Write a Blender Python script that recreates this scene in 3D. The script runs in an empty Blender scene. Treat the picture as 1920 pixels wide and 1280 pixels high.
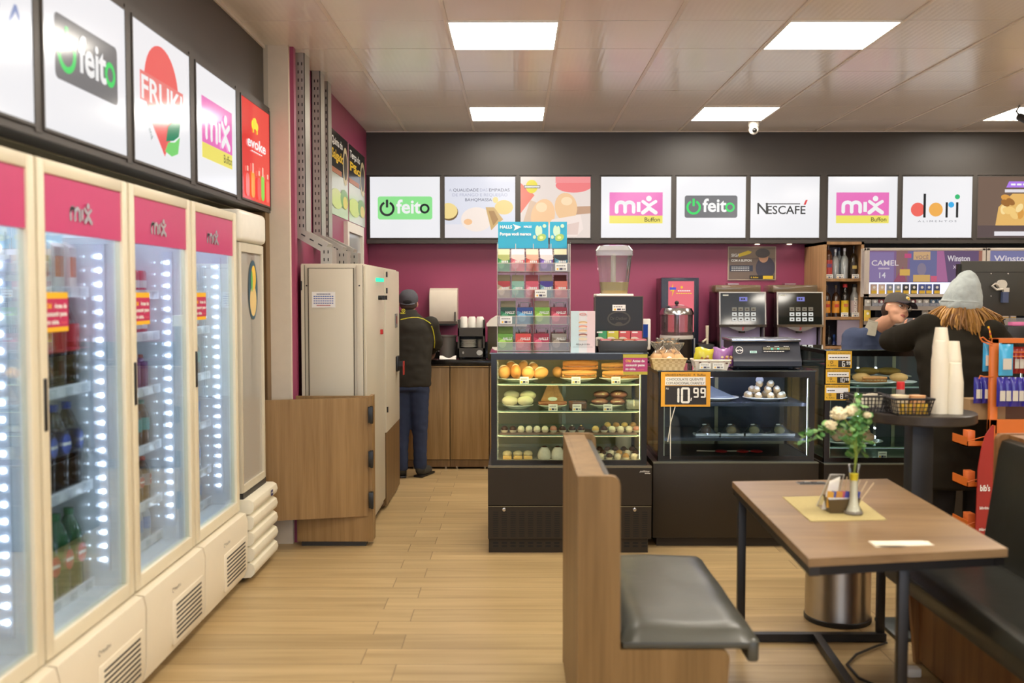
import bpy, bmesh, math, random
from mathutils import Vector, Matrix, Euler
random.seed(7)
SC = bpy.context.scene
COL = SC.collection
PI = math.pi
# ---------------- camera, world, exposure ----------------
CAMZ, FPX = 1.6, 1866.67
YAW = math.atan(7 / FPX); PIT = math.atan(90 / FPX)
cd = bpy.data.cameras.new('camera'); cam = bpy.data.objects.new('camera', cd); COL.objects.link(cam)
cd.lens = 35; cd.sensor_width = 36; cd.clip_start = .05
cam.location = (0, 0, CAMZ); cam.rotation_euler = (PI / 2 - PIT, 0, YAW)
cd.dof.use_dof = True; cd.dof.focus_distance = 7.4; cd.dof.aperture_fstop = 2.0
SC.camera = cam
w = bpy.data.worlds.new('world'); SC.world = w; w.use_nodes = True
w.node_tree.nodes['Background'].inputs[0].default_value = (.9, .8, .68, 1)
w.node_tree.nodes['Background'].inputs[1].default_value = .25
SC.view_settings.view_transform = 'Standard'; SC.view_settings.look = 'None'
SC.view_settings.exposure = 0.1; SC.view_settings.gamma = 1.0
SC.view_settings.use_curve_mapping = False
PANEL_L = 27.0                                    # radiance of the ceiling panels
PANEL_C = (255, 246, 232)
CEIL = 3.15
# pixel of the 1920x1280 photograph -> ray, used to read real positions at a known depth / height / side
_F = cam.rotation_euler.to_matrix() @ Vector((0, 0, -1)); _R = cam.rotation_euler.to_matrix() @ Vector((1, 0, 0)); _U = cam.rotation_euler.to_matrix() @ Vector((0, 1, 0))
def ray(u, v): return _F + _R * ((u - 960) / FPX) + _U * ((640 - v) / FPX)
def at(u, v, Y):
    d = ray(u, v); p = d * (Y / d.y); return Vector((p.x, Y, p.z + CAMZ))
def fl(u, v, z=0.0):
    d = ray(u, v); p = d * ((z - CAMZ) / d.z); return Vector((p.x, p.y, z))
def sd(u, v, X):
    d = ray(u, v); p = d * (X / d.x); return Vector((X, p.y, p.z + CAMZ))
# ---------------- materials ----------------
def lin(c):
    c = c / 255.0
    return c / 12.92 if c <= .04045 else ((c + .055) / 1.055) ** 2.4
def L3(rgb): return (lin(rgb[0]), lin(rgb[1]), lin(rgb[2]), 1)
_M = {}
def P(rgb, rough=.5, metal=0.0, var=.05, spec=.5, sc=18, coat=0, bump=0, trans=0):
    k = ('P', rgb, rough, metal, var, spec, sc, coat, bump, trans)
    if k in _M: return _M[k]
    m = bpy.data.materials.new('surface'); m.use_nodes = True; nt = m.node_tree; b = nt.nodes['Principled BSDF']
    b.inputs['Roughness'].default_value = rough; b.inputs['Metallic'].default_value = metal
    b.inputs['Specular IOR Level'].default_value = spec; b.inputs['Coat Weight'].default_value = coat
    if trans: b.inputs['Transmission Weight'].default_value = trans
    tc = nt.nodes.new('ShaderNodeTexCoord'); n = nt.nodes.new('ShaderNodeTexNoise'); n.inputs['Scale'].default_value = sc; n.inputs['Detail'].default_value = 3
    nt.links.new(tc.outputs['Object'], n.inputs['Vector'])
    mx = nt.nodes.new('ShaderNodeMix'); mx.data_type = 'RGBA'
    c = L3(rgb); mx.inputs[6].default_value = [x * (1 - var) for x in c[:3]] + [1]; mx.inputs[7].default_value = [min(1, x * (1 + var)) for x in c[:3]] + [1]
    nt.links.new(n.outputs['Fac'], mx.inputs[0]); nt.links.new(mx.outputs[2], b.inputs['Base Color'])
    if bump:
        bp = nt.nodes.new('ShaderNodeBump'); bp.inputs['Strength'].default_value = bump; bp.inputs['Distance'].default_value = .01
        nt.links.new(n.outputs['Fac'], bp.inputs['Height']); nt.links.new(bp.outputs[0], b.inputs['Normal'])
    _M[k] = m; return m
def EM(rgb, s=1.0):
    k = ('E', rgb, s)
    if k in _M: return _M[k]
    m = bpy.data.materials.new('glow'); m.use_nodes = True; nt = m.node_tree; nt.nodes.remove(nt.nodes['Principled BSDF'])
    e = nt.nodes.new('ShaderNodeEmission'); e.inputs[0].default_value = L3(rgb); e.inputs[1].default_value = s
    nt.links.new(e.outputs[0], nt.nodes['Material Output'].inputs[0]); _M[k] = m; return m
def BL(rgb, s=.8):                                 # backlit print: emits and has a slightly glossy acrylic skin
    k = ('B', rgb, s)
    if k in _M: return _M[k]
    m = bpy.data.materials.new('backlit_print'); m.use_nodes = True; b = m.node_tree.nodes['Principled BSDF']
    b.inputs['Base Color'].default_value = [x * .08 for x in L3(rgb)[:3]] + [1]; b.inputs['Roughness'].default_value = .12
    b.inputs['Emission Color'].default_value = L3(rgb); b.inputs['Emission Strength'].default_value = s
    b.inputs['Specular IOR Level'].default_value = .35
    _M[k] = m; return m
def GL(rgb=(245, 250, 250), refl=1.0, rough=.0, milk=0.0):   # thin clear sheet: see-through with a Fresnel reflection
    k = ('G', rgb, refl, rough, milk)
    if k in _M: return _M[k]
    m = bpy.data.materials.new('clear_sheet'); m.use_nodes = True; nt = m.node_tree; nt.nodes.remove(nt.nodes['Principled BSDF'])
    t = nt.nodes.new('ShaderNodeBsdfTransparent'); t.inputs[0].default_value = L3(rgb)
    g = nt.nodes.new('ShaderNodeBsdfGlossy'); g.inputs['Roughness'].default_value = rough; g.inputs[0].default_value = (1, 1, 1, 1)
    fr = nt.nodes.new('ShaderNodeFresnel'); fr.inputs[0].default_value = 1.45
    mu = nt.nodes.new('ShaderNodeMath'); mu.operation = 'MULTIPLY'; mu.inputs[1].default_value = refl; mu.use_clamp = True
    nt.links.new(fr.outputs[0], mu.inputs[0])
    s = nt.nodes.new('ShaderNodeMixShader'); nt.links.new(mu.outputs[0], s.inputs[0])
    if milk:
        d = nt.nodes.new('ShaderNodeBsdfDiffuse'); d.inputs[0].default_value = L3(rgb); s2 = nt.nodes.new('ShaderNodeMixShader'); s2.inputs[0].default_value = milk
        nt.links.new(t.outputs[0], s2.inputs[1]); nt.links.new(d.outputs[0], s2.inputs[2]); nt.links.new(s2.outputs[0], s.inputs[1])
    else: nt.links.new(t.outputs[0], s.inputs[1])
    nt.links.new(g.outputs[0], s.inputs[2]); nt.links.new(s.outputs[0], nt.nodes['Material Output'].inputs[0])
    _M[k] = m; return m
def WOOD(c1, c2, scale=(22, 22, .9), rough=.45, sp=.35):
    k = ('W', c1, c2, scale, rough)
    if k in _M: return _M[k]
    m = bpy.data.materials.new('wood_laminate'); m.use_nodes = True; nt = m.node_tree; b = nt.nodes['Principled BSDF']; b.inputs['Roughness'].default_value = rough
    b.inputs['Specular IOR Level'].default_value = sp
    tc = nt.nodes.new('ShaderNodeTexCoord'); mp = nt.nodes.new('ShaderNodeMapping'); mp.inputs['Scale'].default_value = scale
    n = nt.nodes.new('ShaderNodeTexNoise'); n.inputs['Scale'].default_value = 1; n.inputs['Detail'].default_value = 5; n.inputs['Distortion'].default_value = .35
    n2 = nt.nodes.new('ShaderNodeTexNoise'); n2.inputs['Scale'].default_value = 5; n2.inputs['Detail'].default_value = 3
    nt.links.new(tc.outputs['Object'], mp.inputs[0]); nt.links.new(mp.outputs[0], n.inputs['Vector']); nt.links.new(mp.outputs[0], n2.inputs['Vector'])
    ad = nt.nodes.new('ShaderNodeMath'); ad.operation = 'MULTIPLY_ADD'; ad.inputs[1].default_value = .35
    nt.links.new(n2.outputs['Fac'], ad.inputs[0]); nt.links.new(n.outputs['Fac'], ad.inputs[2])
    r = nt.nodes.new('ShaderNodeValToRGB'); r.color_ramp.elements[0].position = .42; r.color_ramp.elements[1].position = .85
    r.color_ramp.elements[0].color = L3(c1); r.color_ramp.elements[1].color = L3(c2)
    nt.links.new(ad.outputs[0], r.inputs[0]); nt.links.new(r.outputs[0], b.inputs['Base Color']); _M[k] = m; return m
# ---------------- mesh builder ----------------
def R3(rx=0, ry=0, rz=0, about=(0, 0, 0)):
    a = Vector(about); return Matrix.Translation(a) @ Euler((rx, ry, rz)).to_matrix().to_4x4() @ Matrix.Translation(-a)
class MB:
    def __init__(s, t=None): s.v = []; s.f = []; s.fm = []; s.ms = []; s.cur = 0; s.off = Vector(t.location) if t is not None else Vector(); s.tf = None
    def m(s, mat):
        if mat not in s.ms: s.ms.append(mat)
        s.cur = s.ms.index(mat); return s
    def add(s, vs, fs, tf=None):
        b = len(s.v)
        for p in vs:
            p = Vector(p)
            if tf is not None: p = tf @ p
            if s.tf is not None: p = s.tf @ p
            s.v.append(p)
        for f in fs: s.f.append([b + i for i in f]); s.fm.append(s.cur)
        return s
    def box(s, x0, x1, y0, y1, z0, z1, b=0, tf=None, seg=2):
        if not b:
            return s.add([(x0, y0, z0), (x1, y0, z0), (x1, y1, z0), (x0, y1, z0), (x0, y0, z1), (x1, y0, z1), (x1, y1, z1), (x0, y1, z1)],
                         [(0, 3, 2, 1), (4, 5, 6, 7), (0, 1, 5, 4), (1, 2, 6, 5), (2, 3, 7, 6), (3, 0, 4, 7)], tf)
        bm = bmesh.new(); bmesh.ops.create_cube(bm, size=1)
        for q in bm.verts: q.co = Vector(((x0 + x1) / 2 + q.co.x * (x1 - x0), (y0 + y1) / 2 + q.co.y * (y1 - y0), (z0 + z1) / 2 + q.co.z * (z1 - z0)))
        bmesh.ops.bevel(bm, geom=list(bm.edges), offset=b, segments=seg, affect='EDGES', profile=.5)
        bm.verts.index_update(); s.add([q.co.copy() for q in bm.verts], [[q.index for q in f.verts] for f in bm.faces], tf); bm.free(); return s
    def cb(s, c, d, b=0, tf=None, seg=2): return s.box(c[0] - d[0] / 2, c[0] + d[0] / 2, c[1] - d[1] / 2, c[1] + d[1] / 2, c[2] - d[2] / 2, c[2] + d[2] / 2, b, tf, seg)
    def lathe(s, c, prof, n=24, tf=None, sx=1, sy=1):
        vs = []; fs = []; rings = []
        for r, z in prof:
            if abs(r) < 1e-6: rings.append([len(vs)]); vs.append((c[0], c[1], c[2] + z))
            else:
                rings.append(list(range(len(vs), len(vs) + n)))
                for i in range(n):
                    a = 2 * PI * i / n; vs.append((c[0] + r * sx * math.cos(a), c[1] + r * sy * math.sin(a), c[2] + z))
        for A, B in zip(rings, rings[1:]):
            if len(A) == 1 and len(B) == 1: continue
            for i in range(n):
                j = (i + 1) % n
                if len(A) == 1: fs.append((A[0], B[j], B[i]))
                elif len(B) == 1: fs.append((A[i], A[j], B[0]))
                else: fs.append((A[i], A[j], B[j], B[i]))
        return s.add(vs, fs, tf)
    def cyl(s, p0, p1, r0, r1=None, n=14):
        p0 = Vector(p0); p1 = Vector(p1); r1 = r0 if r1 is None else r1; d = p1 - p0
        q = d.to_track_quat('Z', 'Y').to_matrix().to_4x4(); l = d.length
        return s.lathe((0, 0, 0), [(0, 0), (r0, 0), (r1, l), (0, l)], n, Matrix.Translation(p0) @ q)
    def sph(s, c, r, n=16, k=10, tf=None, rot=None):
        if not hasattr(r, '__len__'): r = (r, r, r)
        prof = [(math.sin(PI * i / k), -math.cos(PI * i / k)) for i in range(k + 1)]; prof[0] = (0, -1); prof[-1] = (0, 1)
        M = Matrix.Translation(c) @ (Euler(rot).to_matrix().to_4x4() if rot else Matrix()) @ Matrix.Diagonal((r[0], r[1], r[2], 1))
        if tf is not None: M = tf @ M
        return s.lathe((0, 0, 0), prof, n, M)
    def prism(s, pts, ax, a, b, tf=None):
        n = len(pts)
        def mk(p, t): return (p[0], p[1], t) if ax == 'z' else ((p[0], t, p[1]) if ax == 'y' else (t, p[0], p[1]))
        return s.add([mk(p, a) for p in pts] + [mk(p, b) for p in pts], [list(range(n))[::-1], list(range(n, 2 * n))] + [(i, (i + 1) % n, n + (i + 1) % n, n + i) for i in range(n)], tf)
    def tube(s, pts, r, n=8, tf=None, flat=1.0):
        pts = [Vector(p) for p in pts]; N = len(pts); rs = r if hasattr(r, '__len__') else [r] * N
        vs = []; fs = []; prev = None
        for i, p in enumerate(pts):
            d = (pts[min(i + 1, N - 1)] - pts[max(i - 1, 0)])
            if d.length < 1e-9: d = Vector((0, 0, 1))
            d.normalize()
            if prev is None:
                a = Vector((0, 0, 1)) if abs(d.z) < .9 else Vector((1, 0, 0)); x = d.cross(a).normalized()
            else: x = (prev - d * prev.dot(d)).normalized()
            prev = x; y = d.cross(x)
            for k in range(n):
                t = 2 * PI * k / n; vs.append(p + x * (math.cos(t) * rs[i]) + y * (math.sin(t) * rs[i] * flat))
        for i in range(N - 1):
            for k in range(n): fs.append((i * n + k, i * n + (k + 1) % n, (i + 1) * n + (k + 1) % n, (i + 1) * n + k))
        fs.append(list(range(n))[::-1]); fs.append(list(range((N - 1) * n, N * n)))
        return s.add(vs, fs, tf)
    def surf(s, fn, nu, nv, th=0, tf=None):
        vs = [fn(i / nu, j / nv) for i in range(nu + 1) for j in range(nv + 1)]
        return s.add(vs, [(i * (nv + 1) + j, (i + 1) * (nv + 1) + j, (i + 1) * (nv + 1) + j + 1, i * (nv + 1) + j + 1) for i in range(nu) for j in range(nv)], tf)
    def build(s, name, mat=None, parent=None, smooth=True, ang=32):
        me = bpy.data.meshes.new(name)
        me.from_pydata([p - s.off for p in s.v], [], s.f)
        ms = s.ms or [mat]
        for q in ms: me.materials.append(q)
        if s.ms: me.polygons.foreach_set('material_index', s.fm)
        if smooth:
            me.polygons.foreach_set('use_smooth', [True] * len(me.polygons)); me.set_sharp_from_angle(angle=math.radians(ang))
        me.update(); o = bpy.data.objects.new(name, me); COL.objects.link(o)
        if parent is not None: o.parent = parent
        return o
def tag(o, label, cat, group=None, kind=None):
    if label: o['label'] = label
    if cat: o['category'] = cat
    if group: o['group'] = group
    if kind: o['kind'] = kind
    return o
def T(name, label, cat, loc=(0, 0, 0), rz=0, group=None):
    o = bpy.data.objects.new(name, None); COL.objects.link(o); o.location = loc; o.rotation_euler = (0, 0, rz); o.empty_display_size = .05
    return tag(o, label, cat, group)
def ST(name, mb, mat=None, label=None):
    o = mb.build(name, mat); o['kind'] = 'structure'
    if label: o['label'] = label
    return o
def dup(o, loc, rz=0, label=None, group=None, parent=None, scale=None):
    c = o.copy(); COL.objects.link(c)
    if parent is None: c.location = loc; c.rotation_euler = (0, 0, rz)
    if scale: c.scale = scale
    if label: c['label'] = label
    if group: c['group'] = group
    for ch in list(o.children):
        d = ch.copy(); COL.objects.link(d); d.parent = c
        for g in list(ch.children):
            e = g.copy(); COL.objects.link(e); e.parent = d
    return c
class Pool:                                        # first use places the source itself, later uses copy it
    def __init__(s, o): s.o = o; s.used = False
    def put(s, loc, rz=0, label=None, group=None, scale=None, rot=None):
        if not s.used:
            s.used = True; o = s.o; o.location = loc; o.rotation_euler = (0, 0, rz)
            if label: o['label'] = label
            if group: o['group'] = group
            if scale: o.scale = scale
        else: o = dup(s.o, loc, rz, label, group, None, scale or (1, 1, 1))
        if rot: o.rotation_euler = rot
        return o
# ---------------- flat prints: polygons and lettering on a plane ----------------
_TX = {}
def text_geo(s, bold=0.0):
    k = (s, bold)
    if k in _TX: return _TX[k]
    cu = bpy.data.curves.new('t', 'FONT'); cu.body = s; cu.size = 1; cu.resolution_u = 3; cu.offset = bold; cu.fill_mode = 'FRONT'
    ob = bpy.data.objects.new('t', cu); me = ob.to_mesh()
    vs = [v.co.copy() for v in me.vertices]; fs = [list(p.vertices) for p in me.polygons]
    ob.to_mesh_clear(); bpy.data.objects.remove(ob); bpy.data.curves.remove(cu)
    x0 = min([v.x for v in vs] or [0]); x1 = max([v.x for v in vs] or [1])
    vs = [Vector((v.x - x0, v.y, 0)) for v in vs]; _TX[k] = (vs, fs, x1 - x0); return _TX[k]
class Sheet:
    def __init__(s, mb, O, R=(1, 0, 0), U=(0, 0, 1), eps=.0005):
        s.mb = mb; s.O = Vector(O); s.R = Vector(R).normalized(); s.U = Vector(U).normalized(); s.N = s.R.cross(s.U); s.e = eps; s.n = 0; s.clip = None
    def pt(s, x, y): return s.O + s.R * x + s.U * y + s.N * (s.n * s.e)
    def poly(s, pts, mat):
        if s.clip:                                 # keep the print inside its sheet
            x0, y0, x1, y1 = s.clip
            for ax, lim, sg in ((0, x0, 1), (0, x1, -1), (1, y0, 1), (1, y1, -1)):
                out = []
                for i, b in enumerate(pts):
                    a = pts[i - 1]; ia = (a[ax] - lim) * sg >= 0; ib = (b[ax] - lim) * sg >= 0
                    if ia != ib: t = (lim - a[ax]) / (b[ax] - a[ax]); out.append((a[0] + (b[0] - a[0]) * t, a[1] + (b[1] - a[1]) * t))
                    if ib: out.append(b)
                pts = out
                if len(pts) < 3: return s
        s.n += 1; s.mb.m(mat); s.mb.add([s.pt(*p) for p in pts], [list(range(len(pts)))]); return s
    def bars(s, x, y, w, h, mat, n=4):              # writing too small to read: a broken line of marks
        s.n += 1
        for k in range(n): a = x + w * (k + .08) / n; s.mb.m(mat); s.mb.add([s.pt(a, y), s.pt(a + w * .78 / n, y), s.pt(a + w * .78 / n, y + h), s.pt(a, y + h)], [(0, 1, 2, 3)])
        return s
    def rect(s, x0, y0, x1, y1, mat): return s.poly([(x0, y0), (x1, y0), (x1, y1), (x0, y1)], mat)
    def rrect(s, x0, y0, x1, y1, r, mat):
        p = []
        for cx, cy, a in ((x1 - r, y0 + r, -90), (x1 - r, y1 - r, 0), (x0 + r, y1 - r, 90), (x0 + r, y0 + r, 180)):
            for k in range(5): t = math.radians(a + k * 22.5); p.append((cx + r * math.cos(t), cy + r * math.sin(t)))
        return s.poly(p, mat)
    def ell(s, cx, cy, rx, ry, mat, n=24, rot=0):
        c, q = math.cos(rot), math.sin(rot)
        return s.poly([(cx + rx * math.cos(2 * PI * i / n) * c - ry * math.sin(2 * PI * i / n) * q, cy + rx * math.cos(2 * PI * i / n) * q + ry * math.sin(2 * PI * i / n) * c) for i in range(n)], mat)
    def arc(s, cx, cy, r, w, a0, a1, mat, n=20, ry=None):
        s.n += 1; s.mb.m(mat); ry = ry or r; vs = []
        for i in range(n + 1):
            t = math.radians(a0 + (a1 - a0) * i / n)
            vs.append(s.pt(cx + (r - w / 2) * math.cos(t), cy + (ry - w / 2) * math.sin(t))); vs.append(s.pt(cx + (r + w / 2) * math.cos(t), cy + (ry + w / 2) * math.sin(t)))
        s.mb.add(vs, [(2 * i, 2 * i + 1, 2 * i + 3, 2 * i + 2) for i in range(n)]); return s
    def stroke(s, pts, w, mat, cap=True):
        s.n += 1; s.mb.m(mat)
        for a, b in zip(pts, pts[1:]):
            d = Vector((b[0] - a[0], b[1] - a[1])); d.normalize(); n = Vector((-d.y, d.x)) * (w / 2)
            s.mb.add([s.pt(a[0] + n.x, a[1] + n.y), s.pt(a[0] - n.x, a[1] - n.y), s.pt(b[0] - n.x, b[1] - n.y), s.pt(b[0] + n.x, b[1] + n.y)], [(0, 1, 2, 3)])
        s.n += 1
        if cap:
            for p in pts: s.mb.add([s.pt(p[0] + w / 2 * math.cos(2 * PI * i / 12), p[1] + w / 2 * math.sin(2 * PI * i / 12)) for i in range(12)], [list(range(12))])
        return s
    def text(s, t, x, y, size, mat, al='l', bold=.0, wid=None, shear=0, rot=0):
        vs, fs, w = text_geo(t, bold); sx = (wid / w) if wid else size
        W = w * sx; ox = x - (W / 2 if al == 'c' else (W if al == 'r' else 0)); s.n += 1; s.mb.m(mat)
        c, q = math.cos(rot), math.sin(rot)
        s.mb.add([s.pt(ox + (v.x * sx + v.y * size * shear) * c - v.y * size * q, y + (v.x * sx) * q + v.y * size * c) for v in vs], fs); return s
def blob(mb, mats, vox=.014, sm=6, name='body', parent=None):
    me = bpy.data.meshes.new('tmp'); me.from_pydata([p - mb.off for p in mb.v], [], mb.f); o = bpy.data.objects.new('tmp', me); COL.objects.link(o)
    r = o.modifiers.new('r', 'REMESH'); r.mode = 'VOXEL'; r.voxel_size = vox; r.use_smooth_shade = True
    if sm: q = o.modifiers.new('s', 'SMOOTH'); q.factor = .5; q.iterations = sm
    dg = bpy.context.evaluated_depsgraph_get(); n = bpy.data.meshes.new_from_object(o.evaluated_get(dg)); bpy.data.objects.remove(o)
    n.name = name; n.materials.clear(); n.materials.append(mats)
    n.polygons.foreach_set('use_smooth', [True] * len(n.polygons))
    ob = bpy.data.objects.new(name, n); COL.objects.link(ob)
    if parent is not None: ob.parent = parent
    return ob
# common materials
WHITE = P((235, 232, 222), .4); BLACK = P((22, 21, 20), .35); BLK2 = P((38, 37, 36), .45); DARKF = P((62, 58, 53), .5)
CHROME = P((200, 200, 200), .2, 1.0); STEEL = P((170, 165, 158), .3, 1.0); GLASS = GL(); CREAM = P((232, 222, 196), .38)
MAG = (148, 60, 92); YEL = P((250, 190, 30), .5); TXW = P((245, 245, 240), .5); TXK = P((25, 25, 28), .5); GREY = P((120, 118, 114), .5)
OAK = WOOD((126, 98, 58), (162, 130, 86)); OAKD = WOOD((92, 68, 40), (124, 96, 60))
# ================= the room =================
XL, XW, YB = -1.58, -1.43, 9.72
def floor_mat():
    m = bpy.data.materials.new('plank_floor'); m.use_nodes = True; nt = m.node_tree; b = nt.nodes['Principled BSDF']; L = nt.links.new; N = nt.nodes.new
    tc = N('ShaderNodeTexCoord'); mp = N('ShaderNodeMapping'); mp.inputs['Location'].default_value = (.67 + .0, -5.92 + .188 * 40, 0)
    br = N('ShaderNodeTexBrick'); br.offset = .866; br.offset_frequency = 2; br.squash = 1
    for k, v in (('Scale', 1), ('Mortar Size', .0016), ('Mortar Smooth', .2), ('Bias', 0), ('Brick Width', 1.155), ('Row Height', .188)): br.inputs[k].default_value = v
    br.inputs['Color1'].default_value = (.0, .0, .0, 1); br.inputs['Color2'].default_value = (1, 1, 1, 1); br.inputs['Mortar'].default_value = (.5, .5, .5, 1)
    L(tc.outputs['Object'], mp.inputs[0]); L(mp.outputs[0], br.inputs[0])
    mp2 = N('ShaderNodeMapping'); mp2.inputs['Scale'].default_value = (1.1, 15, 1); ad = N('ShaderNodeVectorMath'); ad.operation = 'MULTIPLY_ADD'; ad.inputs[1].default_value = (9, 3, 7)
    L(tc.outputs['Object'], mp2.inputs[0]); L(br.outputs['Color'], ad.inputs[0]); L(mp2.outputs[0], ad.inputs[2])
    n = N('ShaderNodeTexNoise'); n.inputs['Scale'].default_value = 1.0; n.inputs['Detail'].default_value = 6; n.inputs['Distortion'].default_value = .6; L(ad.outputs[0], n.inputs['Vector'])
    r = N('ShaderNodeValToRGB'); e = r.color_ramp.elements; e[0].position = .22; e[0].color = L3((158, 132, 90)); e[1].position = .8; e[1].color = L3((196, 170, 124))
    x = e.new(.5); x.color = L3((178, 152, 108)); L(n.outputs['Fac'], r.inputs[0])
    hs = N('ShaderNodeHueSaturation'); mr = N('ShaderNodeMapRange'); mr.inputs[3].default_value = .88; mr.inputs[4].default_value = 1.1; L(br.outputs['Color'], mr.inputs[0]); L(mr.outputs[0], hs.inputs['Value']); L(r.outputs[0], hs.inputs['Color'])
    mx = N('ShaderNodeMix'); mx.data_type = 'RGBA'; mx.inputs[7].default_value = L3((96, 72, 50)); L(br.outputs['Fac'], mx.inputs[0]); L(hs.outputs[0], mx.inputs[6]); L(mx.outputs[2], b.inputs['Base Color'])
    b.inputs['Roughness'].default_value = .36; b.inputs['Specular IOR Level'].default_value = .4
    return m
ST('floor', MB().box(-2.7, 7, -4.5, 9.9, -.06, 0), floor_mat())
def ceil_mat():
    m = bpy.data.materials.new('ceiling_lining'); m.use_nodes = True; nt = m.node_tree; b = nt.nodes['Principled BSDF']; L = nt.links.new; N = nt.nodes.new
    tc = N('ShaderNodeTexCoord'); wv = N('ShaderNodeTexWave'); wv.bands_direction = 'X'; wv.inputs['Scale'].default_value = 9; wv.inputs['Distortion'].default_value = 1.5; wv.inputs['Detail'].default_value = 2; wv.inputs['Detail Scale'].default_value = .4
    L(tc.outputs['Object'], wv.inputs[0]); ns = N('ShaderNodeTexNoise'); ns.inputs['Scale'].default_value = 2.2; L(tc.outputs['Object'], ns.inputs['Vector'])
    mx = N('ShaderNodeMix'); mx.data_type = 'RGBA'; mx.inputs[6].default_value = L3((228, 222, 216)); mx.inputs[7].default_value = L3((238, 232, 226)); L(ns.outputs['Fac'], mx.inputs[0]); L(mx.outputs[2], b.inputs['Base Color'])
    bp = N('ShaderNodeBump'); bp.inputs['Strength'].default_value = .12; bp.inputs['Distance'].default_value = .002; L(wv.outputs['Fac'], bp.inputs['Height']); L(bp.outputs[0], b.inputs['Normal'])
    b.inputs['Roughness'].default_value = .2; b.inputs['Specular IOR Level'].default_value = .7; return m
TX0, TD, TY0 = -.398, .651, 5.75
c = MB(); c.m(ceil_mat()); holes = []
LC = [(0, 1), (3, 1), (7, 1)]; LR = [4, 0, -4, -8, -12]
lightcells = {(cx, r) for cx, _ in LC for r in LR}
for i in range(-4, 12):
    for j in range(-16, 7):
        x0 = TX0 + TD * i; y0 = TY0 + TD * j; x1 = x0 + TD; y1 = y0 + TD
        if y1 > YB + .35 or x1 > 7.2 or (i, j) in lightcells: continue
        if x0 < -2.7: continue
        c.box(x0 + .002, x1 - .002, y0 + .003, y1 - .003, CEIL + random.uniform(0, .0012), CEIL + .03)
tb = P((226, 216, 204), .3)
c.m(tb)
for i in range(-3, 12): x = TX0 + TD * i; c.box(x - .011, x + .011, -4.6, YB, CEIL - .006, CEIL + .002)
c.m(P((120, 100, 88), .5)); c.box(-2.7, 7, -4.6, 9.9, CEIL + .03, CEIL + .06)
ST('ceiling', c)
# ceiling panels
pl = T('ceiling_light', '', 'ceiling light')
MB().m(P((240, 238, 232), .4)).box(-TD / 2, TD / 2, -TD / 2, -TD / 2 + .014, -.008, .012).box(-TD / 2, TD / 2, TD / 2 - .014, TD / 2, -.008, .012).box(-TD / 2, -TD / 2 + .014, -TD / 2 + .014, TD / 2 - .014, -.008, .012).box(TD / 2 - .014, TD / 2, -TD / 2 + .014, TD / 2 - .014, -.008, .012).build('frame', None, pl)
MB().box(-TD / 2 + .014, TD / 2 - .014, -TD / 2 + .014, TD / 2 - .014, -.004, .008).build('diffuser', EM(PANEL_C, PANEL_L), pl)
PP = Pool(pl)
LBL = {(0, 4): 'small looking square ceiling panel light above the bread photograph sign', (0, 0): 'large bright ceiling panel light nearest the top centre', (3, 4): 'bright ceiling panel light just before the dome camera',
       (3, 0): 'large slanted bright ceiling panel light near the top right', (7, 4): 'ceiling panel light cut by the right edge beside a hanging fitting'}
for cx, _ in LC:
    for r in LR:
        lb = LBL.get((cx, r))
        if lb is None and cx == 7 and r == 0: lb = 'ceiling panel light beyond the right edge of the view'
        PP.put((TX0 + TD * (cx + .5), TY0 + TD * (r + .5), CEIL), 0, lb or 'square ceiling panel light behind the viewpoint, out of the photo', None if lb else 'ceiling lights behind the viewpoint')
# walls
magm = P(MAG, .42, 0, .04, .5, 3)
ST('wall_back', MB().m(magm).box(XW, 3.02, YB, YB + .1, 0, CEIL).m(P((40, 38, 36), .6)).box(3.02, 7, YB, YB + .1, 0, CEIL))
ST('wall_left', MB().box(-2.7, -2.6, -4.5, 6.3, 0, CEIL), P((200, 190, 170), .6))
ST('wall_left_rear', MB().box(XW - .12, XW, 6.4, YB + .1, 0, CEIL), magm)
pier = MB().m(P((216, 204, 184), .6)).box(-1.552, -1.425, 6.3, 6.4, 0, CEIL).m(magm).box(-1.425, -1.40, 6.34, 6.40, 0, CEIL)
ST('wall_pier', pier)
ST('wall_niche', MB().box(-2.6, -1.552, 6.3, 6.4, 0, CEIL), P((190, 180, 160), .6))
ST('wall_right', MB().box(6.9, 7, -4.5, 9.9, 0, CEIL), P((170, 152, 130), .6))
ST('wall_front', MB().box(-2.7, 7, -4.6, -4.5, 0, .5).box(-2.7, 7, -4.6, -4.5, 2.8, CEIL).box(-2.7, -1.6, -4.6, -4.5, .5, 2.8).box(6, 7, -4.6, -4.5, .5, 2.8), P((186, 172, 152), .6))
for k in range(4):                                  # daylit shop windows behind the viewpoint
    xa = -1.6 + 1.9 * k; b = MB(); b.m(P((60, 58, 54), .5)).box(xa, xa + .05, -4.58, -4.5, .5, 2.8).box(xa + 1.85, xa + 1.9, -4.58, -4.5, .5, 2.8).box(xa, xa + 1.9, -4.58, -4.5, .5, .55).box(xa, xa + 1.9, -4.58, -4.5, 2.75, 2.8).m(EM((226, 236, 255), 3.2)).box(xa + .05, xa + 1.85, -4.57, -4.56, .55, 2.75); ST('window_%d' % (k + 2), b)
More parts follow.
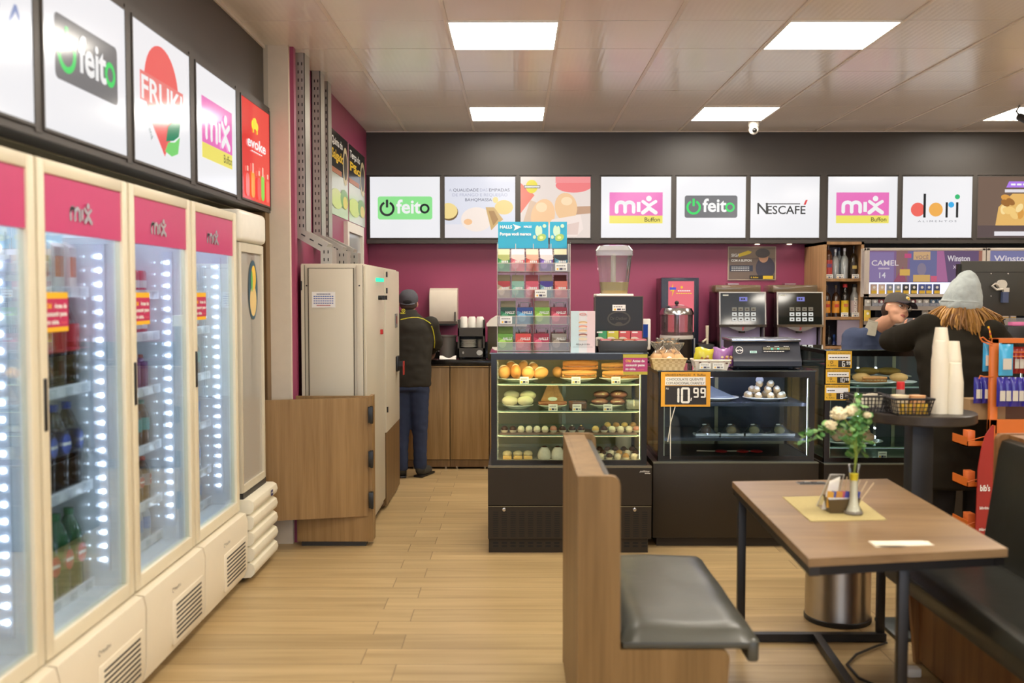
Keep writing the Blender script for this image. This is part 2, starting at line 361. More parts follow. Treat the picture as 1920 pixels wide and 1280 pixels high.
# dark sign fascia over the counters
fb = MB(); fm = P((66, 61, 56), .42, 0, .06, .4, 2.5); fb.m(fm)
fb.box(XW, 7, 9.6, YB, 2.078, CEIL)
for u0, u1 in ((825, 834), (966, 976), (1107, 1127), (1258, 1268), (1398, 1407), (1536, 1552), (1682, 1692), (1822, 1833)): fb.box(at(u0, 400, 9.555).x + .01, at(u1, 400, 9.555).x - .01, 9.552, 9.6, 2.1, 2.75)
fb.box(XW + .005, 7, 9.555, 9.6, 2.725, 2.76); fb.box(XW + .005, 7, 9.555, 9.6, 2.078, 2.118)
ST('trim_1', fb, None, 'dark fascia above the counter wall')
fl2 = MB(); fl2.m(fm); fl2.box(XL - .1, XL, -4.5, 6.3, 2.11, CEIL)
fl2.box(XL, -1.545, -4.5, 6.33, 2.72, 2.76); fl2.box(XL, -1.545, -4.5, 6.33, 2.105, 2.135)
for u0, u1 in ((66, 85), (238, 252), (357, 369), (443, 453), (505, 511)): fl2.box(XL, -1.541, sd(u0, 300, -1.54).y + .01, sd(u1, 300, -1.54).y - (.01 if u1 < 511 else -.0), 2.12, 2.74)
fl2.m(P((150, 140, 110), .5)).box(-2.6, XL - .1, -4.5, 6.3, 2.105, 2.15)
ST('trim_2', fl2, None, 'dark fascia above the coolers')
ST('trim_3', MB().m(P((230, 222, 214), .4)).box(XW, 7, 9.585, 9.6, CEIL - .012, CEIL - .001).box(XL, XL + .012, -4.5, 6.3, CEIL - .02, CEIL - .001))
ST('trim_4', MB().box(-1.66, -1.553, 6.2, 6.3, 0, 2.105), OAKD, 'brown wood panel beside the column')
# ================= backlit signs =================
W_ = BL((246, 246, 250)); BLKP = BL((40, 42, 44)); GRN = BL((70, 225, 110)); BGR = BL((120, 120, 122)); PNK = BL((240, 120, 195)); PNK2 = BL((225, 85, 180)); YLW = BL((246, 232, 110)); WT = BL((250, 250, 250))
def logo_mix(s, cx, cy, w, k=1):
    # magenta field over yellow strip, the letters m i x with a dot head
    h = w * .58; x0 = cx - w / 2; y0 = cy - h / 2; ys = y0 + h * .25
    s.rect(x0, y0, x0 + w, ys, YLW); s.rect(x0, ys, x0 + w, y0 + h, PNK if k else PNK2)
    mix_letters(s, x0 + w * .1, ys + h * .06, w * .8, WT)
    s.text('Buffon', x0 + w * .95, y0 + h * .055, h * .2, BLKP, 'r')
def mix_letters(s, x, y, w, mat):
    t = w * .085; H = w * .3
    a = [(x + t / 2, y + t / 2), (x + t / 2, y + H * .6)] + [(x + t / 2 + w * .1 * (1 - math.cos(q)), y + H * .62 + H * .28 * math.sin(q)) for q in [PI * i / 8 for i in range(1, 9)]] + [(x + t / 2 + w * .2, y + t / 2)]
    s.stroke(a, t, mat)
    s.stroke([(p[0] + w * .2, p[1]) for p in a[1:-1]] + [(x + t / 2 + w * .4, y + t / 2)], t, mat)
    s.stroke([(x + w * .56, y + t / 2), (x + w * .56, y + H * .92)], t, mat, False)
    s.stroke([(x + w * .66, y + H * .95), (x + w * .8, y + H * .62), (x + w * .96, y + H * .95)], t * .9, mat)
    s.stroke([(x + w * .66, y + t * .3), (x + w * .8, y + H * .45), (x + w * .96, y + t * .3)], t * 1.1, mat)
    s.ell(x + w * .8, y + H * 1.18, w * .065, w * .065, mat)
def logo_feito(s, cx, cy, w, bg, ring, dark):
    h = w * .42; s.rrect(cx - w / 2, cy - h / 2, cx + w / 2, cy + h / 2, h * .1, bg)
    x = cx - w * .33; s.arc(x, cy - h * .03, h * .28, h * .1, 115, 425, ring); s.stroke([(x, cy + h * .02), (x, cy + h * .36)], h * .1, ring, False)
    s.text('feit', cx - w * .16, cy - h * .22, h * .82, WT, 'l', .025); s.arc(cx + w * .36, cy - h * .03, h * .17, h * .09, 0, 360, ring)
def lightbox(label, P0, R, w, h, art, base=W_, dep=.05):
    N = Vector(R).cross(Vector((0, 0, 1)))
    t = T('backlit_sign', label, 'sign', P0, 0)
    R = Vector(R); a = Vector(P0)
    fr = MB(t); fr.m(P((66, 61, 56), .42, 0, .06, .4, 2.5))
    def slab(x0, x1, z0, z1, d0, d1, mb):
        p = a + R * x0 + N * d0 + Vector((0, 0, z0)); q = a + R * x1 + N * d1 + Vector((0, 0, z1))
        mb.box(min(p.x, q.x), max(p.x, q.x), min(p.y, q.y), max(p.y, q.y), min(p.z, q.z), max(p.z, q.z))
    for z0, z1, x0, x1 in ((-.01, 0, -.01, w + .01), (h, h + .01, -.01, w + .01), (0, h, -.01, 0), (0, h, w, w + .01)): slab(x0, x1, z0, z1, -dep, .004, fr)
    fr.build('frame', None, t)
    f = MB(t); f.m(base); slab(0, w, 0, h, -dep, 0, f); s = Sheet(f, a + N * .0005, R); s.clip = (0, 0, w, h); art(s, w, h); f.build('sign_face', None, t, smooth=False)
    return t
def a_feito(green):
    def f(s, w, h):
        if green: logo_feito(s, w * .5, h * .49, w * .78, BL((150, 236, 150)), BLKP, 1)
        else: logo_feito(s, w * .5, h * .51, w * .76, BGR, GRN, 0)
    return f
def a_mix(s, w, h): logo_mix(s, w * .5, h * .49, w * .76)
def a_nes(s, w, h):
    s.text('N', w * .1, h * .39, h * .26, BLKP, 'l', .01); s.text('ESCAFE', w * .24, h * .39, h * .19, BLKP, 'l', .01, wid=w * .56)
    s.stroke([(w * .22, h * .555), (w * .72, h * .555)], h * .014, BLKP, False); s.poly([(w * .77, h * .54), (w * .8, h * .54), (w * .83, h * .62), (w * .8, h * .62)], BL((220, 40, 50)))
def a_dori(s, w, h):
    s.ell(w * .22, h * .46, w * .1, w * .1, BL((245, 110, 100))); s.rect(w * .3, h * .33, w * .335, h * .72, BLKP); s.ell(w * .48, h * .46, w * .1, w * .1, BL((245, 180, 90)))
    s.rect(w * .62, h * .33, w * .652, h * .58, BLKP); s.ell(w * .7, h * .54, w * .042, w * .042, BL((70, 180, 240))); s.rect(w * .77, h * .33, w * .802, h * .58, BLKP); s.ell(w * .786, h * .67, w * .036, w * .036, BL((60, 190, 120)))
    s.text('A L I M E N T O S', w * .5, h * .255, h * .04, BL((120, 120, 130)), 'c', wid=w * .56)
def a_empada(s, w, h):
    s.rect(0, 0, w, h, BL((226, 228, 240)))
    D = BL((100, 100, 120)); G2 = BL((180, 182, 205))
    s.text('A', w * .06, h * .76, h * .07, G2); s.text('QUALIDADE', w * .12, h * .76, h * .07, D, wid=w * .36); s.text('DAS', w * .5, h * .76, h * .07, G2); s.text('EMPADAS', w * .63, h * .76, h * .07, D, wid=w * .29)
    s.text('DE FRANGO E REQUEIJÃO', w * .5, h * .68, h * .07, G2, 'c', wid=w * .78); s.text('BAHQMASSA', w * .48, h * .6, h * .07, D, 'c', wid=w * .38)
    s.rect(0, 0, w, h * .22, BL((238, 234, 240)))
    s.ell(w * .06, h * .42, w * .13, h * .14, BL((120, 95, 60))); s.ell(w * .05, h * .44, w * .13, h * .13, BL((246, 222, 150)))
    s.ell(w * .84, h * .5, w * .13, h * .12, BL((244, 214, 140))); s.ell(w * .72, h * .62, w * .04, h * .05, BL((246, 222, 150)))
    s.ell(w * .45, h * .3, w * .22, h * .2, BL((250, 236, 226))); s.ell(w * .33, h * .26, w * .06, h * .05, BL((250, 200, 150)))
    s.poly([(w * .58, h * .5), (w * .7, h * .5), (w * .83, h * .3), (w * .74, h * .22), (w * .66, h * .12)], BL((214, 178, 118))); s.poly([(w * .62, h * .44), (w * .7, h * .44), (w * .76, h * .3), (w * .69, h * .2)], BL((180, 140, 90)))
def a_bread(s, w, h):
    s.rect(0, 0, w, h, BL((236, 222, 214))); s.poly([(0, h * .4), (0, h * .9), (w * .2, h * .7)], BL((240, 130, 110)))
    s.ell(w * .76, h * .86, w * .26, h * .12, BL((244, 130, 130))); s.rect(w * .5, h * .9, w, h, BL((246, 150, 150))); s.poly([(w * .5, h * .5), (w, h * .52), (w, h * .4), (w * .6, h * .36)], BL((200, 160, 130)))
    s.poly([(w * .02, h * .2), (w * .14, h * .62), (w * .4, h * .5), (w * .3, h * .1)], BL((226, 196, 170)))
    s.ell(w * .32, h * .36, w * .17, h * .28, BL((250, 206, 160)), rot=-.2); s.ell(w * .3, h * .5, w * .08, h * .08, BL((254, 226, 186)))
    s.ell(w * .65, h * .5, w * .16, h * .24, BL((246, 204, 156)), rot=.15); s.ell(w * .66, h * .6, w * .08, h * .07, BL((254, 226, 186)))
    s.poly([(w * .3, h * .02), (w * .45, h * .3), (w * .86, h * .38), (w * .9, h * .14), (w * .8, h * .02)], BL((248, 232, 224))); s.poly([(w * .55, h * .05), (w * .6, h * .2), (w * .84, h * .26), (w * .82, h * .05)], BL((234, 210, 200)))
    s.ell(w * .16, h * .84, w * .085, h * .11, BL((236, 220, 70))); s.rect(w * .05, h * .81, w * .28, h * .86, BL((110, 100, 80))); s.rect(w * .06, h * .82, w * .27, h * .85, WT)
    s.text('BAHQMASSA', w * .165, h * .823, h * .026, BLKP, 'c', wid=w * .19)
def a_peanut(s, w, h):
    s.rect(0, 0, w, h, BL((120, 100, 88))); s.rect(0, 0, w, h * .2, BL((98, 84, 84)))
    s.poly([(w * .26, h * .2), (w * .3, h * .5), (w * .5, h * .72), (w, h * .72), (w, h * .2)], BL((232, 186, 110)))
    for i in range(16): s.ell(w * (.36 + .6 * random.random()), h * (.36 + .3 * random.random()), w * .07, h * .05, BL(random.choice([(244, 206, 130), (220, 160, 80), (250, 224, 160), (160, 110, 60)])), rot=random.random() * 3)
    s.poly([(w * .4, h * .82), (w * .44, h * .92), (w * .78, h * .92), (w * .74, h * .82)], BL((180, 130, 240))); s.bars(w * .46, h * .855, w * .26, h * .03, WT, 3)
    s.rect(w * .38, h * .74, w * .8, h * .79, BL((230, 226, 232))); s.rect(w * .24, h * .03, w * .96, h * .1, BL((235, 232, 238)))
def a_fruki(s, w, h):
    RD = BL((244, 104, 102)); s.ell(w * .47, h * .6, w * .3, h * .32, RD, 32); s.poly([(w * .18, h * .5), (w * .76, h * .52), (w * .7, h * .36), (w * .5, h * .1), (w * .28, h * .32)], RD)
    s.rect(w * .1, h * .45, w * .86, h * .66, BL((240, 132, 128))); s.text('FRUKI', w * .48, h * .465, h * .24, WT, 'c', .02, wid=w * .72)
    s.poly([(w * .52, h * .22), (w * .56, h * .34), (w * .66, h * .4), (w * .8, h * .42), (w * .76, h * .3), (w * .66, h * .25)], BL((30, 140, 100))); s.poly([(w * .5, h * .14), (w * .56, h * .22), (w * .68, h * .24), (w * .78, h * .3), (w * .74, h * .16), (w * .62, h * .12)], BL((130, 220, 120)))
    s.text('Guaraná', w * .16, h * .38, h * .07, BL((70, 110, 110)), 'l', rot=-1.0)
def a_evoke(s, w, h):
    s.rect(0, 0, w, h, BL((236, 62, 56)))
    for dx, dy, r in ((0, 0, .06), (.06, .02, .06), (.12, 0, .055), (.06, .06, .055), (.02, .05, .05)): s.ell(w * (.4 + dx), h * (.78 + dy * .6), w * r, h * r * .8, BL((250, 232, 60)))
    s.rect(w * .37, h * .7, w * .41, h * .77, BL((250, 232, 60))); s.rect(w * .5, h * .7, w * .54, h * .77, BL((250, 232, 60)))
    s.text('evoke', w * .5, h * .54, h * .15, WT, 'c', .025, wid=w * .66); s.bars(w * .3, h * .5, w * .4, h * .012, WT, 6)
    for x, c2, k in ((.16, (248, 120, 110), 0), (.34, (252, 170, 60), 1), (.55, (240, 90, 90), 0), (.68, (130, 220, 80), 1), (.86, (250, 110, 100), 0)):
        s.rrect(w * (x - .06), h * .03, w * (x + .06), h * (.3 if k else .26), w * .05, BL(c2)); s.rect(w * (x - .025), h * .28, w * (x + .025), h * (.38 if k else .33), BL((255, 200, 180)))
def a_ra(s, w, h):
    B = BL((70, 110, 200)); s.text('ÁGUA DA', w * .88, h * .74, h * .2, BL((90, 120, 190)), 'r', wid=w * .84); s.text('PEDRA', w * .95, h * .44, h * .24, BL((128, 146, 196)), 'r', wid=w * .88); s.poly([(w * .1, h * .3), (w * .4, h * .38), (w * .84, h * .4), (w * .6, h * .33), (w * .3, h * .27)], B)
YS = 9.553; bz = 2.132; bh = .578
XS = [(694, 825), (834, 966), (976, 1107), (1127, 1258), (1268, 1398), (1407, 1536), (1552, 1682), (1692, 1822), (1833, 1962)]
arts = [(a_feito(1), 'backlit sign with pale green feito logo, leftmost on the back wall'), (a_empada, 'backlit sign with photographed pies and grey slogan'), (a_bread, 'backlit sign with a photograph of bread rolls, partly behind the candy rack'),
        (a_mix, 'backlit white sign with pink mix logo, directly above the juice dispenser'), (a_feito(0), 'backlit white sign with grey feito logo and green power ring on the back wall'), (a_nes, 'backlit white sign reading NESCAFE in black'),
        (a_mix, 'backlit white sign with pink mix logo, above the liquor shelf'), (a_dori, 'backlit white sign reading dori in coloured dots'), (a_peanut, 'brown backlit sign with a nut dessert at the right edge')]
for (u0, u1), (fn, lb) in zip(XS, arts):
    p = at(u0, 400, YS).x; q = at(u1, 400, YS).x; lightbox(lb, (p, YS, bz), (1, 0, 0), q - p, bh, fn)
for u0, u1, fn, lb in ((-190, 66, a_ra, 'backlit sign with blue lettering cut by the left edge of the photo'), (85, 238, a_feito(0), 'backlit sign with feito logo above the coolers on the left'), (252, 357, a_fruki, 'backlit sign with big red and green FRUKI emblem'),
                       (369, 443, a_mix, 'backlit sign with pink mix logo above the coolers on the left'), (453, 505, a_evoke, 'red backlit evoke sign beside the column')):
    XX = -1.54; p = sd(u0, 300, XX).y; q = sd(u1, 300, XX).y; lightbox(lb, (XX, p, 2.142), (0, 1, 0), q - p, .57, fn)
# dome camera on the ceiling edge
p = at(1413, 250, 9.1); t = T('security_camera', 'white dome security camera hanging at the ceiling edge', 'security camera', (p.x, 9.1, CEIL))
MB(t).lathe((p.x, 9.1, CEIL), [(0, 0), (.05, 0), (.05, -.03), (.042, -.05), (0, -.05)], 20).build('mount', WHITE, t)
MB(t).sph((p.x, 9.1, CEIL - .07), .045).build('housing', WHITE, t); MB(t).sph((p.x, 9.065, CEIL - .08), .022).build('lens', BLACK, t)
# spotlight by the right panel
p = at(1912, 225, 8.3); t = T('spotlight', 'small dark spotlight against the ceiling light at the right edge', 'spotlight', (p.x, 8.3, CEIL))
MB(t).tube([(p.x, 8.3, CEIL), (p.x - .03, 8.3, CEIL - .05), (p.x, 8.3, CEIL - .09)], .008).build('arm', GREY, t); MB(t).cyl((p.x, 8.32, CEIL - .09), (p.x + .05, 8.24, CEIL - .14), .03, .036).build('lamp_head', BLK2, t)
# little downlights below the back fascia
for u in (1420, 1480):
    p = at(u, 455, 9.66); q = MB().lathe((p.x, 9.66, 2.078), [(0, 0), (.022, 0), (.026, -.008), (0, -.008)], 16).build('downlight', EM((255, 235, 210), 2.0)); tag(q, 'tiny round downlight under the fascia, %s one' % ('left' if u == 1420 else 'right'), 'downlight')
# ================= drink coolers along the left wall =================
FX = -1.5; CW = .745; CY0 = [2.385, 3.13, 3.88, 4.63]
FR = P((228, 218, 190), .35, 0, .02); INN = P((226, 230, 234), .8, 0, .01, .15); BAND = P((205, 62, 118), .3, 0, .03); FRB = P((232, 222, 198), .32, 0, .02)
def bst(s, x, y, w, h):                              # yellow edged magenta notice
    s.rect(x, y, x + w, y + h, YEL); s.rect(x, y + h * .12, x + w, y + h * .84, P((196, 40, 92), .45))
    s.text('Olá!', x + w * .08, y + h * .6, h * .17, YEL, 'l', .03); s.text('Antes de', x + w * .4, y + h * .6, h * .17, TXW, 'l', .03, wid=w * .52)
    s.text('consumir passe', x + w * .08, y + h * .4, h * .17, TXW, 'l', .03, wid=w * .84); s.text('no caixa.', x + w * .08, y + h * .2, h * .17, TXW, 'l', .03, wid=w * .5); s.text('Obrigado!', x + w * .64, y + h * .2, h * .09, P((235, 120, 120), .5))
def cooler(zs):
    t = T('drink_cooler', '', 'cooler', (0, 0, 0))
    b = MB(); b.m(INN)
    b.box(-.62, -.58, .0, CW - .006, .41, 2.02); b.box(-.58, -.035, .0, .035, .41, 2.02); b.box(-.58, -.035, CW - .041, CW - .006, .41, 2.02); b.box(-.58, -.035, .035, CW - .041, .41, .46); b.box(-.58, -.035, .035, CW - .041, 1.97, 2.02)
    b.m(FRB).box(-.62, 0, 0, CW - .006, .06, .41); b.build('body', None, t)
    p = MB(); p.m(FRB); pts = [(0, .41), (.03, .405), (.04, .36), (.035, .12), (.02, .06), (0, .05)]
    p.prism([(a, z) for a, z in pts], 'y', .004, CW - .01)
    bp = p.build('base_panel', None, t)
    g = MB(); g.m(FRB); g.box(.034, .043, .30, .70, .1, .29, .003); g.m(BLK2)
    for i in range(8): g.box(.0432, .0438, .33, .67, .118 + .02 * i, .127 + .02 * i)
    g.build('vent_grille', None, bp)
    l = MB(); s = Sheet(l, (.0405, .3, .33), (0, 1, 0)); s.text('Metalfrio', .02, 0, .022, GREY); s.arc(0, .008, .009, .003, 0, 300, GREY); l.build('maker_badge', None, bp, False)
    d = MB(); d.m(FR); x0, x1 = -.034, 0; Y0, Y1 = .004, CW - .01
    d.box(x0, x1, Y0, Y0 + .052, .42, 2.03, .006); d.box(x0, x1, Y1 - .052, Y1, .42, 2.03, .006); d.box(x0, x1, Y0 + .05, Y1 - .05, .42, .475, .005); d.box(x0, x1, Y0 + .05, Y1 - .05, 1.985, 2.03, .005)
    dr = d.build('door_frame', None, t)
    MB().box(-.02, -.014, Y0 + .05, Y1 - .05, .473, 1.8, 0).build('glass', GL((236, 246, 250), .55), dr)
    h = MB(); h.m(BAND).box(-.022, -.008, Y0 + .05, Y1 - .05, 1.8, 1.985); s = Sheet(h, (-.007, Y0 + .24, 1.845), (0, 1, 0)); mix_letters(s, 0, .0, .17, P((205, 205, 210), .2, .6)); h.build('header_band', None, dr, False)
    MB().m(BLACK).box(-.002, .006, .016, .034, 1.16, 1.33, .004).m(DARKF).box(.004, .008, .02, .025, 1.17, 1.32).build('handle', None, dr)
    n = MB(); bst(Sheet(n, (-.0125, .058, 1.474), (0, 1, 0)), 0, 0, .17, .13); n.build('notice_sticker', None, dr, False)
    for z in zs:
        q = MB(); q.m(P((225, 228, 230), .4))
        for k in range(11): q.box(-.56, -.15, .05 + .064 * k, .054 + .064 * k, z - .018, z - .012)
        q.box(-.56, -.556, .04, CW - .045, z - .02, z - .012); q.box(-.3, -.295, .04, CW - .045, z - .02, z - .012)
        o = q.build('shelf', None, t); r = MB(); r.m(P((240, 242, 246), .3)).box(-.15, -.142, .04, CW - .045, z - .03, z + .01); sh = Sheet(r, (-.1415, .04, z - .026), (0, 1, 0))
        for k in range(5): sh.rect(.05 + .13 * k, 0, .11 + .13 * k, .03, P((200, 205, 212), .4))
        r.build('price_rail', None, o, False)
    q = MB(); q.m(P((215, 222, 235), .3)).box(-.118, -.078, CW - .052, CW - .041, .52, 1.79)
    q.m(EM((236, 240, 255), 24))
    for k in range(23): q.sph((-.098, CW - .053, .567 + .0534 * k), .0085, 8, 5)
    q.m(EM((236, 240, 255), 2.5))
    for k in range(23): q.sph((-.16, CW - .045, .567 + .0534 * k), .005, 6, 4)
    q.build('led_strip', None, t)
    q = MB(); q.m(P((215, 222, 235), .3)).box(-.118, -.078, .035, .046, .52, 1.79).m(EM((236, 240, 255), 20)).box(-.112, -.085, .046, .048, .54, 1.77); q.build('led_strip', None, t)  # near-side glowing bar, hidden by the door frame, added to light the interior
    q = MB(); q.m(EM((238, 241, 255), 16)).box(-.2, -.16, .08, .66, 1.955, 1.969); q.build('led_tube', None, t)
    return t
cA = cooler([.489, .874, 1.254, 1.616]); cB = cooler([.5, .67, .92, 1.176, 1.42, 1.605])
g = 'drink coolers along the left wall'
cA.location = (FX, CY0[1], 0); tag(cA, 'cream drink cooler holding large cola bottles, under the feito sign', None, g)
dup(cA, (FX, CY0[0], 0), 0, 'nearest drink cooler, cut by the left edge of the photo', g)
cB.location = (FX, CY0[2], 0); tag(cB, 'cream drink cooler holding the orange soda bottle, under the FRUKI emblem', None, g)
dup(cB, (FX, CY0[3], 0), 0, 'farthest of the glass coolers with white price rails, next to the slim freezer', g)
# ---- drinks ----
def drink(name, cat, body, cap, lab, h, r, lab2=None, shape='pet', lz=(.35, .62), clear=False):
    t = T(name, '', cat)
    bm_ = P(body, .12, 0, .02, .6)
    if shape == 'can': prof = [(0, 0), (r * .8, 0), (r, h * .07), (r, h * .9), (r * .82, h), (0, h)]
    elif shape == 'box': prof = None
    else: prof = [(0, 0), (r * .8, 0), (r, h * .05), (r * .97, h * .3), (r, h * .35), (r, h * .6), (r * .9, h * .7), (r * .5, h * .86), (r * .3, h * .92), (r * .3, h * .94), (0, h * .94)]
    if prof: MB().lathe((0, 0, 0), prof, 14).build('bottle' if shape != 'can' else 'can', bm_, t)
    else:
        q = MB(); q.m(P(body, .5)).box(-r, r, -r, r, 0, h * .88).prism([(-r, h * .88), (r, h * .88), (r * .1, h), (-r * .1, h)], 'y', -r, r); q.build('carton', None, t)
    if prof and shape != 'can': MB().lathe((0, 0, h * .94), [(r * .33, -.008), (r * .36, 0), (r * .36, h * .055), (0, h * .06)], 12).build('cap', P(cap, .4), t)
    if lab:
        q = MB(); q.m(P(lab, .4)); k = 1.015
        if prof:
            q.lathe((0, 0, 0), [(r * k, h * lz[0]), (r * k, h * lz[1])], 14)
            if lab2:
                s = Sheet(q, (r * k + .001, 0, 0), (0, 1, 0)); s.ell(0, h * (lz[0] + lz[1]) / 2, r * .6, r * .75, P(lab2, .4)); s.rect(-r * .5, h * (lz[0] + lz[1]) / 2 - r * .12, r * .5, h * (lz[0] + lz[1]) / 2 + r * .12, TXW)
        else: q.box(r, r + .001, -r * .8, r * .8, h * .3, h * .7)
        q.build('label', None, t, False)
    return t
K = {}
K['cola'] = drink('soda_bottle', 'bottle', (46, 22, 18), (190, 30, 30), (186, 36, 34), .34, .05, None, lz=(.42, .72))
K['pepsi'] = drink('soda_bottle', 'bottle', (40, 24, 20), (30, 60, 150), (44, 40, 60), .33, .05, (60, 90, 190), lz=(.42, .7))
K['guar'] = drink('soda_bottle', 'bottle', (24, 84, 50), (24, 110, 60), (60, 130, 70), .31, .05, (200, 50, 50), lz=(.34, .56))
K['orange'] = drink('soda_bottle', 'bottle', (240, 160, 40), (240, 120, 30), (210, 190, 210), .22, .045, None)
K['carton'] = drink('juice_carton', 'carton', (236, 232, 224), None, (226, 130, 60), .19, .036, shape='box')
K['purple'] = drink('drink_bottle', 'bottle', (112, 60, 120), (200, 90, 60), (120, 50, 110), .16, .03, None, lz=(.2, .8))
K['teal'] = drink('drink_bottle', 'bottle', (70, 60, 60), (30, 150, 150), (60, 160, 160), .21, .033, None)
K['clear'] = drink('drink_bottle', 'bottle', (196, 206, 214), (60, 90, 180), (120, 160, 210), .2, .031, None)
K['dark'] = drink('drink_bottle', 'bottle', (66, 42, 36), (190, 40, 40), (170, 170, 176), .2, .033, (190, 60, 60))
K['can'] = drink('drink_can', 'can', (190, 40, 60), None, (226, 226, 226), .11, .031, None, 'can', (.3, .6))
K['amber'] = drink('soda_bottle', 'bottle', (150, 86, 40), (220, 110, 40), (196, 110, 50), .31, .05, None)
KP = {k: Pool(v) for k, v in K.items()}
CN = ['nearest cooler', 'cooler under feito sign', 'cooler under FRUKI emblem', 'farthest cooler']
DN = {'cola': 'dark cola bottle with red label', 'pepsi': 'dark cola bottle with blue round emblem', 'guar': 'green soda bottle with red emblem', 'orange': 'orange soda bottle', 'carton': 'white and orange carton', 'purple': 'purple drink bottle', 'teal': 'dark bottle with teal label', 'clear': 'clear water bottle with blue cap', 'dark': 'dark bottle with pale label', 'can': 'red and white drink can', 'amber': 'amber soda bottle'}
ORD = ['bottom', 'second lowest', 'third lowest', 'fourth lowest', 'second highest', 'top']
PLAN = {0: ([.489, .874, 1.254, 1.616], ['amber', 'cola', 'amber', 'carton'], .40, .108), 1: ([.489, .874, 1.254, 1.616], ['guar', 'pepsi', 'cola', 'carton'], .30, .108),
        2: ([.46, .67, .92, 1.176, 1.42, 1.605], ['orange', 'dark', 'teal', 'purple', 'can', 'can'], .36, .09), 3: ([.46, .67, .92, 1.176, 1.42, 1.605], ['clear', 'clear', 'clear', 'teal', 'can', 'clear'], .45, .085)}
for ci, (zs, ks, ys, dy) in PLAN.items():
    for k, (z, kk) in enumerate(zip(zs, ks)):
        y = ys; n = 0
        while y < CW - .09:
            for row, x in enumerate((-.205, -.315)):
                if row and y < .48: continue
                if kk == 'orange' and (row or n > 1): kind = 'clear'
                else: kind = kk
                where = '%s shelf, %s' % (ORD[k], CN[ci])
                KP[kind].put((FX + x, CY0[ci] + y, z + (.0 if z < .465 else -.012)), random.uniform(-.2, .2), DN[kind] + ', ' + where, '%ss, %s' % (DN[kind], where))
            y += dy; n += 1
# ---- slim freezer ----
t = T('slim_freezer', 'slim cream freezer with rounded top and ribbed base beside the brown panel', 'freezer', (-1.5, 5.42, 0)); y0, y1 = 5.42, 5.93
b = MB(t); b.m(FRB).box(-2.1, -2.06, y0, y1, .5, 1.9).box(-2.06, -1.53, y0, y0 + .03, .5, 1.9).box(-2.06, -1.53, y1 - .03, y1, .5, 1.9).box(-2.06, -1.53, y0, y1, .45, .52); b.build('body', None, t)
b = MB(t); b.m(P((240, 236, 222), .3)).box(-2.1, -1.485, y0 - .01, y1 + .015, 1.885, 2.06, .03, seg=4); b.build('header_cap', None, t)
b = MB(t); b.m(P((206, 198, 176), .4)).box(-1.53, -1.5, y0, y0 + .035, .5, 1.88, .004).box(-1.53, -1.5, y1 - .035, y1, .5, 1.88, .004).box(-1.53, -1.5, y0 + .03, y1 - .03, 1.83, 1.88).box(-1.53, -1.5, y0 + .03, y1 - .03, .5, .54)
d = b.build('door_frame', None, t); MB(t).box(-1.52, -1.512, y0 + .03, y1 - .03, .54, 1.83).build('glass', GL((214, 208, 196), 1.0, .02, .6), d)
b = MB(t); s = Sheet(b, (-1.509, y0 + .3, 1.62), (0, 1, 0)); s.ell(0, 0, .1, .17, P((30, 80, 100), .4)); s.ell(0, -.06, .07, .09, P((226, 196, 130), .5)); s.ell(.01, .07, .05, .07, P((232, 190, 60), .5)); s.ell(-.03, .05, .02, .06, P((90, 170, 90), .5)); b.build('round_sticker', None, d, False)
b = MB(t); b.m(P((236, 230, 208), .35))
for k in range(5):
    z = .03 + .088 * k; prof = [(-1.53, z), (-1.462, z + .004), (-1.445, z + .02), (-1.438, z + .045), (-1.445, z + .072), (-1.465, z + .084), (-1.53, z + .084)]
    b.prism(prof, 'y', y0 + .0, y1 + .03)
b.m(BLK2).box(-2.08, -1.5, y0 + .01, y1, .02, .5); o = b.build('ribbed_base', None, t)
b = MB(t); s = Sheet(b, (-1.437, y1 - .14, .41), (0, 1, 0)); s.rect(0, 0, .05, .035, P((40, 50, 110), .4)); s.bars(.008, .014, .034, .008, TXW, 3); b.build('badge', None, o, False)
# ================= electrical cabinets, cable trays =================
CG = P((196, 188, 168), .42, 0, .02, .45, 2)
t = T('electrical_cabinet', 'tall beige metal electrical cabinet with green indicator lamps and a paper label', 'electrical cabinet', (-1.17, 6.9, 0))
cx0, cx1, cy0, cy1, ct = -1.375, -.966, 6.38, 7.30, 1.79
b = MB(t); b.m(CG).box(cx0, cx1 - .012, cy0 + .006, cy1, .05, ct, .004); b.m(BLK2).box(cx0 + .03, cx1 - .04, cy0 + .04, cy1 - .03, 0, .06); b.build('body', None, t)
b = MB(t); b.m(CG).box(cx0 + .05, cx1 - .075, cy0 - .004, cy0 + .006, .1, ct - .03, .003).box(cx0, cx0 + .02, cy0 - .002, cy0 + .01, .05, ct - .008).box(cx1 - .055, cx1 - .014, cy0 - .003, cy0 + .01, .05, ct - .008, .002)
b.m(P((92, 84, 66), .5)).box(cx0 + .043, cx0 + .047, cy0 - .003, cy0 + .007, .1, ct - .03).box(cx1 - .073, cx1 - .069, cy0 - .003, cy0 + .007, .1, ct - .03).box(cx0 + .021, cx0 + .024, cy0 - .001, cy0 + .007, .05, ct - .008).box(cx1 - .014, cx1 - .011, cy0 - .001, cy0 + .008, .05, ct - .008).box(cx0 + .045, cx1 - .07, cy0 - .003, cy0 + .007, ct - .03, ct - .027)
b.m(BLACK).cyl((cx0 + .035, cy0 - .002, ct - .14), (cx0 + .035, cy0 + .01, ct - .14), .005).cyl((cx1 - .035, cy0 - .005, ct - .14), (cx1 - .035, cy0, ct - .14), .005).box(cx0 - .001, cx0 + .007, cy0 - .006, cy0 + .004, ct - .17, ct - .11); b.build('end_panel', None, t)
b = MB(t); s = Sheet(b, (cx0 + .07, cy0 - .006, 1.51)); s.rect(0, 0, .15, .1, P((232, 230, 226), .6))
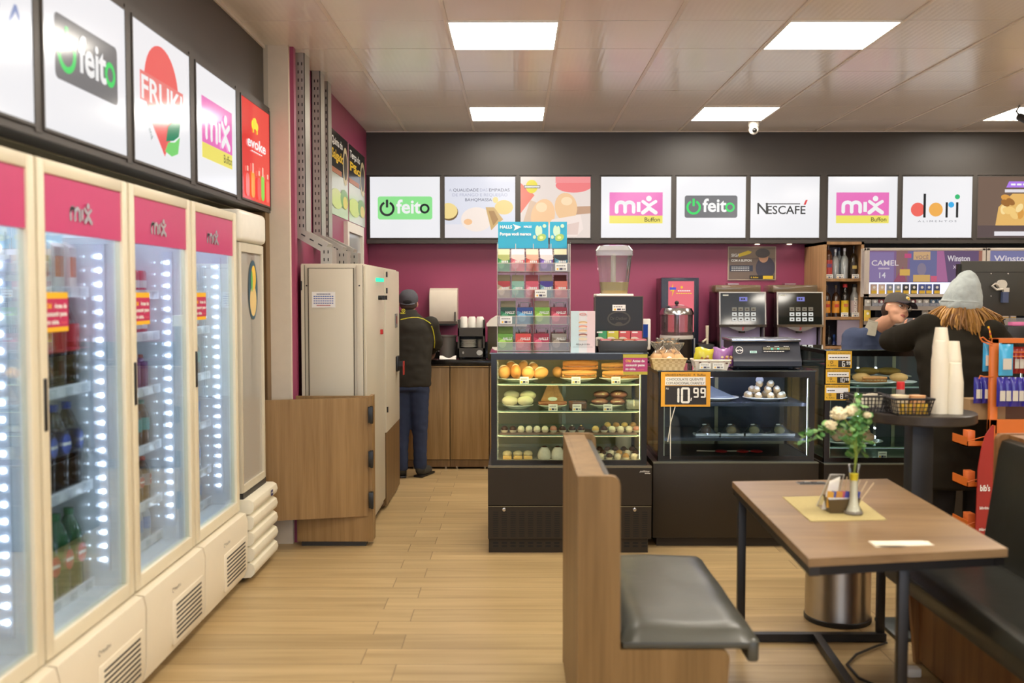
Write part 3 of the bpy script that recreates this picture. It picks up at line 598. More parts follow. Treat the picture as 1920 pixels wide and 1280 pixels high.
for k in range(6): s.bars(.01 + .02 * (k in (0, 5)), .083 - .0145 * k, .13 - .04 * (k in (0, 5)), .006, P([(70, 80, 120), (70, 100, 170), (60, 80, 150), (70, 100, 170), (60, 80, 150), (180, 90, 90)][k], .6), 9)
b.build('paper_label', None, t, False)
b = MB(t); b.m(CG).box(cx1 - .012, cx1 + .004, cy0 + .03, cy1 - .012, .09, ct - .012, .004); dr = b.build('door', None, t)
for k in range(4): MB(t).cyl((cx1 + .004, 6.86 + .075 * k, 1.695), (cx1 + .028, 6.86 + .075 * k, 1.695), .013).build('indicator_lamp', EM((60, 230, 170), 1.6), dr)
for k in range(2): MB(t).m(BLACK).cyl((cx1 + .004, 6.98 + .12 * k, 1.57), (cx1 + .03, 6.98 + .12 * k, 1.57), .016).box(cx1 + .03, cx1 + .05, 6.975 + .12 * k, 6.985 + .12 * k, 1.555, 1.585).build('selector_knob', None, dr)
MB(t).m(P((180, 30, 30), .4)).box(cx1 + .004, cx1 + .022, 7.06, 7.09, 1.31, 1.345, .003).build('push_button', None, dr)
t = T('electrical_cabinet', 'beige metal electrical cabinet with black isolator handle, standing behind the one with green lamps', 'electrical cabinet', (-1.17, 7.75, 0))
b = MB(t); b.m(CG).box(-1.40, -.978, 7.31, 8.16, .56, ct, .004); b.m(P((120, 90, 60), .5)).box(-1.40, -.985, 7.31, 8.16, .02, .56); b.build('body', None, t)
dr = MB(t).box(-.978, -.955, 7.33, 8.15, .57, ct - .012, .004).build('door', CG, t)
MB(t).m(BLACK).box(-.955, -.935, 7.9, 8.0, .98, 1.1, .004).box(-.935, -.9, 7.92, 7.98, 1.02, 1.06).m(P((170, 40, 30), .4)).box(-.9, -.893, 7.92, 7.98, .95, 1.06).build('isolator_handle', None, dr)
MB(t).m(GREY).box(-.955, -.947, 7.86, 7.97, 1.33, 1.44).m(P((120, 40, 40), .4)).box(-.947, -.944, 7.89, 7.94, 1.36, 1.42).build('display_module', None, dr)
for z in (.72, 1.6, 1.72): MB(t).m(BLACK).box(-.955, -.945, 7.335, 7.36, z, z + .04).build('hinge', None, dr)
MB(t).prism([(7.31, .03), (8.16, .03), (8.16, .64), (7.31, .56)], 'x', -.982, -.958).build('lower_panel', OAKD, t)
# wooden enclosure with its open door
t = T('wooden_enclosure', 'brown laminate enclosure around the foot of the beige cabinet, its door hanging open', 'enclosure', (-1.14, 6.25, 0))
WD = WOOD((126, 96, 56), (154, 122, 78)); 
b = MB(t); b.m(WD).box(-1.385, -.905, 6.24, 6.262, .03, .955).box(-.927, -.905, 6.262, 6.36, .03, .955).m(BLK2).box(-1.36, -.95, 6.25, 6.33, .0, .03); b.build('panel', None, t)
A = Vector((-.93, 6.232, 0)); Bp = Vector((-1.572, 6.07, 0)); dv = (Bp - A).normalized(); nv = Vector((-dv.y, dv.x, 0)) * .02
b = MB(t); b.m(WD); vs = []
for z in (.195, .945): vs += [(A.x, A.y, z), (Bp.x, Bp.y, z), (Bp.x - nv.x, Bp.y - nv.y, z), (A.x - nv.x, A.y - nv.y, z)]
b.add(vs, [(0, 1, 2, 3), (7, 6, 5, 4), (0, 4, 5, 1), (1, 5, 6, 2), (2, 6, 7, 3), (3, 7, 4, 0)]); dr = b.build('door', None, t)
for z in (.84, .56, .3): MB(t).m(BLACK).box(-.926, -.896, 6.205, 6.238, z - .05, z + .05, .003).cyl((-.905, 6.215, z - .055), (-.905, 6.215, z + .055), .009).build('hinge', None, dr)
# cable trays
TRM = P((176, 172, 160), .38, .5, .06)
def tray(u0, y, y1, xw, lb, dx):
    t = T('cable_tray', lb, 'cable tray', (-1.40, y, 1.79), 0, 'perforated cable trays'); a, w_ = XW + .004, xw; zb = 2.0
    b = MB(t); b.m(TRM).box(a, a + .004, y, y1, zb, CEIL).box(a, a + w_, y, y + .004, zb, CEIL).box(a + w_ - .004, a + w_, y, y1, zb, CEIL)
    s = Sheet(b, (a, y - .0005, 0))
    z = zb + .03
    while z < CEIL - .03:
        for k in (0.28, .66): s.rect(w_ * k, z, w_ * k + .007, z + .02, BLACK)
        s.n = 0; z += .052
    b.build('vertical_run', None, t, False)
    b = MB(t); p0 = Vector((a + w_ * .1, y, zb)); p1 = Vector((a + dx, y, 1.895)); n = (p1 - p0).normalized(); q = Vector((-n.z, 0, n.x)) * .035
    b.m(TRM); vs = []
    for yy in (y - .001, y1): vs += [p0 + q + Vector((0, yy - y, 0)), p1 + q + Vector((0, yy - y, 0)), p1 - q + Vector((0, yy - y, 0)), p0 - q + Vector((0, yy - y, 0))]
    b.add(vs, [(0, 1, 2, 3), (7, 6, 5, 4), (0, 4, 5, 1), (1, 5, 6, 2), (2, 6, 7, 3), (3, 7, 4, 0)])
    b.box(p1.x - .035, p1.x + .04, y, y1, 1.792, 1.90)
    s = Sheet(b, (0, y - .002, 0))
    for k in (.2, .5, .8):
        m_ = p0.lerp(p1, k); s.stroke([(m_.x - n.x * .012, m_.z - n.z * .012), (m_.x + n.x * .012, m_.z + n.z * .012)], .008, BLACK)
    for k in (.0, .05): s.rect(p1.x - .015, 1.81 + k, p1.x - .008, 1.83 + k, BLACK); s.rect(p1.x + .012, 1.81 + k, p1.x + .019, 1.83 + k, BLACK)
    b.build('bent_run', None, t, False)
tray(555, 6.5, 6.66, .062, 'perforated metal cable tray on the magenta wall, nearest to the column', .19)
tray(590, 7.02, 7.17, .062, 'perforated metal cable tray between two others on the magenta wall', .20)
tray(610, 7.36, 7.5, .05, 'perforated metal cable tray nearest to the posters', .22)
# wall posters, hatch
def wposter(lb, ya, yb_, l1, l2, curl):
    t = T('poster', lb, 'poster', (XW, ya, 2.22)); b = MB(t); w_ = yb_ - ya; h = .66; b.m(P((225, 222, 215), .4)).box(XW + .001, XW + .004, ya, yb_, 2.22, 2.22 + h)
    s = Sheet(b, (XW + .0045, ya, 2.22), (0, 1, 0)); s.clip = (0, 0, w_, h); s.rect(0, 0, w_, h, P((200, 206, 190), .22)); s.rect(0, h * .5, w_, h, P((44, 42, 38), .22))
    s.text(l1, w_ * .06, h * .84, h * .13, TXW, 'l', .02, wid=w_ * .62); s.text(l2, w_ * .06, h * .67, h * .16, P((240, 200, 40), .4), 'l', .03, wid=w_ * .66)
    s.ell(w_ * .84, h * .66, w_ * .16, h * .24, P((205, 190, 150), .4)); s.ell(w_ * .84, h * .66, w_ * .11, h * .17, P((70, 62, 52), .4)); s.rect(0, h * .5, w_ * .6, h * .56, P((176, 110, 70), .4))
    s.ell(w_ * .3, h * .2, w_ * .34, h * .12, P((210, 220, 130), .3)); s.ell(w_ * .75, h * .24, w_ * .24, h * .12, P((120, 160, 80), .3)); s.ell(w_ * .8, h * .2, w_ * .14, h * .08, P((222, 196, 90), .3))
    b.build('print', None, t, False)
wposter('poster reading Quinta do Salgado, directly beside the cable trays', 7.72, 8.5, 'Quinta do', 'Salgado', 0); wposter('poster reading Terça do Pão, farther one towards the corner', 8.56, 9.45, 'Terça do', 'Pão', 1)
b = MB(); b.m(P((222, 214, 200), .4)); X = XW
for a in ((8.3, 8.38, 1.7, 2.2), (9.1, 9.18, 1.7, 2.2), (8.38, 9.1, 2.12, 2.2), (8.38, 9.1, 1.7, 1.76)): b.box(X, X + .035, *a)
b.m(P((170, 172, 172), .2)).box(X, X + .012, 8.38, 9.1, 1.76, 2.12); ST('window_1', b, None, 'white framed hatch')
# ================= back counter =================
UX = [-1.43, -.985, -.598, -.241, .16, .56, .96, 1.36, 1.76, 2.16, 2.5, 2.79]
proto = None
for i in range(len(UX) - 1):
    a, b_ = UX[i], UX[i + 1]
    t = T('counter_cabinet', ['brown laminate counter cabinet hidden behind the man, at the side wall', 'brown laminate counter cabinet directly behind the man', 'brown laminate counter cabinet left of the lit pastry case'][i] if i < 3 else 'brown laminate counter cabinet hidden behind the display cases', 'cabinet', (a, 9.0, 0), 0, None if i < 3 else 'counter cabinets hidden behind the display cases')
    q = MB(t); q.m(OAKD).box(a + .002, b_ - .002, 9.03, 9.7, .02, .955).box(a + .002, b_ - .002, 9.02, 9.06, .02, .085).m(P((214, 180, 120), .35, .3)).box(a + .004, b_ - .004, 9.004, 9.03, .935, .942); q.build('body', None, t)
    MB(t).m(OAK).box(a + .004, b_ - .004, 9.006, 9.03, .09, .93, .002).build('door', None, t)
    for x in (a + .06, b_ - .04): MB(t).cyl((x, 9.03, 0), (x, 9.03, .025), .012).build('foot', STEEL, t)
q = MB().m(P((26, 24, 22), .12, 0, .1)).box(XW + .005, 2.8, 8.96, 9.71, .957, 1.0, .004).build('worktop'); tag(q, 'black granite worktop along the magenta wall', 'worktop')
tag(MB().box(XW + .005, 2.8, 9.68, 9.71, 1.0, 1.13).build('splashback', P((26, 24, 22), .12, 0, .1)), 'low black splashback strip behind the worktop', 'splashback')
# paper towel dispenser
p = at(805, 540, 9.5); p2 = at(857, 608, 9.5); x0, x1, z0, z1 = p.x, p2.x, p2.z, p.z
t = T('towel_dispenser', 'cream paper towel dispenser on the magenta wall, right of the man', 'towel dispenser', ((x0 + x1) / 2, 9.6, z0))
b = MB(t); b.m(P((222, 212, 194), .35)); pr = [(9.715, z0 + .01), (9.56, z0), (9.52, z0 + .03), (9.5, z0 + .1), (9.5, z1 - .08), (9.53, z1 - .02), (9.58, z1), (9.715, z1)]
b.prism(pr, 'x', x0, x1); b.build('cover', None, t)
MB(t).m(DARKF).box(x1 - .026, x1 - .012, 9.496, 9.503, z0 + .03, z0 + .12).m(BLK2).box(x0 + .02, x1 - .02, 9.55, 9.7, z0 - .012, z0 + .004).build('slot', None, t)
# bucket, cloth, cup rack, press
p = at(839, 668, 9.3); t = T('bucket', 'grey plastic bucket on the black worktop', 'bucket', (p.x, 9.3, 1.0)); MB(t).lathe((p.x, 9.3, 1.0), [(0, 0), (.07, 0), (.086, .21), (.09, .21), (.09, .2), (.08, .19), (.065, .01), (0, .01)], 24).build('pail', P((112, 108, 102), .4), t)
MB(t).tube([(p.x - .09, 9.3, 1.17), (p.x - .115, 9.28, 1.15), (p.x - .11, 9.28, 1.08), (p.x - .075, 9.29, 1.06)], .004).build('handle', WHITE, t)
p = at(840, 670, 9.08); b = MB(); b.surf(lambda i, j: (p.x - .075 + .15 * i, 9.02 + .12 * j, 1.004 + .03 * math.sin(PI * j) * (.6 + .4 * math.sin(7 * i + 1))), 14, 8); b.surf(lambda i, j: (p.x - .075 + .15 * i, 9.02 + .12 * j, 1.001 + .0 * i), 1, 1)
tag(b.build('cloth', P((232, 226, 218), .8)), 'crumpled white cloth in front of the grey bucket', 'cloth')
pa = at(859, 672, 9.15); pb = at(909, 600, 9.15); x0, x1 = pa.x, pb.x; H = .3
t = T('cup_rack', 'dark grey rack for cups and plates on the black worktop', 'rack', ((x0 + x1) / 2, 9.2, 1.0)); b = MB(t); b.m(DARKF)
b.box(x0, x0 + .014, 9.08, 9.3, 1.02, 1.36).box(x1 - .014, x1, 9.08, 9.3, 1.02, 1.36).box(x0, x1, 9.08, 9.3, 1.02, 1.1).box(x0, x1, 9.08, 9.3, 1.21, 1.285); b.box(x0, x1, 9.29, 9.3, 1.02, 1.3)
for x in (x0 + .03, x1 - .03): b.cyl((x, 9.15, 1.0), (x, 9.15, 1.025), .015)
b.build('frame', None, t)
b = MB(t); s = Sheet(b, (x0, 9.079, 1.02)); s.ell(.2, .04, .028, .024, P((190, 190, 186), .4)); s.ell(.05, .04, .008, .012, P((170, 170, 165), .4)); b.build('round_sticker', None, t, False)
pc = T('coffee_cup', '', 'cup'); MB().lathe((0, 0, 0), [(0, .1), (.026, .1), (.034, .085), (.038, .004), (.038, 0), (.035, 0), (.032, .08), (0, .092)], 20).build('cup', WHITE, pc); CP = Pool(pc)
for i in range(3): CP.put((x0 + .052 + .075 * i, 9.18, 1.287), 0, ['upturned white cup on the grey rack, left of three', 'upturned white cup on the grey rack, middle of three', 'upturned white cup on the grey rack, right of three'][i], 'upturned white cups on the rack')
ps = MB().lathe((0, 0, 0), [(0, 0), (.04, 0), (.075, .012), (.073, .015), (.04, .006), (0, .006)], 28).build('saucer', WHITE); tag(ps, '', 'plate'); SP = Pool(ps)
for i in range(6): SP.put((x0 + .095, 9.18, 1.1 + .0125 * i), 0, 'white saucer in the stack inside the grey rack', 'stack of saucers in the rack')
q = MB().lathe((x1 - .045, 9.18, 1.1), [(0, 0), (.024, 0), (.028, .08), (.026, .08), (.02, .005), (0, .005)], 16).build('glass_tumbler', GL((210, 205, 195), 1, 0, .3)); tag(q, 'small tumbler beside the stacked saucers', 'glass')
p = at(925, 640, 9.2); t = T('sandwich_press', 'white topped food warmer behind the candy rack', 'food warmer', (p.x + .1, 9.25, 1.0))
b = MB(t); b.m(P((60, 52, 30), .3)).box(p.x - .05, p.x + .3, 9.1, 9.45, 1.0, 1.3, .006); b.build('body', None, t); b = MB(t); b.m(WHITE); b.prism([(p.x - .06, 1.3), (p.x + .31, 1.3), (p.x + .31, 1.4), (p.x + .02, 1.39), (p.x - .03, 1.36), (p.x - .06, 1.325)], 'y', 9.09, 9.46); b.build('lid', None, t)
# ================= food helpers =================
BRD = P((214, 160, 96), .55, 0, .14, .3, 30, 0, .3); BRD2 = P((196, 132, 70), .5, 0, .16, .3, 26, 0, .3); BUNW = P((240, 224, 192), .6, 0, .05, .3, 20, 0, .2); CHOC = P((74, 42, 28), .4, 0, .2, .4, 60, 0, .3); CREM = P((245, 232, 206), .5, 0, .06, .3, 40, 0, .2); YCR = P((240, 196, 110), .5, 0, .1); PNKF = P((206, 140, 124), .35, 0, .15, .4, 40); PORC = P((240, 236, 226), .2, 0, .01)
def plate_at(x, y, z, rx, ry, lb):
    b = MB(); b.lathe((x, y, z), [(0, 0), (.55, 0), (.6, .004), (1, .022), (1.0, .026), (.6, .009), (0, .008)], 32, None) if 0 else b.add([], [])
    n = 32; prof = [(0, 0), (.55, 0), (.62, .004), (1, .022), (.99, .026), (.62, .01), (0, .009)]
    b.lathe((0, 0, 0), prof, n, Matrix.Translation((x, y, z)) @ Matrix.Diagonal((rx, ry, 1, 1))); return tag(b.build('serving_plate', PORC), lb, 'plate')
def bun(name, x, y, z, r, mat, lb, cat, grp=None, rot=(0, 0, 0), slash=False):
    t = T(name, lb, cat, (x, y, z), 0, grp); b = MB(t); b.m(mat).sph((x, y, z + r[2]), r, 16, 10, None, rot); b.build('loaf' if name == 'bread_roll' else name, None, t)
    if slash: MB(t).tube([Vector((x, y, z + r[2])) + Euler(rot).to_matrix() @ Vector((r[0] * a, 0, r[2] * .98 * math.sqrt(max(0, 1 - a * a)))) for a in (-.6, -.3, 0, .3, .6)], [.003, .006, .008, .006, .003], 6).build('crust_split', BUNW, t)
    return t
def ptag(x, y, z, lb, n=0, w_=.056, h=.042):
    t = T('price_tag', lb, 'price tag', (x, y, z)); b = MB(t); b.m(TXW).box(x - w_ / 2, x + w_ / 2, y, y + .003, z, z + h); s = Sheet(b, (x - w_ / 2, y - .0006, z)); s.bars(w_ * .1, h * .64, w_ * .75, h * .12, GREY, 5); s.ell(w_ * .2, h * .25, h * .13, h * .13, YEL); s.rect(w_ * .36, h * .12, w_ * .62, h * .4, P((60, 60, 90), .5)); s.bars(w_ * .68, h * .14, w_ * .22, h * .24, GREY, 2)
    b.m(GREY).box(x - .004, x + .004, y + .003, y + .012, z, z + h * .5); b.build('card', None, t, False); return t
def showcase(label, x0, x1, y0, y1, zb, zt, zs, lc, ls, bx=(0, 0), base_fn=None, back=(120, 104, 72), shelf='glass', loc='front', frame=.035, shy=None):
    t = T('display_case', label, 'display case', ((x0 + x1) / 2, (y0 + y1) / 2, 0))
    FRM = P((20, 18, 16), .16, 0, .05)
    b = MB(t); b.m(FRM); f = frame
    for xx in (x0, x1 - .022): b.box(xx, xx + .022, y0 - .003, y0 + .02, zb, zt); b.box(xx, xx + .022, y1 - .02, y1, zb, zt)
    for yy in (y0 - .004, y1 - .02): b.box(x0, x1, yy, yy + .012, zt - f * 1.25, zt - .006); b.box(x0, x1, yy, yy + .012, zb, zb + f)
    for xx in (x0, x1 - .01): b.box(xx, xx + .01, y0, y1, zt - f * .9, zt - .006); b.box(xx, xx + .01, y0, y1, zb, zb + f * .8)
    b.box(x0, x0 + f, y0 - .0042, y0 - .002, zb, zt - .01).box(x1 - f, x1, y0 - .0042, y0 - .002, zb, zt - .01)
    b.build('frame', None, t)
    G = GL((232, 240, 236), .45)
    MB(t).box(x0 + .003, x1 - .003, y0 + .0, y0 + .005, zb + .01, zt - .012).build('front_glass', G, t)
    MB(t).box(x0 + .002, x0 + .007, y0 + .01, y1 - .01, zb + .01, zt - .012).build('side_glass', G, t); MB(t).box(x1 - .007, x1 - .002, y0 + .01, y1 - .01, zb + .01, zt - .012).build('side_glass', G, t)
    MB(t).m(GL((190, 205, 205), 1.6, .02, .25)).box(x0 - .008, x1 + .008, y0 - .012, y1 + .005, zt - .006, zt).build('top_glass', None, t)
    MB(t).m(P(back, .3)).box(x0 + .02, x1 - .02, y1 - .02, y1 - .012, zb, zt - .01).m(P((180, 170, 140), .3, .6)).box((x0 + x1) / 2 - .012, (x0 + x1) / 2 + .012, y1 - .026, y1 - .02, zb, zt - .02).box(x0 + .02, x1 - .02, y1 - .026, y1 - .02, zb, zb + .04).build('rear_panel', None, t)
    MB(t).m(P((200, 190, 170), .3, .3) if shelf == 'glass' else BLK2).box(x0 + .01, x1 - .01, y0 + .01, y1 - .03, zb, zb + .02).build('deck', None, t)
    for z in zs:
        q = MB(t)
        if shelf == 'glass': q.m(GL((214, 234, 222), .8)).box(x0 + .03, x1 - .03, y0 + .07, y1 - .05, z - .008, z).m(P((150, 180, 160), .2)).box(x0 + .03, x1 - .03, y0 + .068, y0 + .07, z - .008, z)
        else: q.m(P((60, 66, 76), .2)).box(x0 + .03, x1 - .03, y0 + .07, y1 - .05, z - .02, z)
        q.build('shelf', None, t)
    e = EM(lc, ls)
    for xx in (x0 + f + .001, x1 - f - .007):
        q = MB(t); q.m(P((220, 214, 200), .4)).box(xx, xx + .006, y0 + .008, y0 + .018, zb + .03, zt - .05).m(e).box(xx, xx + .006, y0 + .018, y0 + .021, zb + .04, zt - .06); q.build('light_strip', None, t)
    for z in [zt] + [z_ for z_ in zs]:
        top = z == zt; e2 = EM(lc, ls * (1.6 if top else .14)); ya = y0 + (.012 if top else .072); zz_ = z - (frame * 1.1 if top else .010)  # strip under the top is out of sight, added to brighten the food
        q = MB(t); q.m(P((220, 214, 200), .4)).box(x0 + .05, x1 - .05, ya, ya + (.03 if top else .012), zz_ + .001, zz_ + .004).m(e2).box(x0 + .05, x1 - .05, ya + .002, ya + (.03 if top else .011), zz_ - .0002, zz_ + .001); q.build('light_strip', None, t)
    if base_fn: base_fn(t)
    return t
# ---------- case 1: warm lit pastry case ----------
cx0, cx1 = at(921, 760, 6.12).x, at(1213, 760, 6.12).x; bx0, bx1 = at(915, 960, 6.07).x, at(1222, 960, 6.07).x; zb = at(1000, 874, 6.1).z; zt = at(1000, 661, 6.12).z
BB = P((46, 38, 27), .45, 0, .06, .3)
def base1(t):
    b = MB(t); b.m(BB); b.box(bx0, bx1, 6.075, 6.8, .30, zb); b.box(bx0, bx1, 6.085, 6.8, .085, .3); b.box(bx0 + .004, bx1 - .02, 6.09, 6.8, .0, .085)
    b.m(P((120, 112, 90), .3, .4)).box(bx0, bx1, 6.071, 6.12, zb - .004, zb + .004); o = b.build('base', None, t)
    b = MB(t); b.m(BB).box(bx0 + .002, bx1 - .002, 6.07, 6.085, .09, at(1000, 949, 6.07).z - .002, .002).box(bx0 + .002, bx1 - .002, 6.07, 6.085, at(1000, 948, 6.07).z + .002, zb - .008, .002).m(P((150, 140, 110), .3, .5)).box(bx0 + .002, bx1 - .002, 6.069, 6.072, at(1000, 949, 6.07).z - .002, at(1000, 949, 6.07).z + .001)
    s = Sheet(b, (bx0, 6.0695, 0)); BK = P((6, 5, 4), .7)
    for i in range(18):
        for k in range(12): s.n = 0; s.rect(.03 + .054 * i, .105 + .0135 * k, .063 + .054 * i, .111 + .0135 * k, BK)
    s.rect(.0, .0, .001, .001, BK); s2 = Sheet(b, (bx0, 6.0895, 0))
    for i in range(18):
        for k in range(2): s2.n = 0; s2.rect(.03 + .054 * i, .035 + .02 * k, .063 + .054 * i, .046 + .02 * k, BK)
    b.build('front_grille', None, o, False)
    for u in (945, 1190): p = at(u, 955, 6.07); MB(t).sph((p.x, 6.068, p.z), (.011, .004, .013)).build('lock', CHROME, o)
    b = MB(t); s = Sheet(b, (bx1 - .075, 6.0685, zb - .03)); s.text('polifrigor', 0, 0, .016, P((220, 216, 205), .4), 'l', .02, None, .3); s.bars(.03, -.01, .035, .005, P((220, 216, 205), .4), 4); b.build('maker_badge', None, o, False)
SZ1 = [at(1000, 815, 6.2).z, at(1000, 770, 6.2).z, at(1000, 719, 6.2).z]
showcase('tall black pastry case glowing warm yellow, left one under the candy rack', cx0, cx1, 6.12, 6.78, zb, zt, SZ1, (255, 216, 156), 40, base_fn=base1, back=(190, 168, 120))
z3, z2, z1 = SZ1; z0 = zb + .02
def X(u, Y=6.3): return at(u, 700, Y).x
plate_at(X(975), 6.36, z1, .145, .12, 'white plate of rolls on the top shelf of the warm pastry case')
GR = 'bread rolls on the top shelf'
for i, (u, y, dz, r, lb) in enumerate([(946, 6.3, .022, (.042, .035, .042), 'round golden roll at the left end of the top shelf plate'), (967, 6.28, .022, (.033, .06, .046), 'tall golden roll, second from left on the top shelf plate'), (990, 6.28, .022, (.042, .035, .038), 'golden roll right behind the first price tag on the top shelf'), (1014, 6.3, .022, (.05, .035, .036), 'pale oval roll at the right end of the rolls plate'),
     (958, 6.38, .03, (.04, .035, .048), 'browned roll behind, left of three in the back row'), (980, 6.39, .03, (.036, .035, .05), 'browned roll behind, middle of three in the back row'), (1001, 6.38, .03, (.036, .035, .045), 'browned roll behind, right of three in the back row')]):
    bun('bread_roll', X(u, y), y, z1 + dz, r, (BRD, BRD2, BRD)[i % 3], lb, 'bread roll', GR, (0, .3 * ((i % 3) - 1), .2), True)
def sandwich(u, y, z, L_, h, lb, col=BRD, n=4):
    x = X(u, y); t = T('baguette_sandwich', lb, 'sandwich', (x, y, z)); b = MB(t); b.m(col); K_ = 10
    b.tube([(x - L_ / 2 + L_ * i / K_, y, z + h * .72) for i in range(K_ + 1)], [h * .42 * math.sin(PI * (.08 + .84 * i / K_)) ** .4 for i in range(K_ + 1)], 12, None, .9); b.build('top_bread', None, t)
    b = MB(t); b.m(col).tube([(x - L_ / 2 + L_ * i / K_, y, z + h * .3) for i in range(K_ + 1)], [h * .3 * math.sin(PI * (.08 + .84 * i / K_)) ** .4 for i in range(K_ + 1)], 12); b.build('bottom_bread', None, t)
    b = MB(t); b.m(P((120, 160, 60), .6)).surf(lambda i, j: (x - L_ * .45 + L_ * .9 * i, y - .035 + .07 * j, z + h * .46 + .004 * math.sin(i * 40 + j * 9)), 24, 4); b.m(PNKF).box(x - L_ * .42, x + L_ * .42, y - .03, y + .03, z + h * .42, z + h * .5, .003); b.build('filling', None, t)
plate_at(X(1085), 6.36, z1, .115, .1, 'white plate of filled baguettes on the top shelf, centre'); plate_at(X(1163), 6.36, z1, .13, .1, 'white plate under the two baguettes behind the magenta notice')
sandwich(1086, 6.34, z1 + .02, .22, .052, 'filled baguette lying on the centre plate of the top shelf'); sandwich(1088, 6.36, z1 + .07, .225, .062, 'thick golden baguette stacked on top of another, centre of top shelf', BRD2)
bun('bread_roll', X(1047), 6.4, z1 + .02, (.035, .05, .036), BRD, 'rounded bread end poking out left of the stacked baguettes', 'bread roll'); sandwich(1165, 6.34, z1 + .02, .24, .05, 'lower baguette on the right plate of the top shelf', BRD); sandwich(1163, 6.37, z1 + .068, .24, .05, 'upper baguette on the right plate, behind the magenta notice', BRD)
plate_at(X(971), 6.34, z2, .1, .09, 'white plate of pale buns on the second shelf')
for u, y, dz, lb in ((956, 6.3, .02, 'pale round bun, front left on the second shelf'), (985, 6.3, .02, 'pale round bun, front right on the second shelf'), (960, 6.36, .05, 'pale bun on top, back left on the second shelf'), (990, 6.35, .05, 'pale bun on top, back right on the second shelf'), (972, 6.42, .03, 'pale bun behind the four others on the second shelf')):
    bun('steamed_bun', X(u, y), y, z2 + dz, (.052, .045, .032), BUNW, lb, 'bun', 'pale buns on the second shelf')
plate_at(X(1036), 6.34, z2, .092, .09, 'white plate under the upright pizza slice')
x = X(1036, 6.36); t = T('pizza_slice', 'wrapped pizza slice propped upright on the second shelf', 'pizza slice', (x, 6.36, z2 + .02)); b = MB(t); b.m(P((206, 148, 96), .45, 0, .3, .5, 60, 0, .5)); b.prism([(x - .085, z2 + .022), (x + .085, z2 + .022), (x + .03, z2 + .15), (x, z2 + .168), (x - .03, z2 + .15)], 'y', 6.36, 6.385); b.build('slice', None, t)
b = MB(t); b.m(P((170, 96, 60), .4)).tube([(x - .09, 6.355, z2 + .03), (x, 6.345, z2 + .032), (x + .09, 6.355, z2 + .03)], .014, 8); b.build('crust', None, t); b = MB(t); s = Sheet(b, (x, 6.34, z2 + .06)); s.ell(0, 0, .03, .013, TXW); b.build('round_sticker', None, t, False)
def box_food(name, u0, u1, y, z, h, mat, lb, cat, top=None):
    a, c_ = X(u0, y), X(u1, y); t = T(name, lb, cat, ((a + c_) / 2, y, z)); MB(t).m(mat).box(a, c_, y, y + .09, z, z + h, .008).build('filling', None, t)
    MB(t).m(GL((240, 240, 240), 1.5)).box(a - .004, c_ + .004, y - .004, y + .094, z, z + h + .012, .006).build('clear_wrap', None, t)
box_food('wrapped_cake', 1068, 1100, 6.3, z2, .045, P((190, 120, 70), .5, 0, .3, .5, 60), 'small wrapped brown cake between the pizza slice and the wrapped sandwiches', 'cake')
plate_at(X(1140), 6.36, z2, .11, .09, 'white plate under the pinkish wrapped sandwiches')
for u, y, dz, r, lb in ((1125, 6.33, .022, (.055, .05, .022), 'lower left'), (1158, 6.33, .022, (.05, .05, .022), 'lower right'), (1128, 6.37, .062, (.052, .045, .024), 'upper left'), (1160, 6.36, .06, (.055, .045, .026), 'upper right')):
    t = bun('wrapped_sandwich', X(u, y), y, z2 + dz, r, PNKF, 'pinkish wrapped sandwich, %s of the pile on the second shelf' % lb, 'sandwich', 'wrapped sandwiches on the second shelf')
    MB(t).m(GL((245, 245, 245), 2.0, .05)).sph((X(u, y), y, z2 + dz + r[2]), (r[0] * 1.08, r[1] * 1.08, r[2] * 1.15), 14, 8).build('clear_wrap', None, t)
box_food('packed_dessert', 1175, 1200, 6.28, z2, .055, P((236, 222, 196), .5, 0, .5, .5, 90), 'speckled dessert in a clear box at the right end of the second shelf', 'dessert')
tg = [(983, 6.2, z1, 'below the rolls'), (1080, 6.2, z1, 'below the centre baguettes'), (1155, 6.2, z1, 'below the right baguettes, beside the magenta notice'), (1037, 6.2, z2, 'below the pizza slice'), (1082, 6.2, z2, 'below the wrapped cake'), (1140, 6.2, z2, 'below the wrapped sandwiches')]
for i, (u, y, z, lb) in enumerate(tg): ptag(X(u, y), y, z, 'small white price tag ' + lb, i)
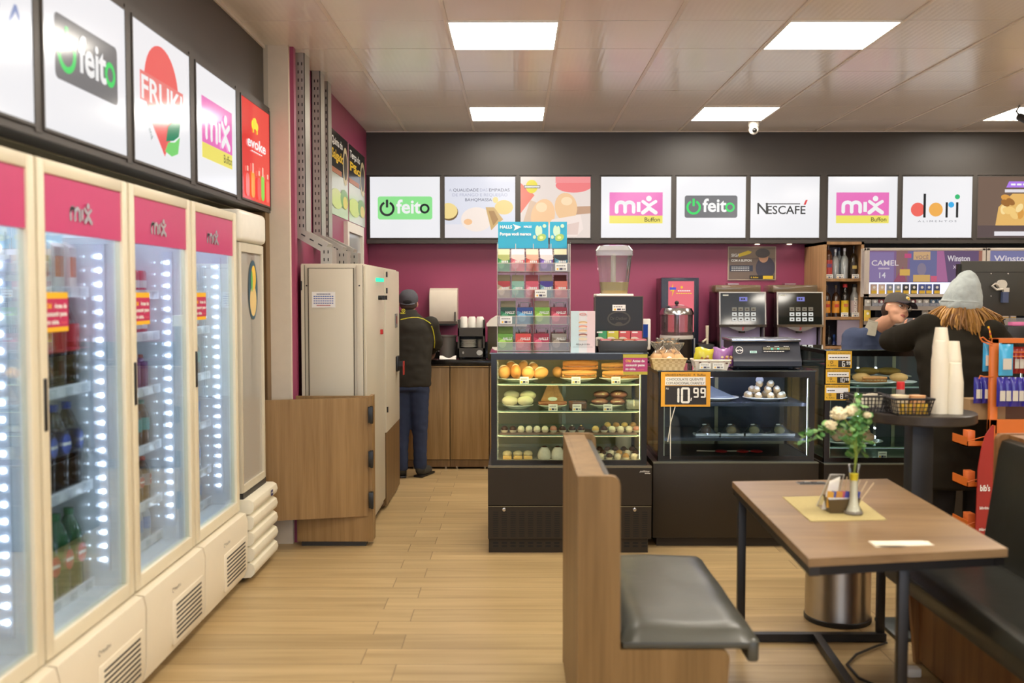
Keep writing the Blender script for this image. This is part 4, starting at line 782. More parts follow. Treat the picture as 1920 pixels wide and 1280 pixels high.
# third shelf: row of sweets in paper cups, one tray
tray = MB(); tray.m(P((120, 90, 80), .4)).box(cx0 + .05, cx1 - .05, 6.2, 6.42, z3, z3 + .008); tag(tray.build('sweets_tray'), 'long flat tray under the row of sweets on the third shelf', 'tray')
def sweet(x, y, z, r, mat, lb, grp, top=None):
    t = T('sweet', lb, 'sweet', (x, y, z), 0, grp); b = MB(t)
    b.lathe((x, y, z), [(0, 0), (r * .75, 0)] + [(r * (1.0 + (.06 if k else 0)), r * .6) for k in (1,)] + [(r * .95, r * .55), (0, r * .3)], 12); b.build('paper_cup', CREM, t)
    b = MB(t); b.sph((x, y, z + r * .85), (r * .92, r * .92, r * .85), 12, 8); b.build('filling', mat, t)
    if top: MB(t).sph((x, y, z + r * 1.7), (r * .3, r * .3, r * .25), 8, 6).build('topping', top, t)
row = [(946, CHOC, 'brown truffle', 0), (962, CHOC, 'brown truffle', 0), (977, CREM, 'white coconut sweet', 0), (992, CREM, 'white coconut sweet', 0), (1007, CREM, 'white coconut sweet', 0), (1022, CREM, 'white coconut sweet', 0), (1038, PNKF, 'pink sweet', 0), (1055, CHOC, 'chocolate sweet', CREM), (1073, CHOC, 'chocolate sweet', CREM), (1090, CHOC, 'chocolate sweet', YCR), (1117, YCR, 'golden nut sweet', 0), (1133, CHOC, 'chocolate sweet', 0), (1148, CREM, 'pale sweet', CHOC), (1164, CREM, 'pale sweet', CHOC), (1180, CREM, 'pale sweet', CHOC), (1194, PNKF, 'pinkish sweet', 0)]
NB = ['left end of the row', 'beside the left end of the row', 'just right of the two truffles', 'left centre', 'centre left', 'last white before the pink one', 'next to the whites', 'right of the pink sweet', 'above the bench back, left', 'above the bench back, right', 'right of the bench back', 'between the golden and the pale sweets', 'left of three pale ones', 'middle of three pale ones', 'right of three pale ones', 'right end of the row']
for (u, m_, nm, tp), nb in zip(row, NB): sweet(X(u, 6.27), 6.27, z3 + .008, .024, m_, '%s on the third shelf, %s' % (nm, nb), 'sweets in a row on the third shelf', tp or None)
for i, u in enumerate((1140, 1156, 1172, 1188)): sweet(X(u, 6.33), 6.34, z3 + .022, .024, (YCR, BRD)[i % 2], 'golden sweet in the back row of the third shelf, right side', 'golden sweets at the back of the third shelf')
# bottom deck
t3 = [(951, 'left'), (971, 'middle'), (990, 'right')]
for u, w_ in t3:
    x = X(u, 6.27); t = T('cream_slice', 'yellow layered cream slice on the bottom deck, %s of three' % w_, 'cake slice', (x, 6.27, z0)); MB(t).m(YCR).box(x - .028, x + .028, 6.24, 6.32, z0, z0 + .02, .004).build('base', None, t); MB(t).m(P((214, 196, 150), .5, 0, .3, .4, 60, 0, .4)).sph((x, 6.28, z0 + .03), (.03, .035, .022)).build('topping', None, t)
for u, w_ in ((1021, 'left'), (1046, 'right')):
    x = X(u, 6.27); t = T('sugared_pastry', 'tall sugar dusted pastry on the bottom deck, %s one beside the bench back' % w_, 'pastry', (x, 6.27, z0)); MB(t).m(P((232, 224, 210), .6, 0, .12, .3, 60, 0, .6)).lathe((x, 6.28, z0), [(0, 0), (.04, 0), (.044, .02), (.036, .05), (.02, .072), (0, .076)], 14).build('pastry', None, t); MB(t).m(CHOC).lathe((x, 6.28, z0), [(.02, .073), (.01, .08), (0, .08)], 8).build('topping', None, t)
k = 0
for j, y in enumerate((6.25, 6.31, 6.37)):
    for i in range(5):
        u = 1127 + 15.5 * i + 5 * (j % 2); sweet(X(u, 6.27), y, z0 + .012 * j, .023, (CREM, CHOC, CREM, BRD)[k % 4] if j < 2 else CHOC, ['cream and chocolate sweet in the front rows of the bottom deck cluster', 'chocolate sweet in the rear row of the bottom deck cluster'][j == 2], ['front sweets on the bottom deck', 'rear sweets on the bottom deck'][j == 2], CHOC if k % 4 == 0 else None); k += 1
x = X(1170, 6.5); t = T('milk_jug', 'tall milky white plastic container at the back right of the warm case', 'container', (x, 6.52, z0)); MB(t).lathe((x, 6.52, z0), [(0, 0), (.048, 0), (.052, .02), (.052, .13), (.045, .16), (.03, .17), (0, .17)], 20).build('body', P((222, 210, 186), .5), t)
# ---------- things on case 1 ----------
# candy rack
Y0 = 6.3; a, c_ = at(933, 600, Y0).x, at(1068, 600, Y0).x; ZR = zt; tier = .166
t = T('candy_rack', 'tall clear acrylic candy rack with blue header on the warm pastry case', 'display rack', ((a + c_) / 2, 6.33, ZR)); CL = GL((232, 228, 222), 1.0, .03, .06); CLe = P((214, 202, 186), .2, 0, .02)
b = MB(t); b.m(GL((226, 222, 216), 1.0, .03, .12)).box(a, c_, 6.445, 6.449, ZR, ZR + 4 * tier + .02); b.build('back_panel', None, t)
b = MB(t); b.m(CLe); 
for i in range(4):                                  # raised scrollwork cut into the clear back panel
    for k in range(4):
        z = ZR + tier * k + .118; x = a + (c_ - a) * (i + .5) / 4; w_ = (c_ - a) / 8
        for dx, dz, l, h in ((0, .022, .05, .004), (0, -.022, .05, .004), (-.025, 0, .004, .044), (.025, 0, .004, .044), (-.042, 0, .003, .03), (.042, 0, .003, .03), (-.034, .024, .02, .003), (.034, .024, .02, .003), (-.036, -.026, .02, .003), (.036, -.026, .02, .003)): b.cb((x + dx, 6.44, z + dz), (l, .006, h))
        b.m(BLK2 if k == 3 or k == 0 else P((92, 60, 62), .5))
        for dx in (-.0355, .0355): b.cb((x + dx, 6.442, z), (.006, .004, .024))
        b.m(CLe)
for i in range(5): x = a + (c_ - a) * i / 4; b.box(x - .002, x + .002, 6.43, 6.445, ZR, ZR + 4 * tier + .02)
b.build('scrollwork', None, t)
for k in range(4):
    z = ZR + tier * k; q = MB(t); q.m(CLe).box(a, c_, 6.26, 6.445, z + .002, z + .005).box(a, c_, 6.255, 6.26, z + .054, z + .058).m(CL).box(a, c_, 6.256, 6.259, z + .002, z + .055).m(CLe)
    for i in range(5): x = a + (c_ - a) * i / 4; q.box(x - .0015, x + .0015, 6.26, 6.30, z + .005, z + .035)
    q.build('tier_shelf', None, t)
for x in (a - .003, c_): MB(t).m(GL((200, 225, 205), 1.5, .03, .2)).box(x, x + .003, 6.27, 6.449, ZR, ZR + 4 * tier + .02).m(CLe).box(x, x + .003, 6.266, 6.27, ZR, ZR + 4 * tier + .01).build('side_panel', None, t)
hz = ZR + 4 * tier + .01; ht = at(1000, 416, 6.45).z; b = MB(t); TEAL = P((40, 170, 205), .35, 0, .03)
for i, (u0, u1) in enumerate(((934, 1028), (1031, 1063))):
    xa, xb = at(u0, 430, 6.44).x, at(u1, 430, 6.44).x; b.m(TEAL).box(xa, xb, 6.436, 6.44, hz - .02, ht); s = Sheet(b, (xa, 6.4355, hz)); w_ = xb - xa; h = ht - hz
    s.clip = (0, -.02, w_, h)
    lx = w_ - .095 if i == 0 else .01; GN = P((170, 205, 110), .4); PG = P((200, 230, 200), .4)
    s.ell(lx + .025, h * .62, .014, .034, PG); s.ell(lx + .044, h * .6, .012, .034, PG); s.ell(lx + .052, h * .33, .03, .022, GN, rot=.4); s.ell(lx + .05, h * .33, .012, .01, P((226, 236, 150), .4)); s.ell(lx + .07, h * .82, .012, .012, PG); s.ell(lx + .006, h * .35, .01, .012, PG)
    if i == 0: s.text('HALLS', .012, h * .72, .028, TXW, 'l', .03); s.text('HALLS', .165, h * .75, .018, TXW, 'l', .03); s.poly([(.1, h * .62), (.15, h * .78), (.095, h * .9), (.11, h * .76)], TXW); s.text('Porque você merece', .012, h * .42, .028, TXW, 'l', .03, wid=.2)
b.build('header_card', None, t, False)
def candy(u0, u1, k, c1, c2, flap, lb, name=None, txt=None):
    z = ZR + tier * k + .006; xa, xb = at(u0, 600, Y0).x + .002, at(u1, 600, Y0).x - .002; y = 6.285; t = T('candy_box', lb, 'candy box', ((xa + xb) / 2, y, z), 0, 'candy boxes in the clear rack'); h = .104
    b = MB(t); b.m(P(c1, .35)).box(xa, xb, y, y + .1, z, z + h); s = Sheet(b, (xa, y - .0006, z)); w_ = xb - xa; s.clip = (0, 0, w_, h); s.poly([(0, h), (w_, h), (w_, h * .7), (w_ * .5, h * .62), (0, h * .8)], P(c2, .35)); s.ell(w_ * .3, h * .4, w_ * .26, h * .26, P(tuple(min(255, v + 50) for v in c1), .35))
    if txt: s.bars(w_ * .3, h * .52, w_ * .6, h * .12, TXW, 4)
    else: s.text('HALLS', w_ * .92, h * (.62 if k < 2 else .5), h * .22, TXW, 'r', .03, wid=w_ * .6, shear=.2)
    b.build('box', None, t, False)
    if flap: MB(t).m(P(flap, .5)).add([(xa, y + .1, z + h), (xb, y + .1, z + h), (xb, y + .112, z + h + .04), (xa, y + .112, z + h + .04), (xa, y + .103, z + h), (xb, y + .103, z + h), (xb, y + .115, z + h + .04), (xa, y + .115, z + h + .04)], [(0, 1, 2, 3), (7, 6, 5, 4), (3, 2, 6, 7), (0, 3, 7, 4), (1, 5, 6, 2)]).build('lid_flap', None, t)
TN = ['bottom tier', 'second tier from bottom', 'third tier from bottom', 'top tier']
CRM = (226, 206, 168); q_ = 'TRIDENT'
for a_ in [(933, 956, 3, (60, 150, 70), (190, 200, 120), CRM, 'green'), (958, 984, 3, (226, 110, 120), (246, 230, 220), (240, 220, 214), 'pink and white'), (986, 1010, 3, (220, 90, 70), (240, 190, 160), (246, 206, 180), 'red and cream'), (1012, 1037, 3, (110, 80, 170), (236, 228, 226), (236, 228, 236), 'purple and white'), (1039, 1064, 3, (70, 130, 150), (30, 34, 40), CRM, 'black and blue'),
           (933, 957, 2, (190, 170, 140), (190, 60, 60), CRM, 'red striped cream'), (959, 983, 2, (120, 180, 160), (150, 200, 180), CRM, 'pale teal'), (985, 1010, 2, (226, 120, 140), (220, 90, 110), (206, 120, 124), 'pink'), (1012, 1037, 2, (120, 160, 170), (70, 50, 150), CRM, 'blue and red'), (1039, 1064, 2, (222, 96, 84), (232, 120, 100), (120, 60, 56), 'coral red')]:
    u0, u1, k, c1, c2, fp, cn = a_; candy(u0, u1, k, c1, c2, fp, '%s candy box on the %s of the clear rack' % (cn, TN[k]), txt=q_)
for a_ in [(938, 967, 1, (40, 130, 80), (20, 70, 50), CRM, 'dark green'), (969, 1000, 1, (90, 160, 200), (30, 70, 150), None, 'blue'), (1002, 1031, 1, (150, 200, 60), (120, 180, 50), CRM, 'lime'), (1033, 1063, 1, (200, 70, 90), (150, 20, 50), None, 'dark red'),
           (933, 962, 0, (150, 200, 70), (110, 170, 60), (160, 190, 110), 'lime'), (966, 996, 0, (226, 80, 66), (220, 70, 60), None, 'orange red'), (1000, 1030, 0, (200, 60, 90), (160, 24, 50), None, 'crimson'), (1034, 1063, 0, (130, 116, 96), (160, 150, 136), None, 'grey brown')]:
    u0, u1, k, c1, c2, fp, cn = a_; candy(u0, u1, k, c1, c2, fp, '%s HALLS candy box on the %s of the clear rack' % (cn, TN[k]))
for u, k, lb in ((1052, 3, 'top tier'), (1014, 2, 'third tier'), (949, 1, 'second tier')):
    p = at(u, 600, 6.25); ptag(p.x, 6.25, ZR + tier * k + .008, 'white price tag clipped to the %s of the candy rack' % lb, 1, .075, .045)
# standing card
pa, pb = at(1070, 660, 6.2), at(1116, 583, 6.2); t = T('menu_card', 'upright pastel card picturing stacked cakes beside the candy rack', 'card', ((pa.x + pb.x) / 2, 6.21, zt)); b = MB(t); w_ = pb.x - pa.x; h = pb.z - zt
b.m(P((236, 232, 226), .3)).box(pa.x, pb.x, 6.2, 6.206, zt, pb.z).m(GL((240, 240, 240), 1, .02, .1)).box(pa.x, pb.x, 6.2, 6.28, zt, zt + .004); s = Sheet(b, (pa.x, 6.1995, zt)); s.rect(0, 0, w_ / 3, h, P((206, 228, 232), .3)); s.rect(w_ / 3, 0, 2 * w_ / 3, h, P((228, 226, 226), .3)); s.rect(2 * w_ / 3, 0, w_, h, P((240, 214, 214), .3))
s.arc(w_ / 2, h * .92, w_ * .13, .003, 0, 360, P((226, 130, 120), .4), 20, h * .028); s.text('Dr.Oetker', w_ / 2, h * .91, .01, P((200, 90, 80), .4), 'c')
for i, c2 in enumerate(((232, 190, 130), (236, 160, 140), (240, 200, 150), (150, 90, 80), (240, 226, 190))): s.ell(w_ / 2, h * (.72 - .1 * i), w_ * .18, h * .035, P(c2, .5)); s.ell(w_ / 2, h * (.7 - .1 * i), w_ * .15, h * .02, P((246, 226, 200), .5))
s.text('PEÇA JÁ O SEU', w_ / 2, h * .17, .013, DARKF, 'c', .01); s.rect(w_ * .1, h * .12, w_ * .9, h * .125, GREY); b.build('card', None, t, False)
# dark tea display
pa, pb = at(1116, 640, 6.42), at(1205, 556, 6.42); t = T('tea_display', 'black countertop display with Dr.Oetker oval filled with tea boxes', 'display stand', ((pa.x + pb.x) / 2, 6.33, zt))
b = MB(t); b.m(P((18, 16, 14), .4)).box(pa.x, pb.x, 6.42, 6.43, zt, pb.z).m(P((110, 84, 70), .4)).box(pa.x - .004, pa.x, 6.415, 6.43, zt, pb.z + .004).box(pb.x, pb.x + .004, 6.415, 6.43, zt, pb.z + .004).box(pa.x, pb.x, 6.415, 6.43, pb.z, pb.z + .004)
s = Sheet(b, ((pa.x + pb.x) / 2, 6.4195, zt)); G1 = P((72, 68, 60), .5); cz = at(1158, 597, 6.42).z - zt; s.arc(0, cz, .07, .01, 0, 360, G1, 32, .044); s.ell(0, cz - .036, .024, .013, G1); s.text('Dr.Oetker', 0, cz - .008, .028, G1, 'c', .02, wid=.11)
c2 = at(1158, 577, 6.42).z - zt; s.rect(-.042, c2 - .02, .042, c2 + .02, TXW); s.bars(-.036, c2 + .004, .06, .006, GREY, 4); s.ell(-.026, c2 - .01, .007, .006, YEL); s.rect(-.012, c2 - .015, .012, c2 - .004, P((60, 60, 90), .5)); s.bars(.018, c2 - .015, .02, .01, GREY, 2); b.build('backboard', None, t, False)
pc_, pd = at(1124, 660, 6.2), at(1214, 640, 6.2); MB(t).m(P((52, 50, 50), .35)).box(pc_.x, pd.x, 6.2, 6.415, zt, zt + .004).box(pc_.x, pd.x, 6.2, 6.206, zt, pd.z + .004, .001).box(pc_.x, pc_.x + .004, 6.206, 6.415, zt, pd.z + .01).box(pd.x - .004, pd.x, 6.206, 6.415, zt, pd.z + .01).box(pc_.x, pd.x, 6.3, 6.415, zt, zt + .03).build('tray', None, t)
for i, (u0, u1, c1, cn) in enumerate(((1117, 1138, (60, 160, 100), 'green'), (1139, 1160, (206, 200, 60), 'yellow'), (1161, 1182, (206, 84, 84), 'red'), (1183, 1204, (200, 90, 100), 'rose'))):
    xa, xb = at(u0, 620, 6.33).x, at(u1, 620, 6.33).x; t = T('tea_box', '%s tea box in the back row of the black display' % cn, 'tea box', ((xa + xb) / 2, 6.36, zt + .03), 0, 'tea boxes in the black display'); b = MB(t); y = 6.33; h = .095; z = zt + .03; b.m(P(c1, .4)).box(max(xa, pc_.x + .006), xb - .001, y, y + .05, z, z + h); s = Sheet(b, (xa, y - .0006, z)); w_ = xb - xa; s.clip = (0, 0, w_, h); s.ell(w_ * .3, h * .3, w_ * .55, h * .32, P((226, 218, 200), .4)); s.bars(w_ * .12, h * .38, w_ * .34, h * .06, DARKF, 3); s.rect(w_ * .1, h * .88, w_ * .6, h * .97, TXW); b.build('box', None, t, False)
for i, c1 in enumerate(((222, 120, 130), (150, 110, 60), (216, 110, 80), (226, 120, 130))):
    xa = pc_.x + .008 + .073 * i; b = MB(); b.m(P(c1, .4)).box(xa, xa + .068, 6.215, 6.29, zt + .005, zt + .078); s = Sheet(b, (xa, 6.2145, zt)); s.rect(.01, .05, .058, .074, P((236, 190, 170), .4)); o = b.build('tea_box'); tag(o, '%s tea box in the front row of the black display, %s' % (['pink', 'brown', 'orange', 'pink'][i], ['far left', 'second from left', 'third from left', 'far right'][i]), 'tea box', 'tea boxes in the black display')
# payment terminal behind
p = at(1211, 615, 6.45); t = T('payment_terminal', 'white payment terminal with dark screen beside the tea display', 'payment terminal', (p.x, 6.45, zt)); MB(t).m(WHITE).box(p.x - .035, p.x + .03, 6.44, 6.47, zt, zt + .2, .006).build('housing', None, t); MB(t).m(EM((60, 90, 170), .5)).box(p.x - .028, p.x + .012, 6.437, 6.44, zt + .08, zt + .165).m(BLK2).box(p.x - .028, p.x + .012, 6.437, 6.44, zt + .02, zt + .08).build('screen', None, t)
# juice dispenser
J = at(1150, 550, 6.6); t = T('juice_dispenser', 'clear juice dispenser with yellow juice at the bottom, behind the tea display', 'juice dispenser', (J.x, 6.6, zt))
b = MB(t); zj = at(1150, 553, 6.6).z; b.m(BLK2).box(J.x - .12, J.x + .15, 6.5, 6.74, zt, zj - .015, .006); b.build('body', None, t); w_ = (at(1184, 550, 6.6).x - at(1117, 550, 6.6).x) / 2
MB(t).m(WHITE).box(J.x - w_ - .003, J.x + w_ + .003, 6.49, 6.73, zj - .015, zj + .008, .005).build('drip_plate', None, t)
zk = at(1150, 470, 6.6).z; b = MB(t); CJ = GL((238, 238, 242), 1.6, .03, .1)
def rr(hx, hy, z, r): 
    out = []
    for cx, cy, a0 in ((hx - r, -hy + r, -90), (hx - r, hy - r, 0), (-hx + r, hy - r, 90), (-hx + r, -hy + r, 180)):
        for k in range(4): q = math.radians(a0 + 30 * k); out.append((J.x + cx + r * math.cos(q), 6.61 + cy + r * math.sin(q), z))
    return out
def loft(b, rings):
    n = len(rings[0]); vs = [p for r in rings for p in r]; fs = [(i * n + k, i * n + (k + 1) % n, (i + 1) * n + (k + 1) % n, (i + 1) * n + k) for i in range(len(rings) - 1) for k in range(n)]; fs += [list(range(n))[::-1], list(range((len(rings) - 1) * n, len(rings) * n))]; b.add(vs, fs)
loft(b.m(CJ), [rr(.088, .085, zj + .008, .02), rr(.092, .09, zj + .05, .02), rr(.112, .105, zk - .05, .03), rr(.118, .11, zk - .03, .03)]); b.build('jar', None, t)
b = MB(t); loft(b.m(GL((240, 240, 244), 2.0, .05, .3)), [rr(.121, .113, zk - .035, .035), rr(.12, .112, zk, .035), rr(.1, .09, zk + .03, .04), rr(.06, .05, zk + .037, .03)]); b.build('lid', None, t)
b = MB(t); loft(b.m(P((226, 190, 70), .2)), [rr(.085, .082, zj + .009, .02), rr(.088, .086, zj + .03, .02)]); loft(b.m(GL((226, 206, 110), .3, 0, .7)), [rr(.088, .086, zj + .03, .02), rr(.094, .09, zj + .085, .02)]); b.build('juice', None, t)
MB(t).cyl((J.x, 6.61, zj + .01), (J.x, 6.61, zk - .02), .017).build('cooling_column', P((228, 222, 205), .4), t)
# magenta notice on the glass
pa, pb = at(1168, 702, 6.11), at(1214, 664, 6.11); b = MB(); w_, h = pb.x - pa.x, pb.z - pa.z; b.m(P((200, 190, 60), .5)).box(pa.x, pb.x, 6.105, 6.108, pa.z, pb.z); s = Sheet(b, (pa.x, 6.1045, pa.z)); s.rect(0, 0, w_, h, P((196, 186, 64), .5)); s.rect(0, h * .15, w_, h * .83, P((190, 70, 125), .5))
s.text('Olá!', w_ * .1, h * .62, h * .17, P((240, 190, 80), .5), 'l', .03); s.text('Antes de', w_ * .38, h * .62, h * .17, TXW, 'l', .03, wid=w_ * .5); s.text('consumir passe', w_ * .1, h * .42, h * .17, TXW, 'l', .03, wid=w_ * .78); s.text('no caixa.', w_ * .1, h * .23, h * .17, TXW, 'l', .03, wid=w_ * .42); s.text('Obrigado', w_ * .58, h * .23, h * .09, P((230, 130, 120), .5))
tag(b.build('notice', smooth=False), 'magenta notice with yellow edges on the upper right of the warm case', 'notice')
# ================= case 2: cool lit low case =================
dx0, dx1 = at(1234, 780, 6.27).x, at(1527, 780, 6.27).x; ex0, ex1 = at(1224, 950, 6.22).x, at(1534, 950, 6.22).x; yb_ = 6.27; zb2 = at(1380, 866, 6.25).z; zt2 = at(1380, 694, 6.27).z
def base2(t):
    b = MB(t); b.m(BB).box(ex0, ex1, 6.22, 6.95, .06, zb2, .004).box(ex0 + .03, ex1 - .03, 6.26, 6.9, 0, .06).m(P((110, 112, 96), .3, .4)).box(ex0, ex1, 6.216, 6.27, zb2 - .004, zb2 + .003); b.build('base', None, t)
Z2a, Z2b = at(1400, 752, 6.45).z, at(1400, 816, 6.45).z
showcase('low black display case with bluish tube light, holding wrapped desserts, centre right', dx0, dx1, 6.27, 6.92, zb2, zt2, [Z2a, Z2b - .0], (218, 214, 255), 26, base_fn=base2, back=(44, 52, 68), shelf='metal')
b = MB().m(EM((226, 200, 255), 9)).cyl((dx0 + .2, 6.4, zt2 - .06), (dx1 - .22, 6.72, zt2 - .05), .008, None, 10); tag(b.build('tube_light'), 'glowing violet white tube under the top of the low case', 'tube light')
tag(MB().m(WHITE).tube([at(1257, 762, 6.262), at(1257, 860, 6.262)], .003).tube([at(1266, 762, 6.26), at(1258, 790, 6.26), at(1252, 828, 6.26)], .003).build('cord'), 'thin white cord hanging below the yellow price board', 'cord')
x = at(1434, 745, 6.5).x; plate_at(x, 6.5, Z2a, .145, .11, 'white plate of cream puffs in the low case')
n = 0
for lv, (cnt, rx, ry) in enumerate(((9, .115, .075), (7, .085, .055), (4, .05, .03))):
    for i in range(cnt):
        a = 2 * PI * i / cnt + .3 * lv; px, py, pz = x + rx * math.cos(a), 6.5 + ry * math.sin(a), Z2a + .015 + .036 * lv
        o = T('cream_puff', 'round cream puff on the pyramid in the low case, %s layer' % ('bottom', 'middle', 'upper')[lv], 'cream puff', (px, py, pz), 0, 'cream puffs, %s layer' % ('bottom', 'middle', 'upper')[lv])
        MB(o).sph((px, py, pz + .022), (.024, .024, .022), 12, 8).build('shell', P((206, 176, 130), .5, 0, .2, .3, 50), o); MB(o).sph((px, py - .006, pz + .03), (.018, .018, .017), 10, 6).build('icing', P((240, 234, 214), .4), o)
o = MB().sph((x - .035, 6.5, Z2a + .135), (.026, .006, .024)).build('round_tag', P((235, 235, 250), .4)); tag(o, 'round white tag on top of the cream puff pyramid', 'tag')
px = at(1345, 745, 6.5).x; plate_at(px, 6.5, Z2a, .14, .11, 'white plate with a wrapped wedge, beside the cream puffs')
o = T('wrapped_wedge', 'dark dessert wedge under bluish clear wrap beside the cream puffs', 'dessert', (px, 6.5, Z2a + .02)); MB(o).m(P((90, 80, 84), .4, 0, .3, .4, 50)).prism([(px - .1, Z2a + .022), (px + .11, Z2a + .022), (px - .08, Z2a + .1)], 'y', 6.45, 6.55).build('wedge', None, o)
MB(o).m(GL((170, 180, 200), 3, .08, .35)).prism([(px - .115, Z2a + .02), (px + .125, Z2a + .02), (px - .085, Z2a + .115)], 'y', 6.44, 6.56).build('clear_wrap', None, o)
for i, (u0, u1) in enumerate(((1303, 1347), (1350, 1396), (1392, 1440), (1439, 1488))):
    xa, xb = at(u0, 815, 6.42).x, at(u1, 815, 6.42).x; xc = (xa + xb) / 2; r = (xb - xa) / 2; z = Z2b
    o = T('wrapped_dessert', 'small dessert on a white tray under a clear cone, %s of four' % ('leftmost', 'second from left', 'third from left', 'rightmost')[i], 'dessert', (xc, 6.45, z), 0, 'desserts on white trays in the low case')
    MB(o).m(P((226, 228, 236), .3)).box(xc - r, xc + r, 6.39, 6.51, z, z + .012, .005).box(xc - r, xc + r, 6.385, 6.392, z + .006, z + .02).build('tray', None, o)
    MB(o).sph((xc, 6.45, z + .035), (.035, .035, .026), 14, 8).build('cake', P(((120, 80, 60), (214, 180, 120), (210, 190, 130), (216, 200, 140))[i], .5, 0, .3, .4, 60), o)
    MB(o).m(GL((225, 230, 240), 3.0, .06, .08)).lathe((xc, 6.45, z + .012), [(r * .95, 0), (r * .7, .02), (.025, .062), (.012, .066), (0, .066)], 12).build('clear_wrap', None, o)
    MB(o).sph((xc - .012, 6.435, z + .074), (.016, .01, .004)).build('seal_sticker', P((225, 228, 240), .4), o)
for i, u in enumerate((1352, 1392, 1418)):
    p = at(u, 838 + 4 * (i == 1), 6.5); o = T('red_spatula', 'red round headed spatula lying on the floor of the low case, %s of three' % ('left', 'middle', 'right')[i], 'spatula', (p.x, 6.5, zb2 + .022)); MB(o).sph((p.x, 6.5, zb2 + .03), (.042, .05, .008)).build('head', P((200, 50, 50), .4), o); MB(o).tube([(p.x - .03, 6.5, zb2 + .03), (p.x - .16, 6.5, zb2 + .032)], .005).build('handle', P((190, 170, 150), .4), o)
# price board
def price_board(u0, v0, u1, v1, Y, lb, top, price, yel=(236, 172, 50)):
    pa, pb = at(u0, v1, Y), at(u1, v0, Y); o = T('price_board', lb, 'price sign', ((pa.x + pb.x) / 2, Y, pa.z)); w_, h = pb.x - pa.x, pb.z - pa.z; b = MB(o); b.m(P(yel, .5, 0, .04)).box(pa.x, pb.x, Y - .004, Y, pa.z, pb.z); s = Sheet(b, (pa.x, Y - .0045, pa.z))
    return o, b, s, w_, h
o, b, s, w_, h = price_board(1239, 697, 1332, 762, 6.25, 'big yellow price board reading chocolate quente 10,99 on the low case', 0, 0)
s.rect(w_ * .08, h * .06, w_ * .92, h * .6, P((40, 34, 28), .4)); s.rect(w_ * .08, h * .62, w_ * .9, h * .86, TXW)
s.text('APROVEITE A PROMOÇÃO', w_ * .08, h * .885, h * .085, TXK, wid=w_ * .52); s.text('R. Buffon', w_ * .66, h * .885, h * .09, TXK, wid=w_ * .24)
s.text('CHOCOLATE QUENTE', w_ * .11, h * .755, h * .1, TXK, wid=w_ * .74); s.text('COM ADICIONAL CHANTILY', w_ * .1, h * .645, h * .1, TXK, wid=w_ * .78); s.text('R$', w_ * .1, h * .5, h * .07, TXW)
def seg(s, ch, x, y, w_, h, m_, t):
    S = {'0': 'abcdef', '1': 'bc', '2': 'abged', '9': 'abcdfg', '8': 'abcdefg', '6': 'acdefg', '5': 'acdfg'}[ch]
    L_ = {'a': (0, h, w_, h), 'd': (0, 0, w_, 0), 'g': (0, h / 2, w_, h / 2), 'b': (w_, h / 2, w_, h), 'c': (w_, 0, w_, h / 2), 'f': (0, h / 2, 0, h), 'e': (0, 0, 0, h / 2)}
    for c2 in S: a_ = L_[c2]; dx, dy = (a_[2] - a_[0]), (a_[3] - a_[1]); s.stroke([(x + a_[0] + dx * .1, y + a_[1] + dy * .1), (x + a_[2] - dx * .1, y + a_[3] - dy * .1)], t, m_)
seg(s, '1', w_ * .22, h * .13, w_ * .13, h * .4, TXW, h * .06); seg(s, '0', w_ * .42, h * .13, w_ * .14, h * .4, TXW, h * .06); s.stroke([(w_ * .61, h * .25), (w_ * .6, h * .19)], h * .03, TXW); seg(s, '9', w_ * .66, h * .29, w_ * .08, h * .24, TXW, h * .045); seg(s, '9', w_ * .8, h * .29, w_ * .08, h * .24, TXW, h * .045)
b.build('board', None, o, False)
# scale
pa, pb = at(1372, 692, 6.4), at(1503, 632, 6.4); o = T('counter_scale', 'dark blue grey counter scale with steel tray and digit display on the low case', 'scale', ((pa.x + pb.x) / 2, 6.5, zt2)); x0, x1 = pa.x, pb.x; zs = pb.z; SCL = P((44, 48, 60), .35)
b = MB(o); b.m(SCL).prism([(6.4, zt2 + .005), (6.68, zt2 + .005), (6.68, zs - .03), (6.44, zs - .03), (6.42, zs - .05), (6.4, zt2 + .09), (6.37, zt2 + .05), (6.37, zt2 + .02)], 'x', x0 + .005, x1 - .005); 
for x in (x0 + .05, x1 - .05): b.cyl((x, 6.45, zt2), (x, 6.45, zt2 + .01), .015)
b.build('body', None, o); MB(o).m(P((176, 186, 200), .18, .9)).box(x0, x1, 6.41, 6.72, zs - .03, zs - .012, .004).build('weighing_tray', None, o)
b = MB(o); U2 = Vector((0, .02, (zs - .05) - (zt2 + .09))); s = Sheet(b, (x0, 6.397, zt2 + .088), (1, 0, 0), U2); w_ = x1 - x0; h = U2.length
s.arc(w_ * .11, h * .5, h * .34, .003, 0, 360, TXW); s.text('prix', w_ * .11, h * .4, h * .32, TXW, 'c', .02, wid=w_ * .1); s.rect(w_ * .26, h * .2, w_ * .36, h * .42, P((190, 226, 220), .3)); s.bars(w_ * .275, h * .26, w_ * .07, h * .1, P((60, 130, 120), .4), 3)
s.rect(w_ * .44, h * .4, w_ * .84, h * .85, P((30, 32, 38), .2))
for k in range(22): s.n = 20; s.rect(w_ * (.45 + .0175 * k), h * .5, w_ * (.461 + .0175 * k), h * .75, P((150, 146, 120), .4))
